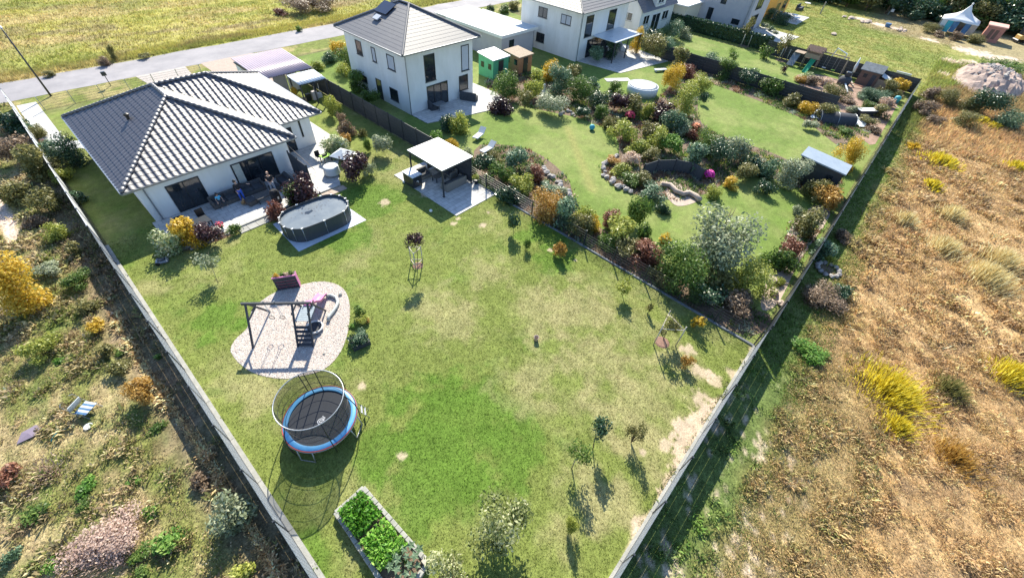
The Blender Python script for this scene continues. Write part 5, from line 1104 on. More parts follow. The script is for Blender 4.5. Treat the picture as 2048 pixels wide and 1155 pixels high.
def head(par, c, rz, hair_m, bald=False, hair_len=0, s=1.0):
    h = empty('head_pivot') if False else None
    b = MB(); prof = [(.02, -.115), (.055, -.10), (.07, -.06), (.078, 0), (.080, .04), (.07, .09), (.045, .118), (.012, .128)]
    b.lathe([(r * s, z * s) for r, z in prof], (0, 0, 0), 18, .9, 1.12)
    b.path([(0, -.082 * s, .03 * s), (0, -.112 * s, -.012 * s), (0, -.088 * s, -.028 * s)], [.008 * s, .014 * s, .010 * s], 6)
    for q in (-1, 1): b.blob((q * .074 * s, .005, -.005), (.012 * s, .022 * s, .03 * s), 1, 7, 5, .05)
    o = b.build('head', M['skin'], par, True); o.location = c; o.rotation_euler = (0, 0, rz)
    e = MB(); [e.blob((q * .028 * s, -.084 * s, .018 * s), (.011 * s, .006 * s, .007 * s), 2, 7, 5, 0) for q in (-1, 1)]; e.build('eyes', M['black_cloth'], o, True)
    MB().blob((0, -.083 * s, -.055 * s), (.022 * s, .008 * s, .006 * s), 2, 8, 4, 0).build('mouth', M['red_edge'], o, True)
    if not bald:
        hb = MB().lathe([(.084 * s, .0), (.090 * s, .05 * s), (.080 * s, .1 * s), (.05 * s, .132 * s), (.01, .142 * s)], (0, .012 * s, 0), 16, .94, 1.12, capb=False)
        if hair_len: hb.path([(0, .085 * s, .08 * s), (0, .11 * s, 0), (0, .09 * s, -hair_len)], [.06 * s, .055 * s, .02 * s], 8)
        hb.build('hair', M[hair_m], o, True)
    else: MB().lathe([(.081 * s, -.02), (.083 * s, .02), (.078 * s, .05)], (0, .01, 0), 16, .94, 1.1, capb=False, capt=False).build('hair', M['hair'], o, True)
    return o
def person(x, y, z, rz, label, hgt, J, top, bottom, hair, bald=False, hair_len=0, head_rz=0, sleeve=.45, long_pants=True, shoes='plastic_white'):
    """J: joint positions for a 1.75 m figure facing -y; one continuous skinned body, clothes as slightly fuller skins over it"""
    t = empty('person', (x, y, z), rz, label, 'person', 'people on the terrace'); k = hgt / 1.75
    N = ['pelvis', 'waist', 'chest', 'neck', 'headb', 'shl', 'ell', 'wrl', 'shr', 'elr', 'wrr', 'hil', 'knl', 'anl', 'tol', 'hir', 'knr', 'anr', 'tor']
    Rr = [(.12, .10), (.105, .085), (.14, .10), .052, .05, .055, .042, .027, .055, .042, .027, .085, .058, .04, .035, .085, .058, .04, .035]
    vs = [Vector(J[n]) * k for n in N]; rad = [tuple(q * k for q in r) if hasattr(r, '__len__') else r * k for r in Rr]
    E_ = [(0, 1), (1, 2), (2, 3), (3, 4), (2, 5), (5, 6), (6, 7), (2, 8), (8, 9), (9, 10), (0, 11), (11, 12), (12, 13), (13, 14), (0, 15), (15, 16), (16, 17), (17, 18)]
    bv, be, br = list(vs), list(E_), list(rad)
    for wi, ei, sd_ in ((7, 6, 1), (10, 9, -1)): hand(bv, be, br, wi, vs[wi] - vs[ei], (0, 0, 1) if abs((vs[wi] - vs[ei]).normalized().z) < .8 else (0, 1, 0), sd_)
    skin_mesh('body', bv, be, br, M['skin'], t)
    lerp = lambda a, b, f: vs[a].lerp(vs[b], f)
    g = 1.13
    sv = [vs[0] + Vector((0, 0, .06 * k)), vs[1], vs[2], vs[3] - Vector((0, 0, .05 * k)), vs[5], lerp(5, 6, sleeve * 1.6 if sleeve < .6 else .95), vs[8], lerp(8, 9, sleeve * 1.6 if sleeve < .6 else .95)]; sr = [(.135 * k, .115 * k), (.125 * k, .105 * k), (.158 * k, .12 * k), .07 * k, .068 * k, .058 * k, .068 * k, .058 * k]; se = [(0, 1), (1, 2), (2, 3), (2, 4), (4, 5), (2, 6), (6, 7)]
    if sleeve > .6: sv += [lerp(6, 7, .85), lerp(9, 10, .85)]; sr += [.04 * k, .04 * k]; se += [(5, 8), (7, 9)]
    skin_mesh('shirt', sv, se, sr, M[top], t)
    pv_ = [vs[0], vs[11], vs[12], lerp(12, 13, .92), vs[15], vs[16], lerp(16, 17, .92)]
    skin_mesh('trousers', pv_, [(0, 1), (1, 2), (2, 3), (0, 4), (4, 5), (5, 6)], [(.14 * k, .12 * k), .098 * k, .07 * k, .055 * k, .098 * k, .07 * k, .055 * k], M[bottom], t)
    for a, c in ((13, 14), (17, 18)): MB().path([vs[a] - Vector((0, 0, .01)) - (vs[c] - vs[a]) * .25, vs[a].lerp(vs[c], .5) - Vector((0, 0, .015)), vs[c]], [.045 * k, .048 * k, .03 * k], 8).build('shoe', M[shoes], t, True)
    head(t, vs[4] + Vector((0, -.012, .11 * k)), head_rz, hair, bald, hair_len, 1.0 * (k * .5 + .5) * 1.06)
    return t
ST = dict(pelvis=(0, 0, .95), waist=(0, 0, 1.1), chest=(0, .01, 1.33), neck=(0, .005, 1.48), headb=(0, -.005, 1.55), shl=(-.18, .01, 1.42), ell=(-.24, .03, 1.14), wrl=(-.24, -.08, .9), shr=(.18, .01, 1.42), elr=(.24, .03, 1.14), wrr=(.24, -.08, .9),
          hil=(-.09, 0, .9), knl=(-.11, -.02, .5), anl=(-.12, .03, .08), tol=(-.14, -.14, .035), hir=(.09, 0, .9), knr=(.11, -.02, .5), anr=(.12, .03, .08), tor=(.14, -.14, .035))
p = at(488, 402, .1)
Jw = dict(ST); Jw.update(elr=(.42, -.05, 1.33), wrr=(.66, -.14, 1.30), ell=(-.23, .05, 1.14), wrl=(-.19, -.1, .95))
person(p.x, p.y, .1, R_(-5), 'woman in a black top and blue trousers stretching one arm out on the terrace', 1.70, Jw, 'black_cloth', 'blue_trouser', 'hair', hair_len=.14, head_rz=R_(40), sleeve=.9, shoes='black_cloth')
p = at(551, 387, .1)
Jm = dict(ST); Jm.update(ell=(-.26, .0, 1.16), wrl=(-.06, -.2, 1.05), elr=(.26, .0, 1.16), wrr=(.07, -.2, 1.05))
person(p.x, p.y, .1, R_(-28), 'man in a black shirt and pale grey trousers with his hands clasped', 1.80, Jm, 'black_cloth', 'grey_trouser', 'hair', bald=True, head_rz=R_(-10), sleeve=.42)
Jc = dict(ST); Jc.update(pelvis=(0, .1, .60), waist=(0, .12, .75), chest=(0, .12, .98), neck=(0, .10, 1.12), headb=(0, .09, 1.18), shl=(-.17, .12, 1.06), ell=(-.27, .05, .82), wrl=(-.30, -.15, .72), shr=(.17, .12, 1.06), elr=(.27, .05, .82), wrr=(.24, -.18, .70),
                      hil=(-.09, .05, .58), knl=(-.15, -.36, .58), anl=(-.22, -.44, .14), tol=(-.25, -.6, .10), hir=(.09, .05, .58), knr=(.13, -.36, .58), anr=(.28, -.50, .14), tor=(.3, -.65, .10))
p = at(440, 392, .6); person(4.75, 30.95, .12, R_(5), 'child in a light blue shirt and dark trousers sitting on the long lounge sofa', 1.25, Jc, 'cyan_shirt', 'cushion', 'hair', head_rz=R_(20), sleeve=.42)
p = at(490, 411); dg = empty('dog', (p.x, p.y, .1), R_(20), 'small sandy coloured dog sitting by the feet of the woman', 'dog')
vs = [(0, .12, .12), (0, .05, .22), (0, -.04, .32), (0, -.09, .40), (-.05, -.07, .26), (-.055, -.09, .13), (-.055, -.11, .02), (.05, -.07, .26), (.055, -.09, .13), (.055, -.11, .02), (-.09, .08, .11), (-.10, -.03, .09), (-.10, .07, .02), (-.10, -.04, .02), (.09, .08, .11), (.10, -.03, .09), (.10, .07, .02), (.10, -.04, .02), (0, .22, .06), (0, .32, .10)]
es = [(0, 1), (1, 2), (2, 3), (2, 4), (4, 5), (5, 6), (2, 7), (7, 8), (8, 9), (0, 10), (10, 11), (11, 12), (12, 13), (0, 14), (14, 15), (15, 16), (16, 17), (0, 18), (18, 19)]
rr = [.085, .09, .085, .055, .035, .024, .02, .035, .024, .02, .055, .04, .022, .018, .055, .04, .022, .018, .028, .012]
skin_mesh('body', vs, es, rr, M['fur'], dg)
b = MB().blob((0, -.12, .46), (.065, .075, .06), 1, 12, 8, .02).path([(0, -.16, .45), (0, -.23, .435)], [.035, .02], 8)
for s in (-1, 1): b.path([(s * .035, -.10, .50), (s * .06, -.09, .545), (s * .05, -.09, .57)], [.02, .018, .004], 6)
hdd = b.build('head', M['fur'], dg, True); MB().blob((0, -.245, .44), (.012, .01, .01), 1, 7, 5, 0).blob((-.03, -.18, .475), (.007, .006, .007), 1, 6, 4, 0).blob((.03, -.18, .475), (.007, .006, .007), 1, 6, 4, 0).build('eyes_and_nose', M['black_cloth'], hdd, True)
ORD = ['first', 'second', 'third', 'fourth', 'fifth', 'sixth', 'seventh', 'eighth', 'ninth', 'tenth', 'eleventh', 'twelfth', 'thirteenth', 'fourteenth', 'fifteenth', 'sixteenth']
# ------------------------------------------------------------------ trees and plants of the bungalow garden
def tree2(base, cen, cwpx, h, ch, leaf, label, k=.6, **kw):
    zc = h - ch * .5; c = at(*cen, zc); b = at(*base); o = (c - b).to_2d(); bx = b.to_2d() + o * k; cw = cwpx * mpp(cen[0], cen[1], zc)
    return tree(bx.x, bx.y, h, cw, ch, leaf, label, off=tuple(o * (1 - k)), **kw)
def ball_frame(x, y, rz, s, h, label, rails=((.28,), ()), m='pale_wood', tri=True):
    t = empty('tree_support', (x, y, 0), rz, label, 'tree stakes', 'staked young trees'); pts = [Vector((s * math.cos(a), s * math.sin(a), 0)) for a in (math.pi / 2, math.pi * 7 / 6, math.pi * 11 / 6)]
    for p in pts: MB().rod(p, p + Vector((0, 0, h)), .032, 8).build('stake', M[m], t, True)
    for z in rails[0]:
        for i in range(3): MB().rod(pts[i] + Vector((0, 0, z)), pts[(i + 1) % 3] + Vector((0, 0, z)), .026, 7).build('rail', M[m], t, True)
    return t
p = at(833, 528); tree2((833, 528), (829, 480), 31, 2.7, .8, 'purple', 'purple leaved ball tree on a thin straight stem in the lawn', cls='ball', cat='ball tree', name='ball_tree', trunk_r=.025, nl=4, group='ball trees')
ball_frame(p.x, p.y, R_(14), .42, 1.35, 'three post wooden frame around the purple ball tree', ((.22, 1.25),))
tree2((1189, 922), (1197, 856), 39, 2.0, .95, 'dark', 'dark green ball tree on a thin bare stem near the worn fence strip', cls='ball', cat='ball tree', name='ball_tree', trunk_r=.028, nl=4, group='ball trees')
treepx((436, 567), (412, 515), 42, 'silver', 'sparse silvery sapling leaning over the shaded lawn edge', .9, cls='sparse', trunk_r=.018, nl=9, bark='paletwig', cat='sapling', name='sapling', group='saplings')
tree2((1030, 470), (1026, 446), 26, 1.7, 1.6, 'dark', 'dark narrow sapling close to the pavilion slab corner', cls='s', trunk_r=.02, cat='sapling', name='sapling', group='saplings')
tree2((1056, 502), (1055, 489), 15, .9, .85, 'green', 'tiny dark green sapling right of the darkest sapling', cls='s', trunk_r=.015, cat='sapling', name='sapling', group='saplings')
tree2((1127, 520), (1120, 492), 30, 1.5, 1.2, 'orange', 'orange tipped sapling by the mesh fence under the neighbouring shrubs', cls='s', trunk_r=.02, cat='sapling', name='sapling', group='saplings')
tree2((1247, 590), (1252, 570), 34, 1.4, .8, 'lime', 'lime yellow sapling beside a shadow of the mesh fence posts', cls='s', trunk_r=.02, nl=7, cat='sapling', name='sapling', group='saplings')
tree2((1296, 632), (1301, 614), 15, .9, .7, 'olive', 'very small olive sapling between the lime sapling and the staked tree', cls='xs', trunk_r=.012, cat='sapling', name='sapling', group='saplings')
tree2((1386, 662), (1398, 640), 24, 1.2, .9, 'yellow', 'yellow leaved sapling beside the kerb of the mesh fence', cls='xs', trunk_r=.016, cat='sapling', name='sapling', group='saplings')
tree2((1368, 735), (1373, 722), 24, .85, .8, 'orange', 'low orange bush on a mulch spot below the staked tree', cls='s', trunk_r=.014, cat='sapling', name='sapling', group='saplings')
p = at(1326, 680); ball_frame(p.x, p.y, R_(70), .72, 1.75, 'tall pale three post frame around a young tree near the rear corner', ((1.45,),))
tree(p.x, p.y, 2.0, 1.2, 1.3, 'olive', 'thin young tree inside the tall pale three post frame', 'sparse', .022, cat='sapling', name='sapling', group='saplings')
for q, r_, l in (((836, 531), .34, 'reddish mulch disc under the purple ball tree'), ((1324, 684), .42, 'reddish mulch disc under the tall pale tree frame')):
    p = at(*q); tag(MB().lathe([(r_, 0), (r_ * .8, .035), (.02, .05)], (p.x, p.y, .004), 18).build('mulch', mat('mulch', (.32, .19, .14), (.22, .13, .10), 14, .95, .8, 30), None), l, 'mulch')
tree2((1140, 938), (1162, 908), 46, 1.9, 1.1, 'green', 'crooked small fruit tree leaning right beside the dark ball tree', .3, cls='sparse', trunk_r=.03, nl=10, bark='paletwig', cat='fruit tree', name='fruit_tree', group='fruit trees')
tree2((1022, 1100), (1004, 1050), 108, 2.3, 1.9, 'applegreen', 'large loose yellow green fruit tree with pale leaf tips at the bottom of the lawn', .5, cls='lsparse', trunk_r=.05, nl=16, cat='fruit tree', name='fruit_tree', group='fruit trees')
tree2((925, 1185), (905, 1145), 84, 1.8, 1.4, 'applegreen', 'pale leaved fruit tree cut off by the lower edge right of the vegetable bed', .5, cls='lsparse', trunk_r=.04, nl=12, cat='fruit tree', name='fruit_tree', group='fruit trees')
tree2((1146, 1080), (1143, 1052), 24, 1.15, 1.05, 'lime', 'narrow yellow green columnar tree on the dry grass', cls='m', trunk_r=.02, cat='columnar tree', name='columnar_tree')
p = at(1262, 884); t_ = empty('bare_bush', (p.x, p.y, 0), 0, 'bare upright twiggy bush on dry grass near the rear fence', 'bush'); b = MB(); rd = random.Random(6)
for i in range(26):
    a = rd.uniform(0, 6.28); r_ = rd.uniform(.1, .42); b.path([(0, 0, 0), (math.cos(a) * r_ * .4, math.sin(a) * r_ * .4, rd.uniform(.5, .8)), (math.cos(a) * r_, math.sin(a) * r_, rd.uniform(1.1, 1.75))], [.012, .008, .003], 4)
b.build('twigs', M['bark'], t_); crown('foliage', 'olive', (0, 0, 1.15), (.4, .4, .6), 'sparse', t_)
SH = [ # px, py, width px, leaf, label, height ratio
 (335, 485, 62, 'variegated', 'cream variegated shrub at the left end of the terrace bed', .85), (372, 466, 56, 'yellow', 'bright golden yellow shrub between the cream shrub and the dark purple one', 1.0),
 (415, 467, 50, 'purple', 'dark purple shrub right of the golden shrub in the terrace bed', .85), (470, 459, 24, 'green', 'small dark box bush by the terrace kerb end', .8),
 (548, 414, 46, 'red', 'russet shrub at the left end of the oval pool', 1.1), (607, 374, 66, 'purple', 'large purple shrub between the terrace and the oval pool', .95), (588, 392, 46, 'green', 'green shrub under the large purple shrub behind the pool', .8),
 (706, 336, 62, 'purple', 'dark purple shrub on the far side of the bright wing terrace', .9), (735, 338, 26, 'silver', 'small grey green shrub right of the wing terrace purple bush', 1), (722, 318, 26, 'blush', 'cream blush flowering shrub above the wing terrace purple bush', 1), (660, 291, 46, 'variegated', 'cream flowering hydrangea nearest the white wing wall', .85), (684, 296, 42, 'variegated', 'second cream hydrangea further from the white wing wall', .85), (692, 278, 22, 'orange', 'small salmon flowered bush behind the cream hydrangeas', 1),
 (663, 214, 30, 'lime', 'pale green young bush beside the far wing eave corner', 1.2), (694, 252, 34, 'brown', 'leafless grey brown shrub between lawn and the tall board fence', 1.3), (684, 236, 20, 'brown', 'smaller bare grey bush nearer to the wing eave', 1.2), (590, 190, 18, 'yellow', 'little yellow shrub at the corner of the carport', 1.3),
 (762, 290, 36, 'silver', 'silvery round tree shrub in the board fence shadow', 1.15), (735, 291, 15, 'green', 'thin green sapling bush left of the silvery round shrub', 1.8), (722, 262, 20, 'olive', 'yellowish bush deep in the board fence shadow', 1),
 (135, 296, 66, 'dark', 'big dark evergreen bush beside the left roof edge', 1.0), (100, 302, 34, 'bluegreen', 'grey green bush between the fence and the big dark evergreen', .9), (112, 325, 24, 'olive', 'low olive bush below the grey green one by the left fence', .9), (122, 350, 34, 'lime', 'lime green trailing bush against the fence painted as sunlit', .7), (85, 285, 20, 'red', 'small russet bush at the foot of the far left fence', .9), (72, 262, 26, 'olive', 'dull yellow bush behind the russet one at the left fence', 1.0), (160, 395, 30, 'dark', 'dark low bush in the deep shade beside the bungalow', .7),
 (875, 275, 26, 'bright', 'fresh green climber behind the white pavilion roof corner', 1), (904, 292, 24, 'yellow', 'yellowish bush right behind the pavilion roof', 1), (935, 305, 34, 'silver', 'pale grey green bush behind the pavilion back edge', 1.1), (945, 330, 26, 'green', 'green bush between the pavilion screen and the mesh fence', 1.2),
 (716, 622, 24, 'green', 'green clump on the lawn edge right of the gravel bed', .9), (722, 640, 24, 'lime', 'lime green clump just above the dark square planter', .7), (734, 640, 14, 'orange', 'tiny orange leaved plant beside the lime clump', .8), (705, 650, 14, 'bright', 'small bright green tuft touching the gravel edge', .6),
]
for s in SH: shrub(s[0], s[1], s[2], s[3], s[4], s[5], group='shrubs around the bungalow')
p = at(443, 452, .6); rf_ = empty('flower_pot', (at(446, 462).x, at(446, 462).y, .0), 0, 'pot of red flowers at the edge of the shaded terrace', 'potted flowers'); MB().lathe([(.13, 0), (.18, .3), (.16, .3)], n=14).build('pot', M['plastic_white'], rf_, True)
b = MB(); rd = random.Random(3)
for i in range(26): a = rd.uniform(0, 6.28); r_ = rd.uniform(0, .25); b.blob((math.cos(a) * r_, math.sin(a) * r_, .55 + rd.uniform(-.1, .15)), (.05, .05, .035), i, 6, 4, .2)
b.build('blossom', M['red_flower'], rf_); crown('leaves', 'green', (0, 0, .42), (.22, .22, .16), 's', rf_)
rd = random.Random(12)
for i in range(16):   # stones of the bed edge
    k = i / 15; p = at(385 + 82 * k, 498 - 34 * k); r_ = rd.uniform(.10, .17); tag(MB().blob((p.x, p.y, r_ * .35), (r_, r_ * .8, r_ * .6), i, 8, 5, .2).build('edging_stone', M['stone'], None), ORD[i] + ' rough stone from the left in the row edging the terrace shrub bed', 'stone', 'stones edging the shrub bed')
sheet('flower_bed', pxpoly([(315, 500), (360, 505), (440, 480), (480, 462), (470, 450), (400, 468), (330, 470)], 0, 0, 3), .012, M['soil'])
# ------------------------------------------------------------------ weeds and bushes left of the fence
WL = [(32, 582, 108, 'yellow', 'big golden yellow bush at the left edge of the photo', .95), (282, 786, 56, 'orange', 'small golden bush near the dark band along the fence', .95), (75, 696, 56, 'lime', 'pale yellow green bush below the big golden bush', .7), (396, 962, 44, 'brown', 'dry brown bush beside the fence shadow lower left', .8), (450, 1032, 86, 'silver', 'tall grey green shrub in the lower left meadow', 1.0), (490, 1142, 46, 'lime', 'lime green shrub at the bottom edge left of the fence', .9), (15, 950, 50, 'red', 'russet orange bush at the left edge low in the photo', .7),
 (235, 738, 40, 'olive', 'dark olive green bush between two meadow shadows', .6), (18, 1110, 36, 'bluegreen', 'round grey green bush in the lower left corner', .8), (30, 385, 60, 'olive', 'dull olive bush beside the dirt path', .8), (70, 330, 70, 'olive', 'yellow olive bush in the hedge row outside the left fence', .9), (22, 300, 60, 'brown', 'brown bush at the far end of the left hedge row', .9), (95, 400, 56, 'olive', 'olive bush right of the dirt path', .8), (60, 440, 40, 'brown', 'brownish bush on the right side of the dirt path', .7), (110, 460, 44, 'lime', 'yellow green bush next to the fence painted as sunlit', .8), (150, 500, 30, 'olive', 'dull olive bush at the bend of the left fence', .8), (100, 540, 44, 'silver', 'grey green low bush above the meadow shadow', .5), (150, 560, 46, 'green', 'mid green bush outside the left fence', .6), (20, 240, 60, 'dark', 'dark bush where the left fence meets the road', .8), (165, 615, 40, 'olive', 'olive bush beside the dark fence band', .7), (210, 700, 36, 'olive', 'flat olive bush touching the fence band', .6), (195, 650, 34, 'yellow', 'small yellow bush in the dark fence band', .7)]
for s in WL: shrub(s[0], s[1], s[2], s[3], s[4], s[5], group='bushes in the left meadow')
shrub(212, 1088, 112, 'pinkish', 'dome of pale pink dry grass in the middle of the pinkish mound', .32, 'grass clump', 'grass_clump', None, 'l')
tusspx(210, 1090, 122, 'pinkish', 'large mound of pinkish dry grass stalks in the lower left meadow', .42, n=2200, blade=.014, lean=.7)
tusspx(95, 945, 80, 'pinkish', 'flatter patch of pinkish dead stems further left', .2, n=700, blade=.02, lean=1.2)
for i, (x, y, wd, l) in enumerate(((170, 970, 46, 'bright green leafy weed below the striped chair'), (75, 1025, 52, 'bright green leafy weed left of the pink grass mound'), (330, 1088, 60, 'broad green leafy weed right of the pink grass mound'), (278, 1108, 40, 'green leafy weed touching the pink grass mound'), (105, 1128, 34, 'green leafy weed at the bottom left edge'), (310, 855, 34, 'light green weed beside the golden bush shadow'), (300, 1020, 34, 'blue green weed above the pink grass mound'), (285, 1145, 34, 'green weed cut by the bottom edge'), (270, 962, 24, 'small green weed in the middle of the left meadow'), (165, 1010, 28, 'pale green weed on the upper left of the pink grass mound'), (120, 720, 26, 'fresh green weed right of the pale yellow bush'), (238, 705, 26, 'dark green weed close to the fence shadow'), (315, 712, 16, 'single green weed inside the dark fence band'))):
    shrub(x, y, wd, ('bright', 'green')[i % 2], l, .35, 'weed', 'leafy_weed', 'green weeds in the left meadow', 's')
# camping chair, blanket, hose
p = at(180, 822); ch = empty('camping_chair', (p.x, p.y, 0), R_(35), 'tipped folding chair with blue and white striped cloth in the meadow', 'chair')
o = MB(); [o.box((-.3 + i * .1, -.3, .3 + .02 * (i % 2)), (-.3 + i * .1 + .1, .25, .33 + .02 * (i % 2))) for i in range(0, 6, 2)]; o.build('blue_stripes', M['blue_cloth'], ch)
o = MB(); [o.box((-.3 + i * .1, -.3, .3), (-.3 + i * .1 + .1, .25, .33)) for i in range(1, 6, 2)]; o.build('seat', M['fabric_pale'], ch)
MB().obox((0, .38, .5), (.3, .015, .25), (1, 0, 0), (0, .9, .43), (0, -.43, .9)).build('backrest', M['fabric_pale'], ch)
for s in (-1, 1): MB().path([(s * .32, -.35, 0), (s * .32, .3, .34), (s * .32, .5, .85), (s * .2, .55, .9)], .014).build('frame', M['silver'], ch); MB().rod((s * .32, .35, 0), (s * .32, -.3, .34), .014).build('leg', M['silver'], ch)
p = at(60, 868); o = MB().add([(-.45, -.2, .05), (.1, -.3, .09), (.45, -.05, .05), (.3, .25, .10), (-.2, .28, .06), (0, 0, .12)], [(0, 1, 5), (1, 2, 5), (2, 3, 5), (3, 4, 5), (4, 0, 5)]).build('blanket', mat('mauve_cloth', (.22, .18, .24), None), None); o.location = p; tag(o, 'crumpled mauve cloth lying in the left meadow', 'cloth')
tag(MB().path([at(*q, .05) for q in ((102, 882), (106, 872), (114, 865), (128, 858), (140, 852), (148, 855))], .02, 6).build('hose', M['turq'], None, True), 'short pale turquoise hose curling in the left meadow grass', 'hose')
p = at(178, 853); tag(MB().lathe([(.02, .03), (.16, .05), (.17, .07), (.02, .08)], (p.x, p.y, 0), 14).build('plate', M['fabric_pale'], None), 'pale round lid in the shadow of the striped chair', 'lid')
# ------------------------------------------------------------------ dry field on the right
GP = [(1790, 775, 130, 'gold', 'largest bright yellow flowering clump in the dry field', .8, 2600), (1990, 250, 30, 'gold', 'small yellow clump by the upper right edge of the dry field', .6, 300), (1885, 318, 62, 'gold', 'yellow clump with straw plumes in the upper dry field', .8, 900), (1910, 425, 50, 'straw', 'pale plume clump in the middle of the dry field', 1.0, 700), (1895, 490, 60, 'straw', 'pale plume clump just below the middle of the field', 1.0, 900), (1985, 548, 90, 'straw', 'widest pale plume clump right of the field centre', 1.1, 1300), (2010, 515, 70, 'straw', 'pale plume clump behind the widest plume clump', 1.1, 900), (2030, 745, 70, 'gold', 'yellow clump with pale tips at the right photo edge', 1.0, 1000), (1815, 435, 46, 'straw', 'pale plume clump nearest the green strip', .9, 600), (1868, 368, 34, 'gold', 'faint gold clump between two plume clumps', .7, 400), (1965, 240, 34, 'gold', 'bright yellow clump below the dark field bushes', .7, 400), (1905, 775, 66, 'olive', 'olive gold haze of stems right of the largest clump', .7, 800), (1915, 910, 100, 'orange', 'low ochre clump in the lower right field', .5, 1100), (1830, 292, 22, 'yellow', 'small orange yellow clump near the mesh corner', .6, 260), (2035, 330, 30, 'gold', 'thin yellow clump touching the right photo edge', .8, 300), (1660, 520, 30, 'lime', 'lime grass tuft above the stone ring', .5, 300), (1800, 850, 60, 'gold', 'ragged lower end of the largest yellow clump', .7, 700)]
for x, y, wd, lf, l, h, n in GP: tusspx(x, y, wd, lf, l, h, n=n, blade=.022 if y > 400 else .05, lean=.45, group='flowering clumps in the dry field')
for i, (x, y, wd, lf, l, hr) in enumerate(((1975, 205, 60, 'dark', 'tall dark bush at the end of the field bush row', .8), (1900, 195, 46, 'olive', 'grey olive bush in the field bush row nearest the fence', .6), (1935, 205, 50, 'olive', 'second grey olive bush of the field bush row', .6), (2025, 235, 60, 'bluegreen', 'grey green bush of the field bush row at the right edge', .6), (1862, 190, 34, 'brown', 'brown bush behind the mown green strip', .6), (2010, 140, 80, 'green', 'rough green bank of weeds behind the rubble heap', .35), (1850, 215, 40, 'brown', 'low greyish brown bush in the field corner', .6), (1690, 470, 40, 'brown', 'brown tangled bush beside the green strip', .6), (1640, 590, 88, 'brown', 'heap of dry brown branches outside the fence', .4), (1650, 500, 50, 'bluegreen', 'grey green bush behind the stone ring', .6), (1685, 585, 40, 'dark', 'dark green bush right of the dry branch heap', .7), (1620, 705, 60, 'bright', 'bright green weed patch beside the field edge', .3), (1560, 560, 34, 'lime', 'lime grass bush between fence and stone ring', .5), (1875, 240, 34, 'brown', 'grey dry bush right of the corner strip', .5), (1930, 240, 50, 'olive', 'olive dry bush below the field bush row', .5))):
    shrub(x, y, wd, lf, l, hr, group='bushes in the dry field', name='bush', cat='bush')
p = at(1655, 540); sr_ = empty('stone_ring', (p.x, p.y, 0), 0, 'round ring of pale stones outside the rear fence', 'stone ring'); rd = random.Random(5)
for i in range(12): a = i * .5236; MB().blob((.7 * math.cos(a), .7 * math.sin(a), .1), (.2, .17, .13), i, 8, 5, .2).build('stone', M['stone'], sr_)
MB().lathe([(.6, .0), (.5, .03), (.02, .04)], n=16).build('ash', M['soil'], sr_)
# rubble heap
r = np.random.default_rng(9); c = at(1975, 165); n = 700; X = r.normal(0, 1, (n, 2)); hp = empty('rubble_heap', (c.x, c.y, 0), 0, 'wide heap of pinkish rubble and earth beyond the field bushes', 'heap')
b = MB(); gx_, gy_ = 26, 18
for j in range(gy_):
    for i in range(gx_):
        u, v_ = i / (gx_ - 1) * 2 - 1, j / (gy_ - 1) * 2 - 1; d = max(0, 1 - (u * u + v_ * v_)); b.v.append((u * 7.5, v_ * 4.2, d * 1.5 + (r.random() * .7 * (d > 0) * min(1, d * 3)) - .02))
for j in range(gy_ - 1):
    for i in range(gx_ - 1): a = j * gx_ + i; b.f.append((a, a + 1, a + 1 + gx_, a + gx_))
b.build('earth', mat('rubble_earth', (.50, .38, .32), (.30, .23, .20), 1.6, .95, .9, 5), hp)
b = MB()
for i in range(120): x_, y_ = r.normal(0, 2.6), r.normal(0, 1.5); d = max(0, 1 - (x_ / 7.5) ** 2 - (y_ / 4.2) ** 2); q = r.uniform(.12, .35); b.blob((x_, y_, d * 1.8 + .1), (q, q * .8, q * .7), i, 6, 4, .3)
b.build('rubble', M['stone'], hp)
# ------------------------------------------------------------------ shrub garden behind the two storey house
sheet('flower_bed', pxpoly([(960, 290), (1060, 300), (1130, 350), (1150, 400), (1190, 450), (1290, 500), (1420, 590), (1540, 630), (1500, 672), (1400, 628), (1280, 560), (1150, 482), (1060, 430), (1000, 385), (950, 340)], 0, 0, 3), .012, M['soil'])
sheet('flower_bed', pxpoly([(1205, 330), (1235, 315), (1230, 270), (1170, 240), (1130, 230), (1060, 215), (985, 195), (980, 150), (1060, 145), (1150, 165), (1230, 200), (1300, 205), (1340, 170), (1365, 120), (1400, 150), (1395, 230), (1440, 270), (1530, 300), (1600, 330), (1680, 355), (1655, 400), (1560, 360), (1470, 350), (1420, 385), (1330, 400), (1260, 385), (1215, 360)], 0, 0, 3), .012, M['soil'])
sheet('flower_bed', pxpoly([(1340, 90), (1400, 130), (1500, 165), (1600, 195), (1700, 240), (1740, 260), (1700, 300), (1660, 280), (1600, 235), (1500, 195), (1390, 150)], 0, 0, 3), .010, M['soil'])
sheet('flower_bed', pxpoly([(1590, 440), (1640, 410), (1660, 430), (1600, 520), (1560, 600), (1525, 620), (1530, 570)], 0, 0, 3), .010, M['sandstone'])
sheet('path', pxpoly([(1320, 362), (1345, 362), (1375, 380), (1400, 392), (1390, 405), (1355, 412), (1335, 395), (1330, 378)], 0, 0, 4), .02, M['sandstone'])
BEDS = [[(v.co.x, v.co.y) for v in o.data.vertices] for o in C.objects if o.name.startswith('flower_bed')]
def bed_col(x, y):
    n = fbm(x, y, .9, 120); n2 = fbm(x, y, 1.7, 140); c = np.tile(np.array((.10, .17, .05)), (len(x), 1))
    c = mixc(c, (.30, .36, .08), ss(n2, .55, .68)); c = mixc(c, (.22, .13, .08), ss(fbm(x, y, .7, 160), .56, .66)); c = mixc(c, (.34, .40, .30), ss(fbm(x, y, 1.1, 180), .62, .7)); c = mixc(c, (.50, .40, .30), ss(fbm(x, y, 1.5, 200), .68, .74)); return c
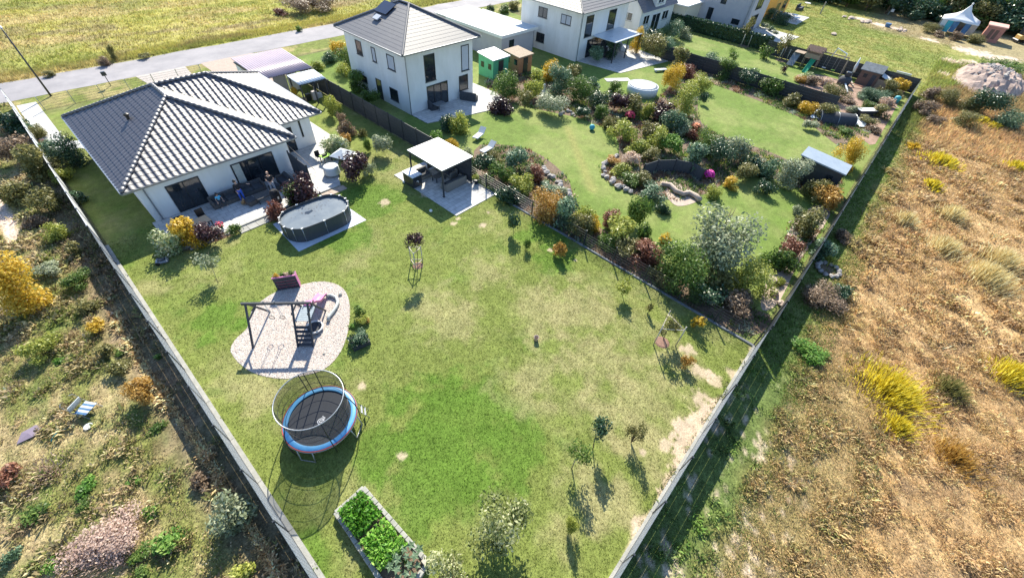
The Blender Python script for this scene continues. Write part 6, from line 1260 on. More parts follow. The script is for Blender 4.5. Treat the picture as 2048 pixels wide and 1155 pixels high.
for B_ in BEDS:
    a_ = np.array(B_); p_ = scatter(a_[:, 0].min(), a_[:, 0].max(), a_[:, 1].min(), a_[:, 1].max(), 16, lambda x, y: inpoly(x, y, B_) & (fbm(x, y, .8, 220) > .42))
    if len(p_): tufts('ground_cover', p_, 5, .26, .10, bed_col, BM, 1.1, .16, .28, 1.2)
NB = [
 (1100, 208, 62, 'silver', 'round grey green cushion bush above its own dark shadow on the lawn', .6), (1015, 175, 56, 'green', 'dense green round bush beside the green shed', .9), (1000, 205, 50, 'purple', 'dark purple bush by the paved corner of the two storey house', .8), (922, 243, 44, 'lime', 'round lime bush at the terrace corner of the two storey house', 1.0), (893, 250, 36, 'dark', 'dark bush left of the round lime bush', .8), (1050, 200, 34, 'olive', 'olive bush between the purple bush and the grey cushion bush', 1), (1065, 180, 34, 'lime', 'yellow green bush above the grey cushion bush', 1), (1075, 150, 40, 'lime', 'yellow bush below the brown shed', .9), (1100, 140, 44, 'yellow', 'golden bush right of the brown shed', .9), (1120, 165, 54, 'bluegreen', 'blue green bush right of the golden bush', .9), (1150, 145, 34, 'olive', 'olive bush by the wall of the second two storey house', .8), (1160, 182, 54, 'green', 'mid green bush in the centre of the upper border', .8), (1185, 165, 46, 'bluegreen', 'grey green bush left of the round pool', .8), (1205, 200, 50, 'dark', 'dark bush below the round pool path', .8), (1228, 178, 34, 'green', 'small green bush touching the round pool', .7), (1240, 205, 44, 'purple', 'purple brown bush just below the round pool', .8), (1270, 210, 44, 'olive', 'olive brown bush below the right side of the round pool', .8), (1295, 215, 36, 'lime', 'pale lime bush between the olive and purple bushes', 1.1), (1325, 220, 46, 'purple', 'smoky purple round bush right of the pale lime bush', .9), (1372, 205, 58, 'lime', 'big round olive green tree on the edge of the right lawn', .95), (1408, 197, 16, 'dark', 'small dark cone bush beside the big round olive tree', 1.4), (1345, 155, 42, 'yellow', 'orange yellow bush right of the round pool', 1.1), (1380, 140, 44, 'red', 'reddish bush along the dark blue board fence', .8), (1400, 165, 50, 'lime', 'lime bush above the big round olive tree', .7), (1360, 120, 40, 'olive', 'olive bush at the corner of the dark blue fence', .9), (1335, 95, 34, 'bluegreen', 'grey green bush where the blue fence begins', 1.1),
 (1350, 245, 46, 'bluegreen', 'bluish rounded bush in the middle border', .8), (1372, 250, 44, 'silver', 'silvery rounded bush right of the bluish one', .8), (1225, 245, 36, 'olive', 'olive bush at the left tip of the middle border', .8), (1200, 225, 30, 'green', 'green bush at the end of the lawn track', .8), (1165, 225, 30, 'dark', 'dark bush on a stone edge right of the grey cushion bush', .7), (1250, 262, 52, 'lime', 'yellow green bush full of flowers in the middle border', .7), (1275, 290, 50, 'lime', 'lime bush in front of the yellow green flowers', .7), (1300, 255, 40, 'olive', 'olive bush between flowers and bluish bush', .7), (1320, 280, 44, 'lime', 'lime yellow bush in the centre of the middle border', .8), (1345, 290, 44, 'bright', 'fresh green bush right of the lime yellow one', .8), (1300, 310, 40, 'olive', 'low olive bush above the curved screen', .6), (1390, 268, 34, 'red', 'russet flowering bush beside the silvery bush', .7), (1415, 285, 60, 'green', 'large green bush at the lawn edge of the middle border', .85), (1390, 315, 56, 'bluegreen', 'large blue green bush above the right end of the curved screen', .85), (1440, 305, 60, 'dark', 'large dark bush in the dark row beside the right lawn', .85), (1475, 300, 50, 'silver', 'grey green bush in the dark row beside the right lawn', .85), (1505, 322, 56, 'dark', 'dark bush in the middle of the dark row', .85), (1540, 335, 50, 'bluegreen', 'blue green bush near the end of the dark row', .85), (1580, 350, 66, 'silver', 'broad grey green bush left of the grey roofed shed', .8), (1490, 345, 44, 'olive', 'olive bush right of the magenta flowers', .8), (1530, 375, 36, 'dark', 'dark bush at the shadow edge below the dark row', .7), (1240, 335, 44, 'lime', 'yellowish plants inside the left curve of the rock bed', .5), (1262, 355, 46, 'green', 'green plants on the lower edge of the rock bed', .5), (1290, 362, 40, 'olive', 'olive plants below the curved screen', .6), (1265, 318, 34, 'blush', 'cream flowering plant in the rock bed', .7), (1300, 385, 52, 'bluegreen', 'blue grey low bush left of the wavy stone path', .5), (1330, 415, 30, 'dark', 'dark small bush below the blue grey low bush', .9), (1430, 385, 36, 'lime', 'lime ball bush below the magenta flowers', .8), (1460, 365, 34, 'yellow', 'yellow green bush right of the magenta flowers', .6), (1225, 320, 30, 'orange', 'orange tinted plant at the tip of the rock bed', .5),
 (1165, 452, 44, 'olive', 'olive bush leaning over the mesh fence below the blue green bush', .8), (1215, 478, 40, 'green', 'mid green bush leaning over the mesh fence by the orange tipped sapling', .8), (1345, 560, 44, 'olive', 'olive bush leaning over the mesh fence above the lime sapling', .7), (1392, 588, 40, 'green', 'green bush leaning over the mesh fence above the staked tree', .7),
 (1030, 320, 50, 'bluegreen', 'blue green bush in the bed behind the pavilion', .9), (1000, 345, 50, 'green', 'green bush nearest the pavilion in the fence side bed', .8), (1060, 340, 40, 'silver', 'silver bush beside the rocks of the fence side bed', .9), (1040, 365, 46, 'lime', 'lime bush in the middle of the fence side bed', .8), (1075, 352, 34, 'red', 'russet bush beside the silver one in the fence side bed', .8), (970, 330, 44, 'dark', 'dark bush right behind the pavilion potted plant', .9), (985, 318, 34, 'olive', 'olive bush behind the dark one by the pavilion', .8), (1025, 385, 50, 'dark', 'dark leafy bush hanging over the mesh fence', .8), (1100, 412, 72, 'orange', 'large ochre bush in front of the lawn bend', .85), (1130, 428, 56, 'bluegreen', 'blue green bush overlapping the ochre bush', .95), (1095, 375, 34, 'bluegreen', 'grey low plants along the rocks above the ochre bush', .5), (1120, 385, 30, 'silver', 'silver low plants by the rocks near the ochre bush', .5), (1172, 425, 44, 'lime', 'lime bush right of the blue green bush', 1.0), (1188, 445, 34, 'yellow', 'bright yellow bush left of the dark red ball', .9), (1220, 440, 36, 'red', 'dark red ball bush beside the bright yellow bush', .8), (1238, 462, 56, 'lime', 'pale olive bush below the dark red ball', .8), (1275, 425, 42, 'green', 'narrow green tree left of the yellow shrublet', 1.6), (1290, 465, 40, 'green', 'dark green column bush below the narrow green tree', 1.5), (1328, 476, 24, 'yellow', 'small bright yellow shrublet on the pale grass', .9), (1300, 510, 60, 'red', 'rusty bush along the mesh fence', .6), (1260, 495, 50, 'olive', 'olive bush left of the rusty bush', .6), (1362, 540, 90, 'green', 'large bright green bush left of the weeping tree foot', .9), (1330, 535, 50, 'olive', 'olive bush between the rusty and the large green bush', .7), (1435, 560, 70, 'olive', 'ochre olive bush below the weeping tree', .7), (1500, 555, 90, 'lime', 'wide pale lime bush near the rear fence corner', .7), (1410, 585, 60, 'dark', 'dark bush in the shade of the mesh fence corner', .6), (1480, 605, 60, 'brown', 'brownish low bush on the mulch near the corner', .5), (1560, 510, 66, 'green', 'round dark green bush against the rear boundary fence', .85), (1585, 490, 50, 'red', 'russet topped bush behind the round dark green one', .8), (1618, 450, 60, 'olive', 'olive brown bush further along the rear fence', .8), (1655, 398, 56, 'orange', 'ochre ball bush right of the pale rock path', .8), (1630, 380, 50, 'olive', 'dark olive bush left of the ochre ball', .8), (1600, 420, 30, 'silver', 'small silver bush beside the rear fence gravel', .8),
 (1420, 120, 44, 'bluegreen', 'blue green bush at the near end of the blue board fence', .7), (1455, 140, 44, 'green', 'green bush against the blue fence left of its middle', .7), (1500, 155, 46, 'dark', 'dark bush against the middle of the blue fence', .7), (1545, 175, 40, 'green', 'green bush against the blue fence right of its middle', .7), (1590, 195, 44, 'olive', 'olive bush against the right part of the blue fence', .7), (1620, 215, 40, 'yellow', 'yellow tinted bush near the end of the blue fence', .6), (1650, 225, 44, 'olive', 'olive grey bush above the dark greenhouse tunnel', .6), (1620, 250, 30, 'silver', 'grey low bush left of the greenhouse tunnel', .6),
 (1705, 305, 44, 'yellow', 'tall golden yellow bush beside the rear fence and grey roofed shed', 1.2), (1690, 330, 30, 'yellow', 'lower golden bush in front of the tall golden one', 1.1), (1300, 75, 50, 'dark', 'dark bush right of the patio canopy', .8), (1275, 85, 26, 'yellow', 'orange yellow column bush by the patio canopy', 1.5), (1310, 95, 54, 'olive', 'olive bush below the dark one near the patio', .8), (1345, 60, 40, 'bluegreen', 'grey bush between the patio and the long hedge', .8), (1372, 62, 34, 'silver', 'silver bush at the near end of the long hedge', .8), (1360, 40, 30, 'green', 'green bush under the cream annex', .8), (1225, 100, 34, 'dark', 'dark potted bush under the patio canopy', .9), (1195, 110, 34, 'bluegreen', 'blue green bush at the corner of the second two storey house', .9),
 (700, 120, 50, 'green', 'green bush behind the carport near the two storey house', .8), (660, 110, 34, 'bluegreen', 'dark blue green bush behind the carport roof', .8), (678, 95, 36, 'yellow', 'yellow bush by the corner of the two storey house roof', .8), (712, 165, 44, 'green', 'green bush row along the left wall of the two storey house', .8), (740, 195, 36, 'green', 'green bush under the lower left windows', .8), (690, 140, 30, 'lime', 'lime bush between fence and two storey house', .8), (630, 128, 30, 'lime', 'lime yellow bush right of the mauve carport roof', .7)]
FR = lambda q: 1.12 if (q[0] > 1000 and 290 < q[1] and q[1] > 290 + (q[0] - 960) * .50) else .98
for s in NB: shrub(s[0], s[1], s[2] * FR(s), s[3], s[4], s[5], group='shrubs in the neighbouring gardens', cls=None)
# weeping silver tree
tree2((1452, 545), (1440, 466), 140, 4.4, 3.9, 'silver', 'large silvery weeping tree on the neighbouring lawn', .4, cls='l', trunk_r=.12, nl=12, name='weeping_tree', cat='weeping tree')
# curved screen and stone ring edges
P_ = [at(*q, 0) for q in ((1283, 352), (1310, 343), (1345, 342), (1378, 348), (1400, 362))]
sc = empty('curved_screen', P_[0], 0, 'low curved grey wall screen above the wavy stone path', 'screen')
for i in range(4): a, c = P_[i] - P_[0], P_[i + 1] - P_[0]; MB().beam(a + Vector((0, 0, .55)), c + Vector((0, 0, .55)), .06, 1.1).build('panel', M['cushion'], sc)
for q in P_: MB().box((q.x - P_[0].x - .05, q.y - P_[0].y - .05, 0), (q.x - P_[0].x + .05, q.y - P_[0].y + .05, 1.2)).build('post', M['dark_metal'], sc)
bl = MB(); pts = [at(*q, .22) for q in ((1322, 368), (1340, 370), (1352, 382), (1366, 388), (1378, 385), (1392, 392), (1400, 400))]; bl.path(pts, .22, 6); tag(bl.build('stone_bench', M['sandstone'], None, True), 'wavy low stone bench beside the paved patch', 'bench')
def stones(pts, n, seed, r0, label, name='rock', group=None, m='stone'):
    rd = random.Random(seed); P = [at(*q) for q in pts]; L = len(P) - 1
    for i in range(n):
        k = i / (n - 1) * L; j = min(int(k), L - 1); p = P[j].lerp(P[j + 1], k - j); r_ = r0 * rd.uniform(.7, 1.4)
        tag(MB().blob((p.x + rd.uniform(-.2, .2), p.y + rd.uniform(-.2, .2), r_ * .4), (r_, r_ * .8, r_ * .6), i + seed, 7, 5, .22).build(name, M[m], None), ORD[i] + ' ' + label, 'stone', group or label)
stones(((1232, 312), (1212, 325), (1206, 340), (1215, 358), (1235, 372), (1262, 385)), 16, 3, .28, 'pale rock from the far end of the rock ring round the bed tip')
stones(((1085, 335), (1100, 350), (1115, 365), (1130, 380), (1142, 392)), 12, 9, .25, 'grey rock from the pavilion end of the row along the fence bed')
stones(((1560, 610), (1540, 560), (1600, 470), (1625, 440), (1640, 425)), 10, 21, .35, 'pinkish rock from the near end beside the rear boundary fence', m='sandstone')
stones(((1150, 232), (1135, 222), (1120, 228)), 6, 31, .22, 'small grey rock from the right beside the cushion bush')
for q, m, l in (((1415, 356), 'magenta', 'bright magenta flower ball in the neighbouring border'), ((1258, 238), 'red_flower', 'red flower cluster in the middle border'), ((1388, 262), 'orange', 'orange flower cluster by the silvery bush')):
    p = at(*q); s_ = 9 * mpp(*q); t_ = empty('flower_cluster', (p.x, p.y, 0), 0, l, 'flowers'); b = MB(); rd = random.Random(1)
    for i in range(60): a, e = rd.uniform(0, 6.28), rd.uniform(0, 1.4); b.blob((s_ * math.cos(a) * math.cos(e), s_ * math.sin(a) * math.cos(e), .3 + s_ * math.sin(e)), (.12, .12, .08), i, 6, 4, .2)
    b.build('blossom', M[m], t_); crown('leaves', 'green', (0, 0, .3), (s_, s_, .35), 's', t_)
# round pool of the neighbours
p = at(1287, 170, .9); np_ = empty('round_pool', (p.x, p.y, 0), 0, 'round white covered pool on the neighbouring lawn', 'pool'); MB().lathe([(1.75, 0), (1.78, .9), (1.7, .92), (1.68, .86), (.02, .88)], n=36).build('wall', M['fabric_pale'], np_, True); MB().lathe([(1.66, .885), (1.2, .93), (.02, .96)], n=36).build('cover', M['plastic_white'], np_, True)
p = at(1235, 160); MBp = MB().box((-1.6, -.5, 0), (1.6, .5, .05)); o = MBp.build('path_slab', M['slab'], None); o.location = (p.x, p.y, .0); o.rotation_euler = (0, 0, -.6); tag(o, 'pale slab path leading to the round covered pool', 'paving slabs')
p = at(1320, 143); o = MB().bbox((-.9, -.3, .2), (.9, .3, .3), .05); [o.box((s * .7 - .05, -.2, 0), (s * .7 + .05, .2, .2)) for s in (-1, 1)]; o = o.build('bench', M['fabric_pale'], None); o.location = p; o.rotation_euler = (0, 0, -.5); tag(o, 'pale garden bench behind the round covered pool', 'bench')
# two sun loungers, ball
for i, (q, rz, l) in enumerate((((958, 276), .3, 'pale garden lounger nearest the two storey house'), ((975, 304), .1, 'pale garden lounger nearest the pavilion'))):
    p = at(*q); t_ = empty('sun_lounger', p, rz, l, 'lounger', 'loungers on the neighbouring lawn'); MB().bbox((-.8, -.3, .3), (.35, .3, .38), .03).build('seat', M['fabric_pale'], t_); MB().obox((.62, 0, .52), (.35, .3, .03), (.8, 0, .6), (0, 1, 0), (-.6, 0, .8)).build('backrest', M['fabric_pale'], t_)
    for a in (-.7, .3):
        for c in (-.25, .25): MB().rod((a, c, 0), (a, c, .3), .02).build('leg', M['silver'], t_)
p = at(1184, 256, .2); tag(MB().blob((p.x, p.y, .28), (.28, .28, .28), 1, 14, 10, 0).build('glass_ball', M['turq'], None, True), 'turquoise garden ball at the edge of the neighbouring lawn', 'garden ball')
p = at(1088, 182, .3); st_ = empty('garden_statue', p, 0, 'small white garden figure above the grey cushion bush', 'statue'); st_.location.z = 0; MB().lathe([(.2, 0), (.22, .3), (.12, .35), (.16, .6), (.1, .85), (.12, 1.0), (.02, 1.1)], n=12).build('figure', M['plastic_white'], st_, True); MB().box((-.3, -.3, 0), (.3, .3, .06)).build('base', M['stone'], st_)
# green shed, brown shed
def shed(x0, y0, x1, y1, h, dz, wm, rm, label, rzp=None, doorface=True):
    c = Vector(((x0 + x1) / 2, (y0 + y1) / 2, 0)); t = empty('garden_shed', c, 0, label, 'shed'); hx, hy = (x1 - x0) / 2, (y1 - y0) / 2
    b = MB(); b.add([(-hx, -hy, 0), (hx, -hy, 0), (hx, hy, 0), (-hx, hy, 0), (-hx, -hy, h), (hx, -hy, h), (hx, hy, h + dz), (-hx, hy, h + dz)], [(0, 1, 5, 4), (1, 2, 6, 5), (2, 3, 7, 6), (3, 0, 4, 7), (4, 5, 6, 7)]); b.build('wall', M[wm], t)
    e = .14; MB().add([(-hx - e, -hy - e, h - .02), (hx + e, -hy - e, h - .02), (hx + e, hy + e, h + dz + .02), (-hx - e, hy + e, h + dz + .02), (-hx - e, -hy - e, h + .08), (hx + e, -hy - e, h + .08), (hx + e, hy + e, h + dz + .12), (-hx - e, hy + e, h + dz + .12)], [(0, 3, 2, 1), (4, 5, 6, 7), (0, 1, 5, 4), (1, 2, 6, 5), (2, 3, 7, 6), (3, 0, 4, 7)]).build('roof', M[rm], t)
    d = MB().box((-.42, -hy - .03, .05), (.42, -hy - .002, min(1.9, h - .15))).build('door', M['frame' if wm != 'brown_wood' else 'dark_wood'], t); MB().box((.3, -hy - .06, .9), (.34, -hy - .031, 1.0)).build('handle', M['silver'], d)
    for s in (-1, 1): MB().box((-hx - .02, s * hy * .5 - .3, 1.0), (-hx - .002, s * hy * .5 + .2, 1.6)).build('side_window', M['glass'], t)
    return t
M['green_paint'] = mat('green_painted_boards', (.08, .38, .20), (.07, .32, .17), 5, .7, .2, 20, stretch=(1, 1, .1)); M['orange_wood'] = mat('orange_brown_boards', (.42, .21, .11), (.34, .16, .08), 5, .8, .3, 20)
shed(37.0, 35.6, 39.6, 38.0, 2.1, .25, 'green_paint', 'pale_sheet', 'green garden shed with a pale roof behind the two storey house')
shed(40.6, 34.8, 43.0, 37.2, 1.9, .2, 'orange_wood', 'wood', 'orange brown wooden shed right of the green shed')
shed(41.1, -.5, 43.0, 2.9, 2.05, .25, 'dark_metal', 'shed_roof', 'dark shed with a pale grey roof at the rear of the shrub garden')
# polytunnel, sheet, planter
p = at(1668, 242); t_ = empty('plant_tunnel', (p.x, p.y, 0), R_(-60), 'low dark rounded plant tunnel in front of the rear lawn tip', 'plant tunnel')
b = MB(); N_ = 10; vs = [(x_, 1.0 * math.cos(math.pi * k / N_), .95 * math.sin(math.pi * k / N_)) for x_ in (-1.8, 1.8) for k in range(N_ + 1)]; b.add(vs, [(k, k + 1, N_ + 2 + k, N_ + 1 + k) for k in range(N_)] + [tuple(range(N_, -1, -1)), tuple(range(N_ + 1, 2 * N_ + 2))]); b.build('cover', M['cushion'], t_, True)
for x_ in (-1.8, 0, 1.8): MB().path([(x_, 1.02 * math.cos(math.pi * k / N_), .97 * math.sin(math.pi * k / N_)) for k in range(N_ + 1)], .03).build('hoop', M['silver'], t_, True)
for q, r0, l in (((1640, 232), 1.6, 'pale crumpled plastic sheet left of the dark plant tunnel'), ((1715, 245), 1.4, 'glossy pale plastic sheet right of the dark plant tunnel')):
    p = at(*q); r = np.random.default_rng(int(r0 * 10)); b = MB(); k = 8; vs = [(i / 4 * r0 - r0, j / 4 * r0 * .6 - r0 * .6, .05 + r.random() * .25) for j in range(k) for i in range(k)]; b.add(vs, [(j * k + i, j * k + i + 1, (j + 1) * k + i + 1, (j + 1) * k + i) for j in range(k - 1) for i in range(k - 1)]); o = b.build('plastic_sheet', M['pale_sheet'], None); o.location = (p.x, p.y, 0); tag(o, l, 'plastic sheet')
# ------------------------------------------------------------------ garden with the green slide
def young(q, top, cw, label, lf='green', stk=True):
    treepx(q, top, cw, lf, label, 1.3, cls='sparse' if cw < 30 else 'm', trunk_r=.05, nl=8, cat='young tree', name='young_tree', group='young trees by the dark fence')
    if stk:
        p = at(*q)
        t = empty('tree_support', (p.x, p.y, 0), .4, 'pale stakes holding the ' + label.replace('staked ', ''), 'tree stakes', 'stakes in the far garden')
        for a in (0, 2.1, 4.2): MB().rod((.6 * math.cos(a), .6 * math.sin(a), 0), (.55 * math.cos(a), .55 * math.sin(a), 1.6), .05, 7).build('stake', M['pale_wood'], t, True)
        tag(MB().lathe([(.9, 0), (.7, .06), (.02, .09)], (p.x, p.y, .005), 16).build('mulch', M['soil'], None), 'mulch disc under the ' + label.replace('staked ', ''), 'mulch')
young((1488, 92), (1505, 38), 22, 'staked young tree in front of the long hedge nearest the grey block', 'olive')
young((1563, 121), (1582, 72), 24, 'staked young tree left of the wooden play tower', 'olive')
young((1533, 122), (1538, 88), 24, 'young round tree on the grass between two staked trees', 'green', False)
young((1571, 150), (1573, 132), 14, 'small purple tree below the grey climbing ramp', 'purple', False)
young((1465, 128), (1462, 98), 20, 'slim young tree on the grass strip left of the round one', 'green', False)
# wooden play tower with green slide and double swing
o_ = at(1622, 128); pt = empty('play_tower', (76.0 - .3, 10.9, 0), 0, 'brown wooden play tower with a green slide and a ramp by the dark fence', 'play tower')
def B7(n, m, *bx): 
    b = MB(); [b.box(*x) for x in bx]; return b.build(n, M[m], pt)
for x in (-.6, .6):
    for y in (-.9, .9): B7('post', 'wood', ((x - .05, y - .05, 0), (x + .05, y + .05, 2.5)))
B7('platform', 'brown_wood', ((-.65, -.95, 1.2), (.65, .95, 1.28))); B7('side_boards', 'wood', ((-.66, -.95, 1.3), (-.62, .95, 1.85))); B7('side_boards', 'wood', ((.62, -.95, 1.3), (.66, .95, 1.85)))
MB().add([(-.8, -1.1, 2.2), (.8, -1.1, 2.2), (.8, 1.1, 2.2), (-.8, 1.1, 2.2), (0, -1.1, 2.75), (0, 1.1, 2.75)], [(0, 1, 4), (2, 3, 5), (1, 2, 5, 4), (3, 0, 4, 5), (0, 3, 2, 1)]).build('roof', M['brown_wood'], pt)
MB().obox((-1.7, -.3, .62), (1.25, .26, .03), (.86, 0, .5), (0, 1, 0), (-.5, 0, .86)).obox((-1.7, -.58, .7), (1.25, .03, .1), (.86, 0, .5), (0, 1, 0), (-.5, 0, .86)).obox((-1.7, -.02, .7), (1.25, .03, .1), (.86, 0, .5), (0, 1, 0), (-.5, 0, .86)).build('slide', M['plastic_dkgreen'], pt)
MB().obox((-1.2, 2.0, .8), (1.0, .45, .04), (.78, 0, .62), (0, 1, 0), (-.62, 0, .78)).build('climbing_ramp', M['kerb_dark'], pt)
B7('upper_deck', 'wood', ((-.7, 1.1, 1.55), (.7, 2.4, 1.62))); 
MB().beam((0, -.95, 2.3), (0, -4.2, 2.3), .1, .12).build('swing_beam', M['wood'], pt)
for s in (-1, 1): MB().beam((0, -4.1, 2.3), (s * 1.0, -4.3, 0), .09, .09).build('leg', M['wood'], pt)
for y, m in ((-1.9, 'plastic_white'), (-3.1, 'plastic_green')):
    MB().rod((0, y - .2, 2.25), (0, y - .2, .55), .015).rod((0, y + .2, 2.25), (0, y + .2, .55), .015).build('chain', M['silver'], pt); MB().bbox((-.12, -.24 + y, .5), (.12, .24 + y, .56), .02).build('swing_seat', M[m], pt)
p = at(1655, 105, 0); t_ = empty('goal_frame', (79.5, 8.8, 0), R_(90), 'white angled frame standing behind the dark fence by the play tower', 'frame'); MB().path([(-1.2, 0, 0), (-1.2, .2, 1.9), (.2, .2, 2.3), (.7, 0, 0)], .09, 6).build('frame', M['plastic_white'], t_)
# playhouse
ph = empty('playhouse', (75.6, 3.5, 0), 0, 'red brown wooden playhouse with a lean to against the dark fence', 'playhouse')
MB().prism([(-1.0, -1.1), (.9, -1.1), (.9, 1.1), (-1.0, 1.1)], 0, 1.75).build('wall', M['brown_wood'], ph)
MB().add([(-1.25, -1.3, 1.7), (1.1, -1.3, 1.7), (1.1, 1.3, 1.7), (-1.25, 1.3, 1.7), (0, -1.3, 2.35), (0, 1.3, 2.35), (-1.25, -1.3, 1.78), (1.1, -1.3, 1.78), (1.1, 1.3, 1.78), (-1.25, 1.3, 1.78), (0, -1.3, 2.45), (0, 1.3, 2.45)], [(6, 10, 11, 9), (10, 7, 8, 11), (0, 3, 5, 4), (4, 5, 2, 1), (0, 4, 10, 6), (4, 1, 7, 10), (3, 9, 11, 5), (5, 11, 8, 2), (0, 6, 9, 3), (1, 2, 8, 7)]).build('roof', M['kerb_dark'], ph)
MB().box((-1.03, .2, .9), (-1.002, .65, 1.35)).build('window', M['frame'], ph); MB().box((-1.03, -.8, .05), (-1.002, -.3, 1.4)).build('door', M['dark_wood'], ph)
MB().box((-.9, -2.3, 0), (.6, -1.12, 1.1)).build('lean_to', M['wood'], ph); MB().add([(-1, -2.4, 1.1), (.7, -2.4, 1.1), (.7, -1.3, 1.45), (-1, -1.3, 1.45), (-1, -2.4, 1.15), (.7, -2.4, 1.15), (.7, -1.3, 1.5), (-1, -1.3, 1.5)], [(0, 3, 2, 1), (4, 5, 6, 7), (0, 1, 5, 4), (1, 2, 6, 5), (2, 3, 7, 6), (3, 0, 4, 7)]).build('lean_to_roof', M['fabric_pale'], ph)
p = at(1699, 160); t_ = empty('folded_parasol', (p.x, p.y, 0), 0, 'folded white parasol on the grass left of the playhouse', 'parasol'); MB().rod((0, 0, 0), (.2, .1, 1.0), .03).build('pole', M['silver'], t_); MB().path([(.2, .1, .9), (.35, .2, 1.6), (.55, .3, 2.6)], [.17, .2, .03], 8).build('canopy', M['plastic_white'], t_, True)
p = at(1654, 133); tag(MB().bbox((p.x - .4, p.y - .2, 0), (p.x + .4, p.y + .2, .3), .04).build('toy_box', M['plastic_white'], None), 'white box on the grass under the double swing', 'box')
p = at(1662, 138); tag(MB().bbox((p.x - .15, p.y - .3, 0), (p.x + .15, p.y + .3, .3), .04).build('toy', M['plastic_white'], None), 'narrow white toy lying right of the white box', 'toy')
p = at(1684, 170); ct = empty('covered_barrel', (p.x, p.y, 0), 0, 'dark covered tub in front of the playhouse garden beds', 'tub'); MB().lathe([(.7, 0), (.75, .7), (.6, 1.0), (.1, 1.1)], n=14).build('tub', M['cushion'], ct, True); MB().bbox((-.3, -.3, 1.1), (.3, .3, 1.6), .05).build('cover', M['dark_metal'], ct)
VB = [(1617, 150, 34, 'variegated', 'pale green bush under the green slide', .6), (1606, 158, 26, 'orange', 'ochre plants at the left end of the vegetable beds', .5), (1625, 162, 34, 'brown', 'dry brown plants in the vegetable beds left of the red spot', .4), (1650, 162, 30, 'blush', 'pale flowers beside the dark covered tub', .4), (1668, 185, 46, 'olive', 'olive green plants below the dark covered tub', .6), (1735, 183, 44, 'bluegreen', 'large blue green cabbage like plants below the playhouse', .5), (1757, 190, 44, 'bluegreen', 'blue green plants right of the cabbage like ones', .5), (1780, 178, 34, 'olive', 'olive bush near the far fence corner', .7), (1800, 172, 34, 'yellow', 'yellow green bush right in the far fence corner', .7), (1790, 190, 26, 'olive', 'small olive bush in front of the corner bush', .6), (1715, 218, 30, 'silver', 'white flowering plants above the dark trough', .6), (1740, 210, 30, 'green', 'green plants right of the white flowering ones', .5), (1760, 222, 40, 'olive', 'olive dry plants close to the rear fence', .5), (1735, 240, 36, 'olive', 'olive plants below the dark trough', .4), (1775, 205, 30, 'blush', 'pale flowers by the rear fence of the vegetable garden', .5), (1748, 255, 30, 'brown', 'brown plants at the rear fence near the plastic sheet', .5), (1700, 200, 34, 'brown', 'reddish brown ground plants between the vegetable beds', .25), (1770, 165, 20, 'bluegreen', 'round netted bush right of the playhouse lean to', .7), (1690, 262, 30, 'green', 'green plants beside the dark plant tunnel', .3)]
for s in VB: shrub(s[0], s[1], s[2], s[3], s[4], s[5], group='plants in the vegetable garden')
sheet('flower_bed', pxpoly([(1595, 150), (1640, 150), (1700, 165), (1780, 178), (1815, 168), (1800, 200), (1765, 262), (1740, 290), (1690, 240), (1665, 200), (1600, 170)], 0, 0, 3), .012, mat('reddish_soil', (.40, .26, .20), (.24, .16, .11), 1.2, .95, .5, 6))
p = at(1728, 230); t_ = empty('dark_trough', (p.x, p.y, 0), R_(-40), 'dark trough with a pale rim in the vegetable garden', 'trough'); MB().box((-1.1, -.4, 0), (1.1, .4, .6)).build('body', M['dark_metal'], t_); MB().box((-1.15, -.45, .602), (1.15, .45, .66)).build('rim', M['plastic_white'], t_)
p = at(1660, 163, .3); tag(MB().lathe([(.15, 0), (.22, .4), (.2, .42)], (p.x, p.y, 0), 12).build('red_bucket', M['red_flower'], None), 'small red bucket among the dry plants of the vegetable beds', 'bucket')
for q, L, rz, m, l in (((1700, 168), 2.2, .5, 'pale_wood', 'pale plank leaning over the vegetable bed left of the playhouse'), ((1690, 180), 2.4, .4, 'fabric_pale', 'thin white pole lying right of the dark covered tub'), ((1712, 175), 1.8, 1.9, 'terracotta', 'reddish edging board between the playhouse beds'), ((1776, 212), 2.2, 1.3, 'sandstone', 'pinkish plank leaning near the rear fence')):
    p = at(*q); d = Vector((math.cos(rz), math.sin(rz), .12)) * L / 2; tag(MB().beam(p - d + Vector((0, 0, .3)), p + d + Vector((0, 0, .3)), .18, .05).build('plank', M[m], None), l, 'plank')
p = at(1800, 158); tag(MB().obox((p.x, p.y, .55), (.05, .9, .35), (.9, 0, .4), (0, 1, 0), (-.4, 0, .9)).build('white_panel', M['plastic_white'], None), 'white panel leaning in the far corner of the fence', 'panel')
p = at(1790, 205); tag(MB().lathe([(.3, 0), (.35, .5), (.3, .7), (.05, .8)], (p.x, p.y, 0), 14).build('green_bin', M['turq'], None, True), 'pale turquoise bin against the rear fence of the vegetable garden', 'bin')
# ------------------------------------------------------------------ far lawn: tent, red hut, excavator, banner stand, trampoline bits
tn = empty('marquee', (121.6, -2.2, 0), R_(0), 'white pointed marquee with turquoise and blue cloths hanging on its side', 'marquee')
def tentroof():
    b = MB(); n = 8; rings = []
    for k, (f, z) in enumerate(((1, 2.3), (.72, 2.55), (.45, 2.95), (.22, 3.5), (.07, 4.3), (.02, 4.6))):
        for a in range(24):
            th = a * math.pi / 12; c, s = math.cos(th), math.sin(th); q = 1 / max(abs(c), abs(s)); b.v.append((c * q * 2.5 * f, s * q * 2.8 * f, z - (.12 if k == 0 and a % 6 else 0)))
    for i in range(5):
        for a in range(24): b.f.append((i * 24 + a, i * 24 + (a + 1) % 24, (i + 1) * 24 + (a + 1) % 24, (i + 1) * 24 + a))
    return b
o = tentroof().build('roof', M['plastic_white'], tn, True); s = o.modifiers.new('t', 'SOLIDIFY'); s.thickness = .03
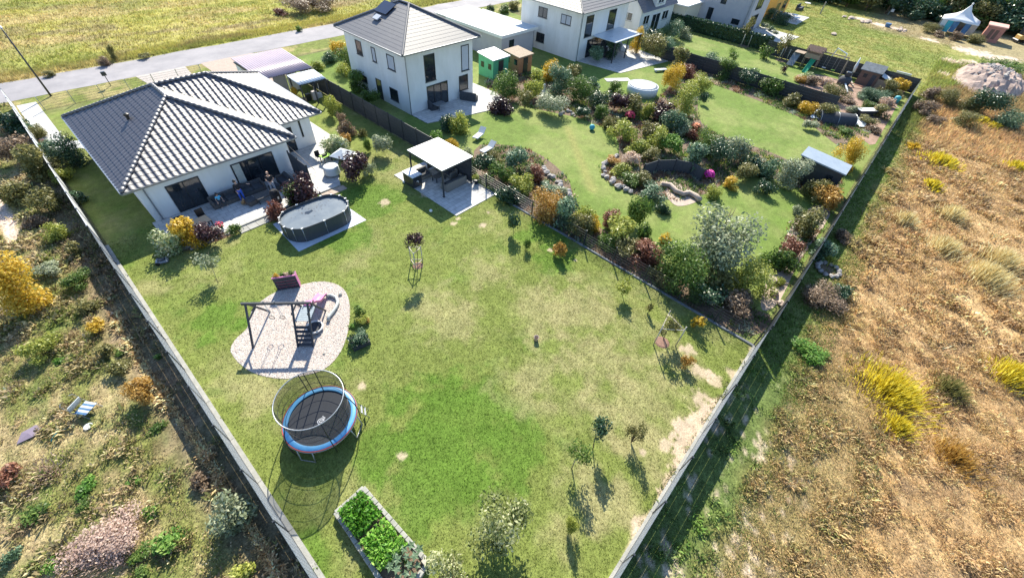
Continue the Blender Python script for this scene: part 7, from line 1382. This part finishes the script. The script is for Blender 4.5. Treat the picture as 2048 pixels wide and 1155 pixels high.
MB().blob((0, 0, 4.7), (.16, .16, .16), 1, 10, 8, 0).build('finial', M['plastic_white'], tn)
for x in (-2.4, 2.4):
    for y in (-2.7, 2.7): MB().rod((x, y, 0), (x, y, 2.25), .05).build('post', M['silver'], tn)
for i, m in enumerate(('fabric_pale', 'turq', 'blue_cloth', 'solar', 'blue_cloth', 'sandstone')): MB().box((-2.45, 2.6 - .88 * (i + 1), .25 + .15 * (i % 3)), (-2.41, 2.6 - .88 * i - .04, 2.2)).build('side_cloth', M[m], tn)
MB().box((-2.2, -2.66, .1), (2.2, -2.62, 2.1)).build('rear_cloth', M['cushion'], tn)
for i, (q, w_, l) in enumerate((((1862, 56), 30, 'olive bush left of the white marquee'), ((1880, 66), 26, 'grey bush at the foot of the marquee'), ((1950, 76), 34, 'brown grey bush between the marquee and the red hut'), ((1915, 74), 24, 'low grey bush in front of the marquee'))): shrub(q[0], q[1], w_, ('olive', 'brown')[i % 2], l, .5, group='bushes near the marquee')
rh = empty('red_hut', (122.3, -7.6, 0), R_(0), 'faded red flat hut tilted beside the dark trees', 'hut'); MB().box((-1.6, -1.25, 0), (1.6, 1.25, 2.3)).build('wall', M['red_wood'], rh); MB().box((-1.75, -1.4, 2.303), (1.75, 1.4, 2.48)).build('roof', M['red_roof'], rh)
for y in (-.6, .1): MB().box((-1.63, y, .5), (-1.602, y + .5, 1.9)).build('panel', M['brown_wood'], rh)
p = at(2034, 85); ex = empty('mini_excavator', (p.x, p.y, 0), R_(30), 'small yellow excavator by the dark trees at the right edge', 'excavator'); MB().bbox((-.9, -.7, .1), (.9, -.35, .55), .12).bbox((-.9, .35, .1), (.9, .7, .55), .12).build('tracks', M['plastic_black'], ex); MB().bbox((-.8, -.6, .6), (.7, .6, 1.2), .1).build('body', M['gold'], ex); MB().bbox((-.1, -.4, 1.2), (.7, .4, 2.2), .08).build('cab', M['glass'], ex)
MB().path([(-.6, 0, 1.0), (-1.6, 0, 2.0), (-2.4, 0, 1.1), (-2.6, 0, .4)], [.14, .12, .1, .08], 6).build('boom', M['gold'], ex); MB().bbox((-2.9, -.25, .1), (-2.4, .25, .5), .05).build('bucket', M['dark_metal'], ex)
p = at(1775, 30); t_ = empty('sign_stand', (p.x, p.y, 0), 0, 'white panel on a thin leaning stand on the far lawn', 'stand'); MB().rod((0, 0, 0), (.2, -.3, 2.2), .05).build('post', M['silver'], t_); MB().box((.1, -1.0, 2.1), (.2, .2, 2.8)).build('panel', M['plastic_white'], t_); MB().box((-.1, -.7, .6), (.0, -.2, 1.1)).build('lower_panel', M['plastic_white'], t_)
for i, (q, l) in enumerate((((1855, 30), 'left one of two grey panels lying by the dark trees'), ((1870, 33), 'right one of two grey panels lying by the dark trees'))): p = at(*q); tag(MB().obox((p.x, p.y, .5), (.05, .7, .8), (.8, 0, .6), (0, 1, 0), (-.6, 0, .8)).build('ground_panel', M['gutter'], None), l, 'panel', 'two grey panels')
p = at(1640, 28); tag(MB().rod((p.x, p.y, 0), (p.x, p.y, 2.0), .12, 8).build('grey_post', M['gutter'], None), 'short pale grey post on the far lawn beyond the yellow house', 'post')
p = at(1774, 54); tag(MB().lathe([(.4, 0), (.5, .5), (.45, .6), (.02, .62)], (p.x, p.y, 0), 14).build('blue_tub', M['blue_cloth'], None), 'blue tub among pale stones on the far lawn', 'tub')
for i, (q, l) in enumerate((((1667, 70), 'lone pale slab in the middle of the far lawn'), ((1700, 38), 'pale rubble pile at the upper left of the far lawn'), ((1732, 45), 'pale rubble pile left of the blue tub'), ((1800, 60), 'pale rubble pile right of the blue tub'), ((1650, 105), 'flat pale stone on the far lawn near the fence'))):
    p = at(*q); b = MB(); rd = random.Random(i)
    for k in range(1 if i in (0, 4) else 9): r_ = rd.uniform(.2, .5); b.blob((p.x + rd.gauss(0, .9) * (i not in (0, 4)), p.y + rd.gauss(0, .5) * (i not in (0, 4)), r_ * .3), (r_ * 1.3, r_, r_ * .5), k, 7, 5, .2)
    tag(b.build('stone_pile', M['sandstone'], None), l, 'stones')
# garden furniture on the terraces of the grey block and yellow house
p = at(1598, 20); t_ = empty('terrace_sofa', (p.x, p.y, .06), 0, 'dark lounge furniture on the terrace of the yellow house', 'sofa'); MB().bbox((-1.2, -.5, 0), (1.2, .5, .45), .05).build('seat', M['cushion'], t_); MB().bbox((-1.2, .3, .45), (1.2, .5, .9), .05).build('backrest', M['cushion'], t_)
for i, (q, l) in enumerate((((1612, 14), 'white round garden table by the yellow house'), ((1586, 38), 'white sun bed between the two lawns of the grey block'), ((1590, 44), 'white bird bath on the grass beside the grey block terrace'))):
    p = at(*q); t_ = empty('garden_table', (p.x, p.y, 0), 0, l, 'table'); MB().lathe([(.6, .66), (.6, .72)], n=16).build('tabletop', M['plastic_white'], t_); MB().rod((0, 0, 0), (0, 0, .66), .05).build('leg', M['silver'], t_)
for i, (q, w_, lf, l) in enumerate((((1530, 52), 16, 'silver', 'grey plant left on the white terrace of the grey block'), ((1542, 58), 14, 'bluegreen', 'blue green plant in the middle of the white terrace'), ((1553, 64), 12, 'silver', 'grey plant at the right end of the white terrace'), ((1568, 36), 40, 'dark', 'dark hedge bush between the grey block and the yellow house'), ((1540, 30), 30, 'dark', 'dark bush behind the white terrace by the yellow wall'))): shrub(q[0], q[1], w_, lf, l, .6, group='plants on the far terraces')
for i, (q, l) in enumerate((((1357, 34), 'closed pale parasol in front of the cream annex'), ((1232, 92), 'closed pale parasol beside the patio canopy'))):
    p = at(*q); t_ = empty('closed_parasol', (p.x, p.y, 0), 0, l, 'parasol', 'closed parasols'); MB().rod((0, 0, 0), (0, 0, 2.4), .03).build('pole', M['silver'], t_); MB().path([(0, 0, .9), (0, 0, 1.4), (0, 0, 2.4)], [.12, .22, .04], 8).build('canopy', M['fabric_pale'], t_, True)
for i, (q, m, l) in enumerate((((1210, 112), 'cushion', 'dark garden sofa under the patio canopy'), ((1245, 100), 'fabric_pale', 'pale garden sofa at the edge of the patio canopy'), ((862, 215), 'cushion', 'dark covered furniture in front of the terrace door of the two storey house'), ((938, 200), 'cushion', 'dark garden chairs below the right window of the two storey house'), ((1345, 45), 'cushion', 'dark round garden furniture beside the gabled house'))):
    p = at(*q); t_ = empty('garden_sofa', (p.x, p.y, .06), i * .7, l, 'sofa'); MB().bbox((-.9, -.45, 0), (.9, .45, .42), .06).build('seat', M[m], t_); MB().bbox((-.9, .25, .421), (.9, .45, .85), .06).build('backrest', M[m], t_)
p = at(880, 222); t_ = empty('garden_table', (p.x, p.y, .06), 0, 'small grey table on the terrace of the two storey house', 'table'); MB().box((-.6, -.4, .68), (.6, .4, .72)).build('tabletop', M['gutter'], t_); MB().box((-.05, -.05, 0), (.05, .05, .68)).build('leg', M['silver'], t_)
# ------------------------------------------------------------------ wood at the upper right, verge bushes
rd = random.Random(20); n = 0
WT = [('dark', 'dark evergreen tree in the wood at the upper right edge'), ('olive', 'olive autumn tree in the wood at the upper right edge'), ('green', 'mid green tree in the wood at the upper right edge')]
for row, (dx, hh) in enumerate(((0, 4.2), (5, 6), (11, 7.5), (18, 8.5))):
    for i in range(12):
        y = 30 - i * 4.0 - row * 1.4 + rd.uniform(-1, 1); x = 127 + dx + (12 - y) * .16 + rd.uniform(-1, 1) + max(0, y - 14) * .3
        k = (0, 0, 1, 0, 2)[(i * 3 + row) % 5]
        if row == 0 and -10 < y < 2: x += 2.5
        tree(x, y, hh * rd.uniform(.8, 1.2), rd.uniform(5.5, 7), hh * .9, WT[k][0], ORD[i] + ' ' + WT[k][1].replace('in the wood', 'from the left in the ' + ('front', 'second', 'third', 'back')[row] + ' row of the wood').replace(' at the upper right edge', ''), 'm' if row else 'm', .16, nl=5, group=WT[k][1].replace('tree', 'trees'))
VG = [(208, 121, 22, 'brown', 'small brown bush on the meadow verge above the lamp', .8), (225, 108, 16, 'olive', 'slim olive plant beside the brown verge bush', 1.5), (598, 12, 60, 'brown', 'long grey brown thicket in the meadow at the top edge', .45), (640, 6, 60, 'brown', 'right end of the grey brown meadow thicket', .4), (560, 22, 34, 'red', 'reddish low thicket left of the grey brown one', .4), (596, 57, 14, 'green', 'small green bush on the verge near the two storey house', .8), (100, 148, 22, 'olive', 'olive tuft at the road edge left of the lamp', .4), (290, 112, 22, 'olive', 'olive tuft at the road edge right of the brown bush', .4), (982, 22, 14, 'dark', 'small dark cone tree beside the road behind the garage', 1.3), (1010, 14, 30, 'green', 'green bush row beside the road near the second house', .6), (1030, 10, 24, 'olive', 'olive bush at the road corner by the second house', .7)]
for s in VG: shrub(s[0], s[1], s[2], s[3], s[4], s[5], group='bushes along the road')
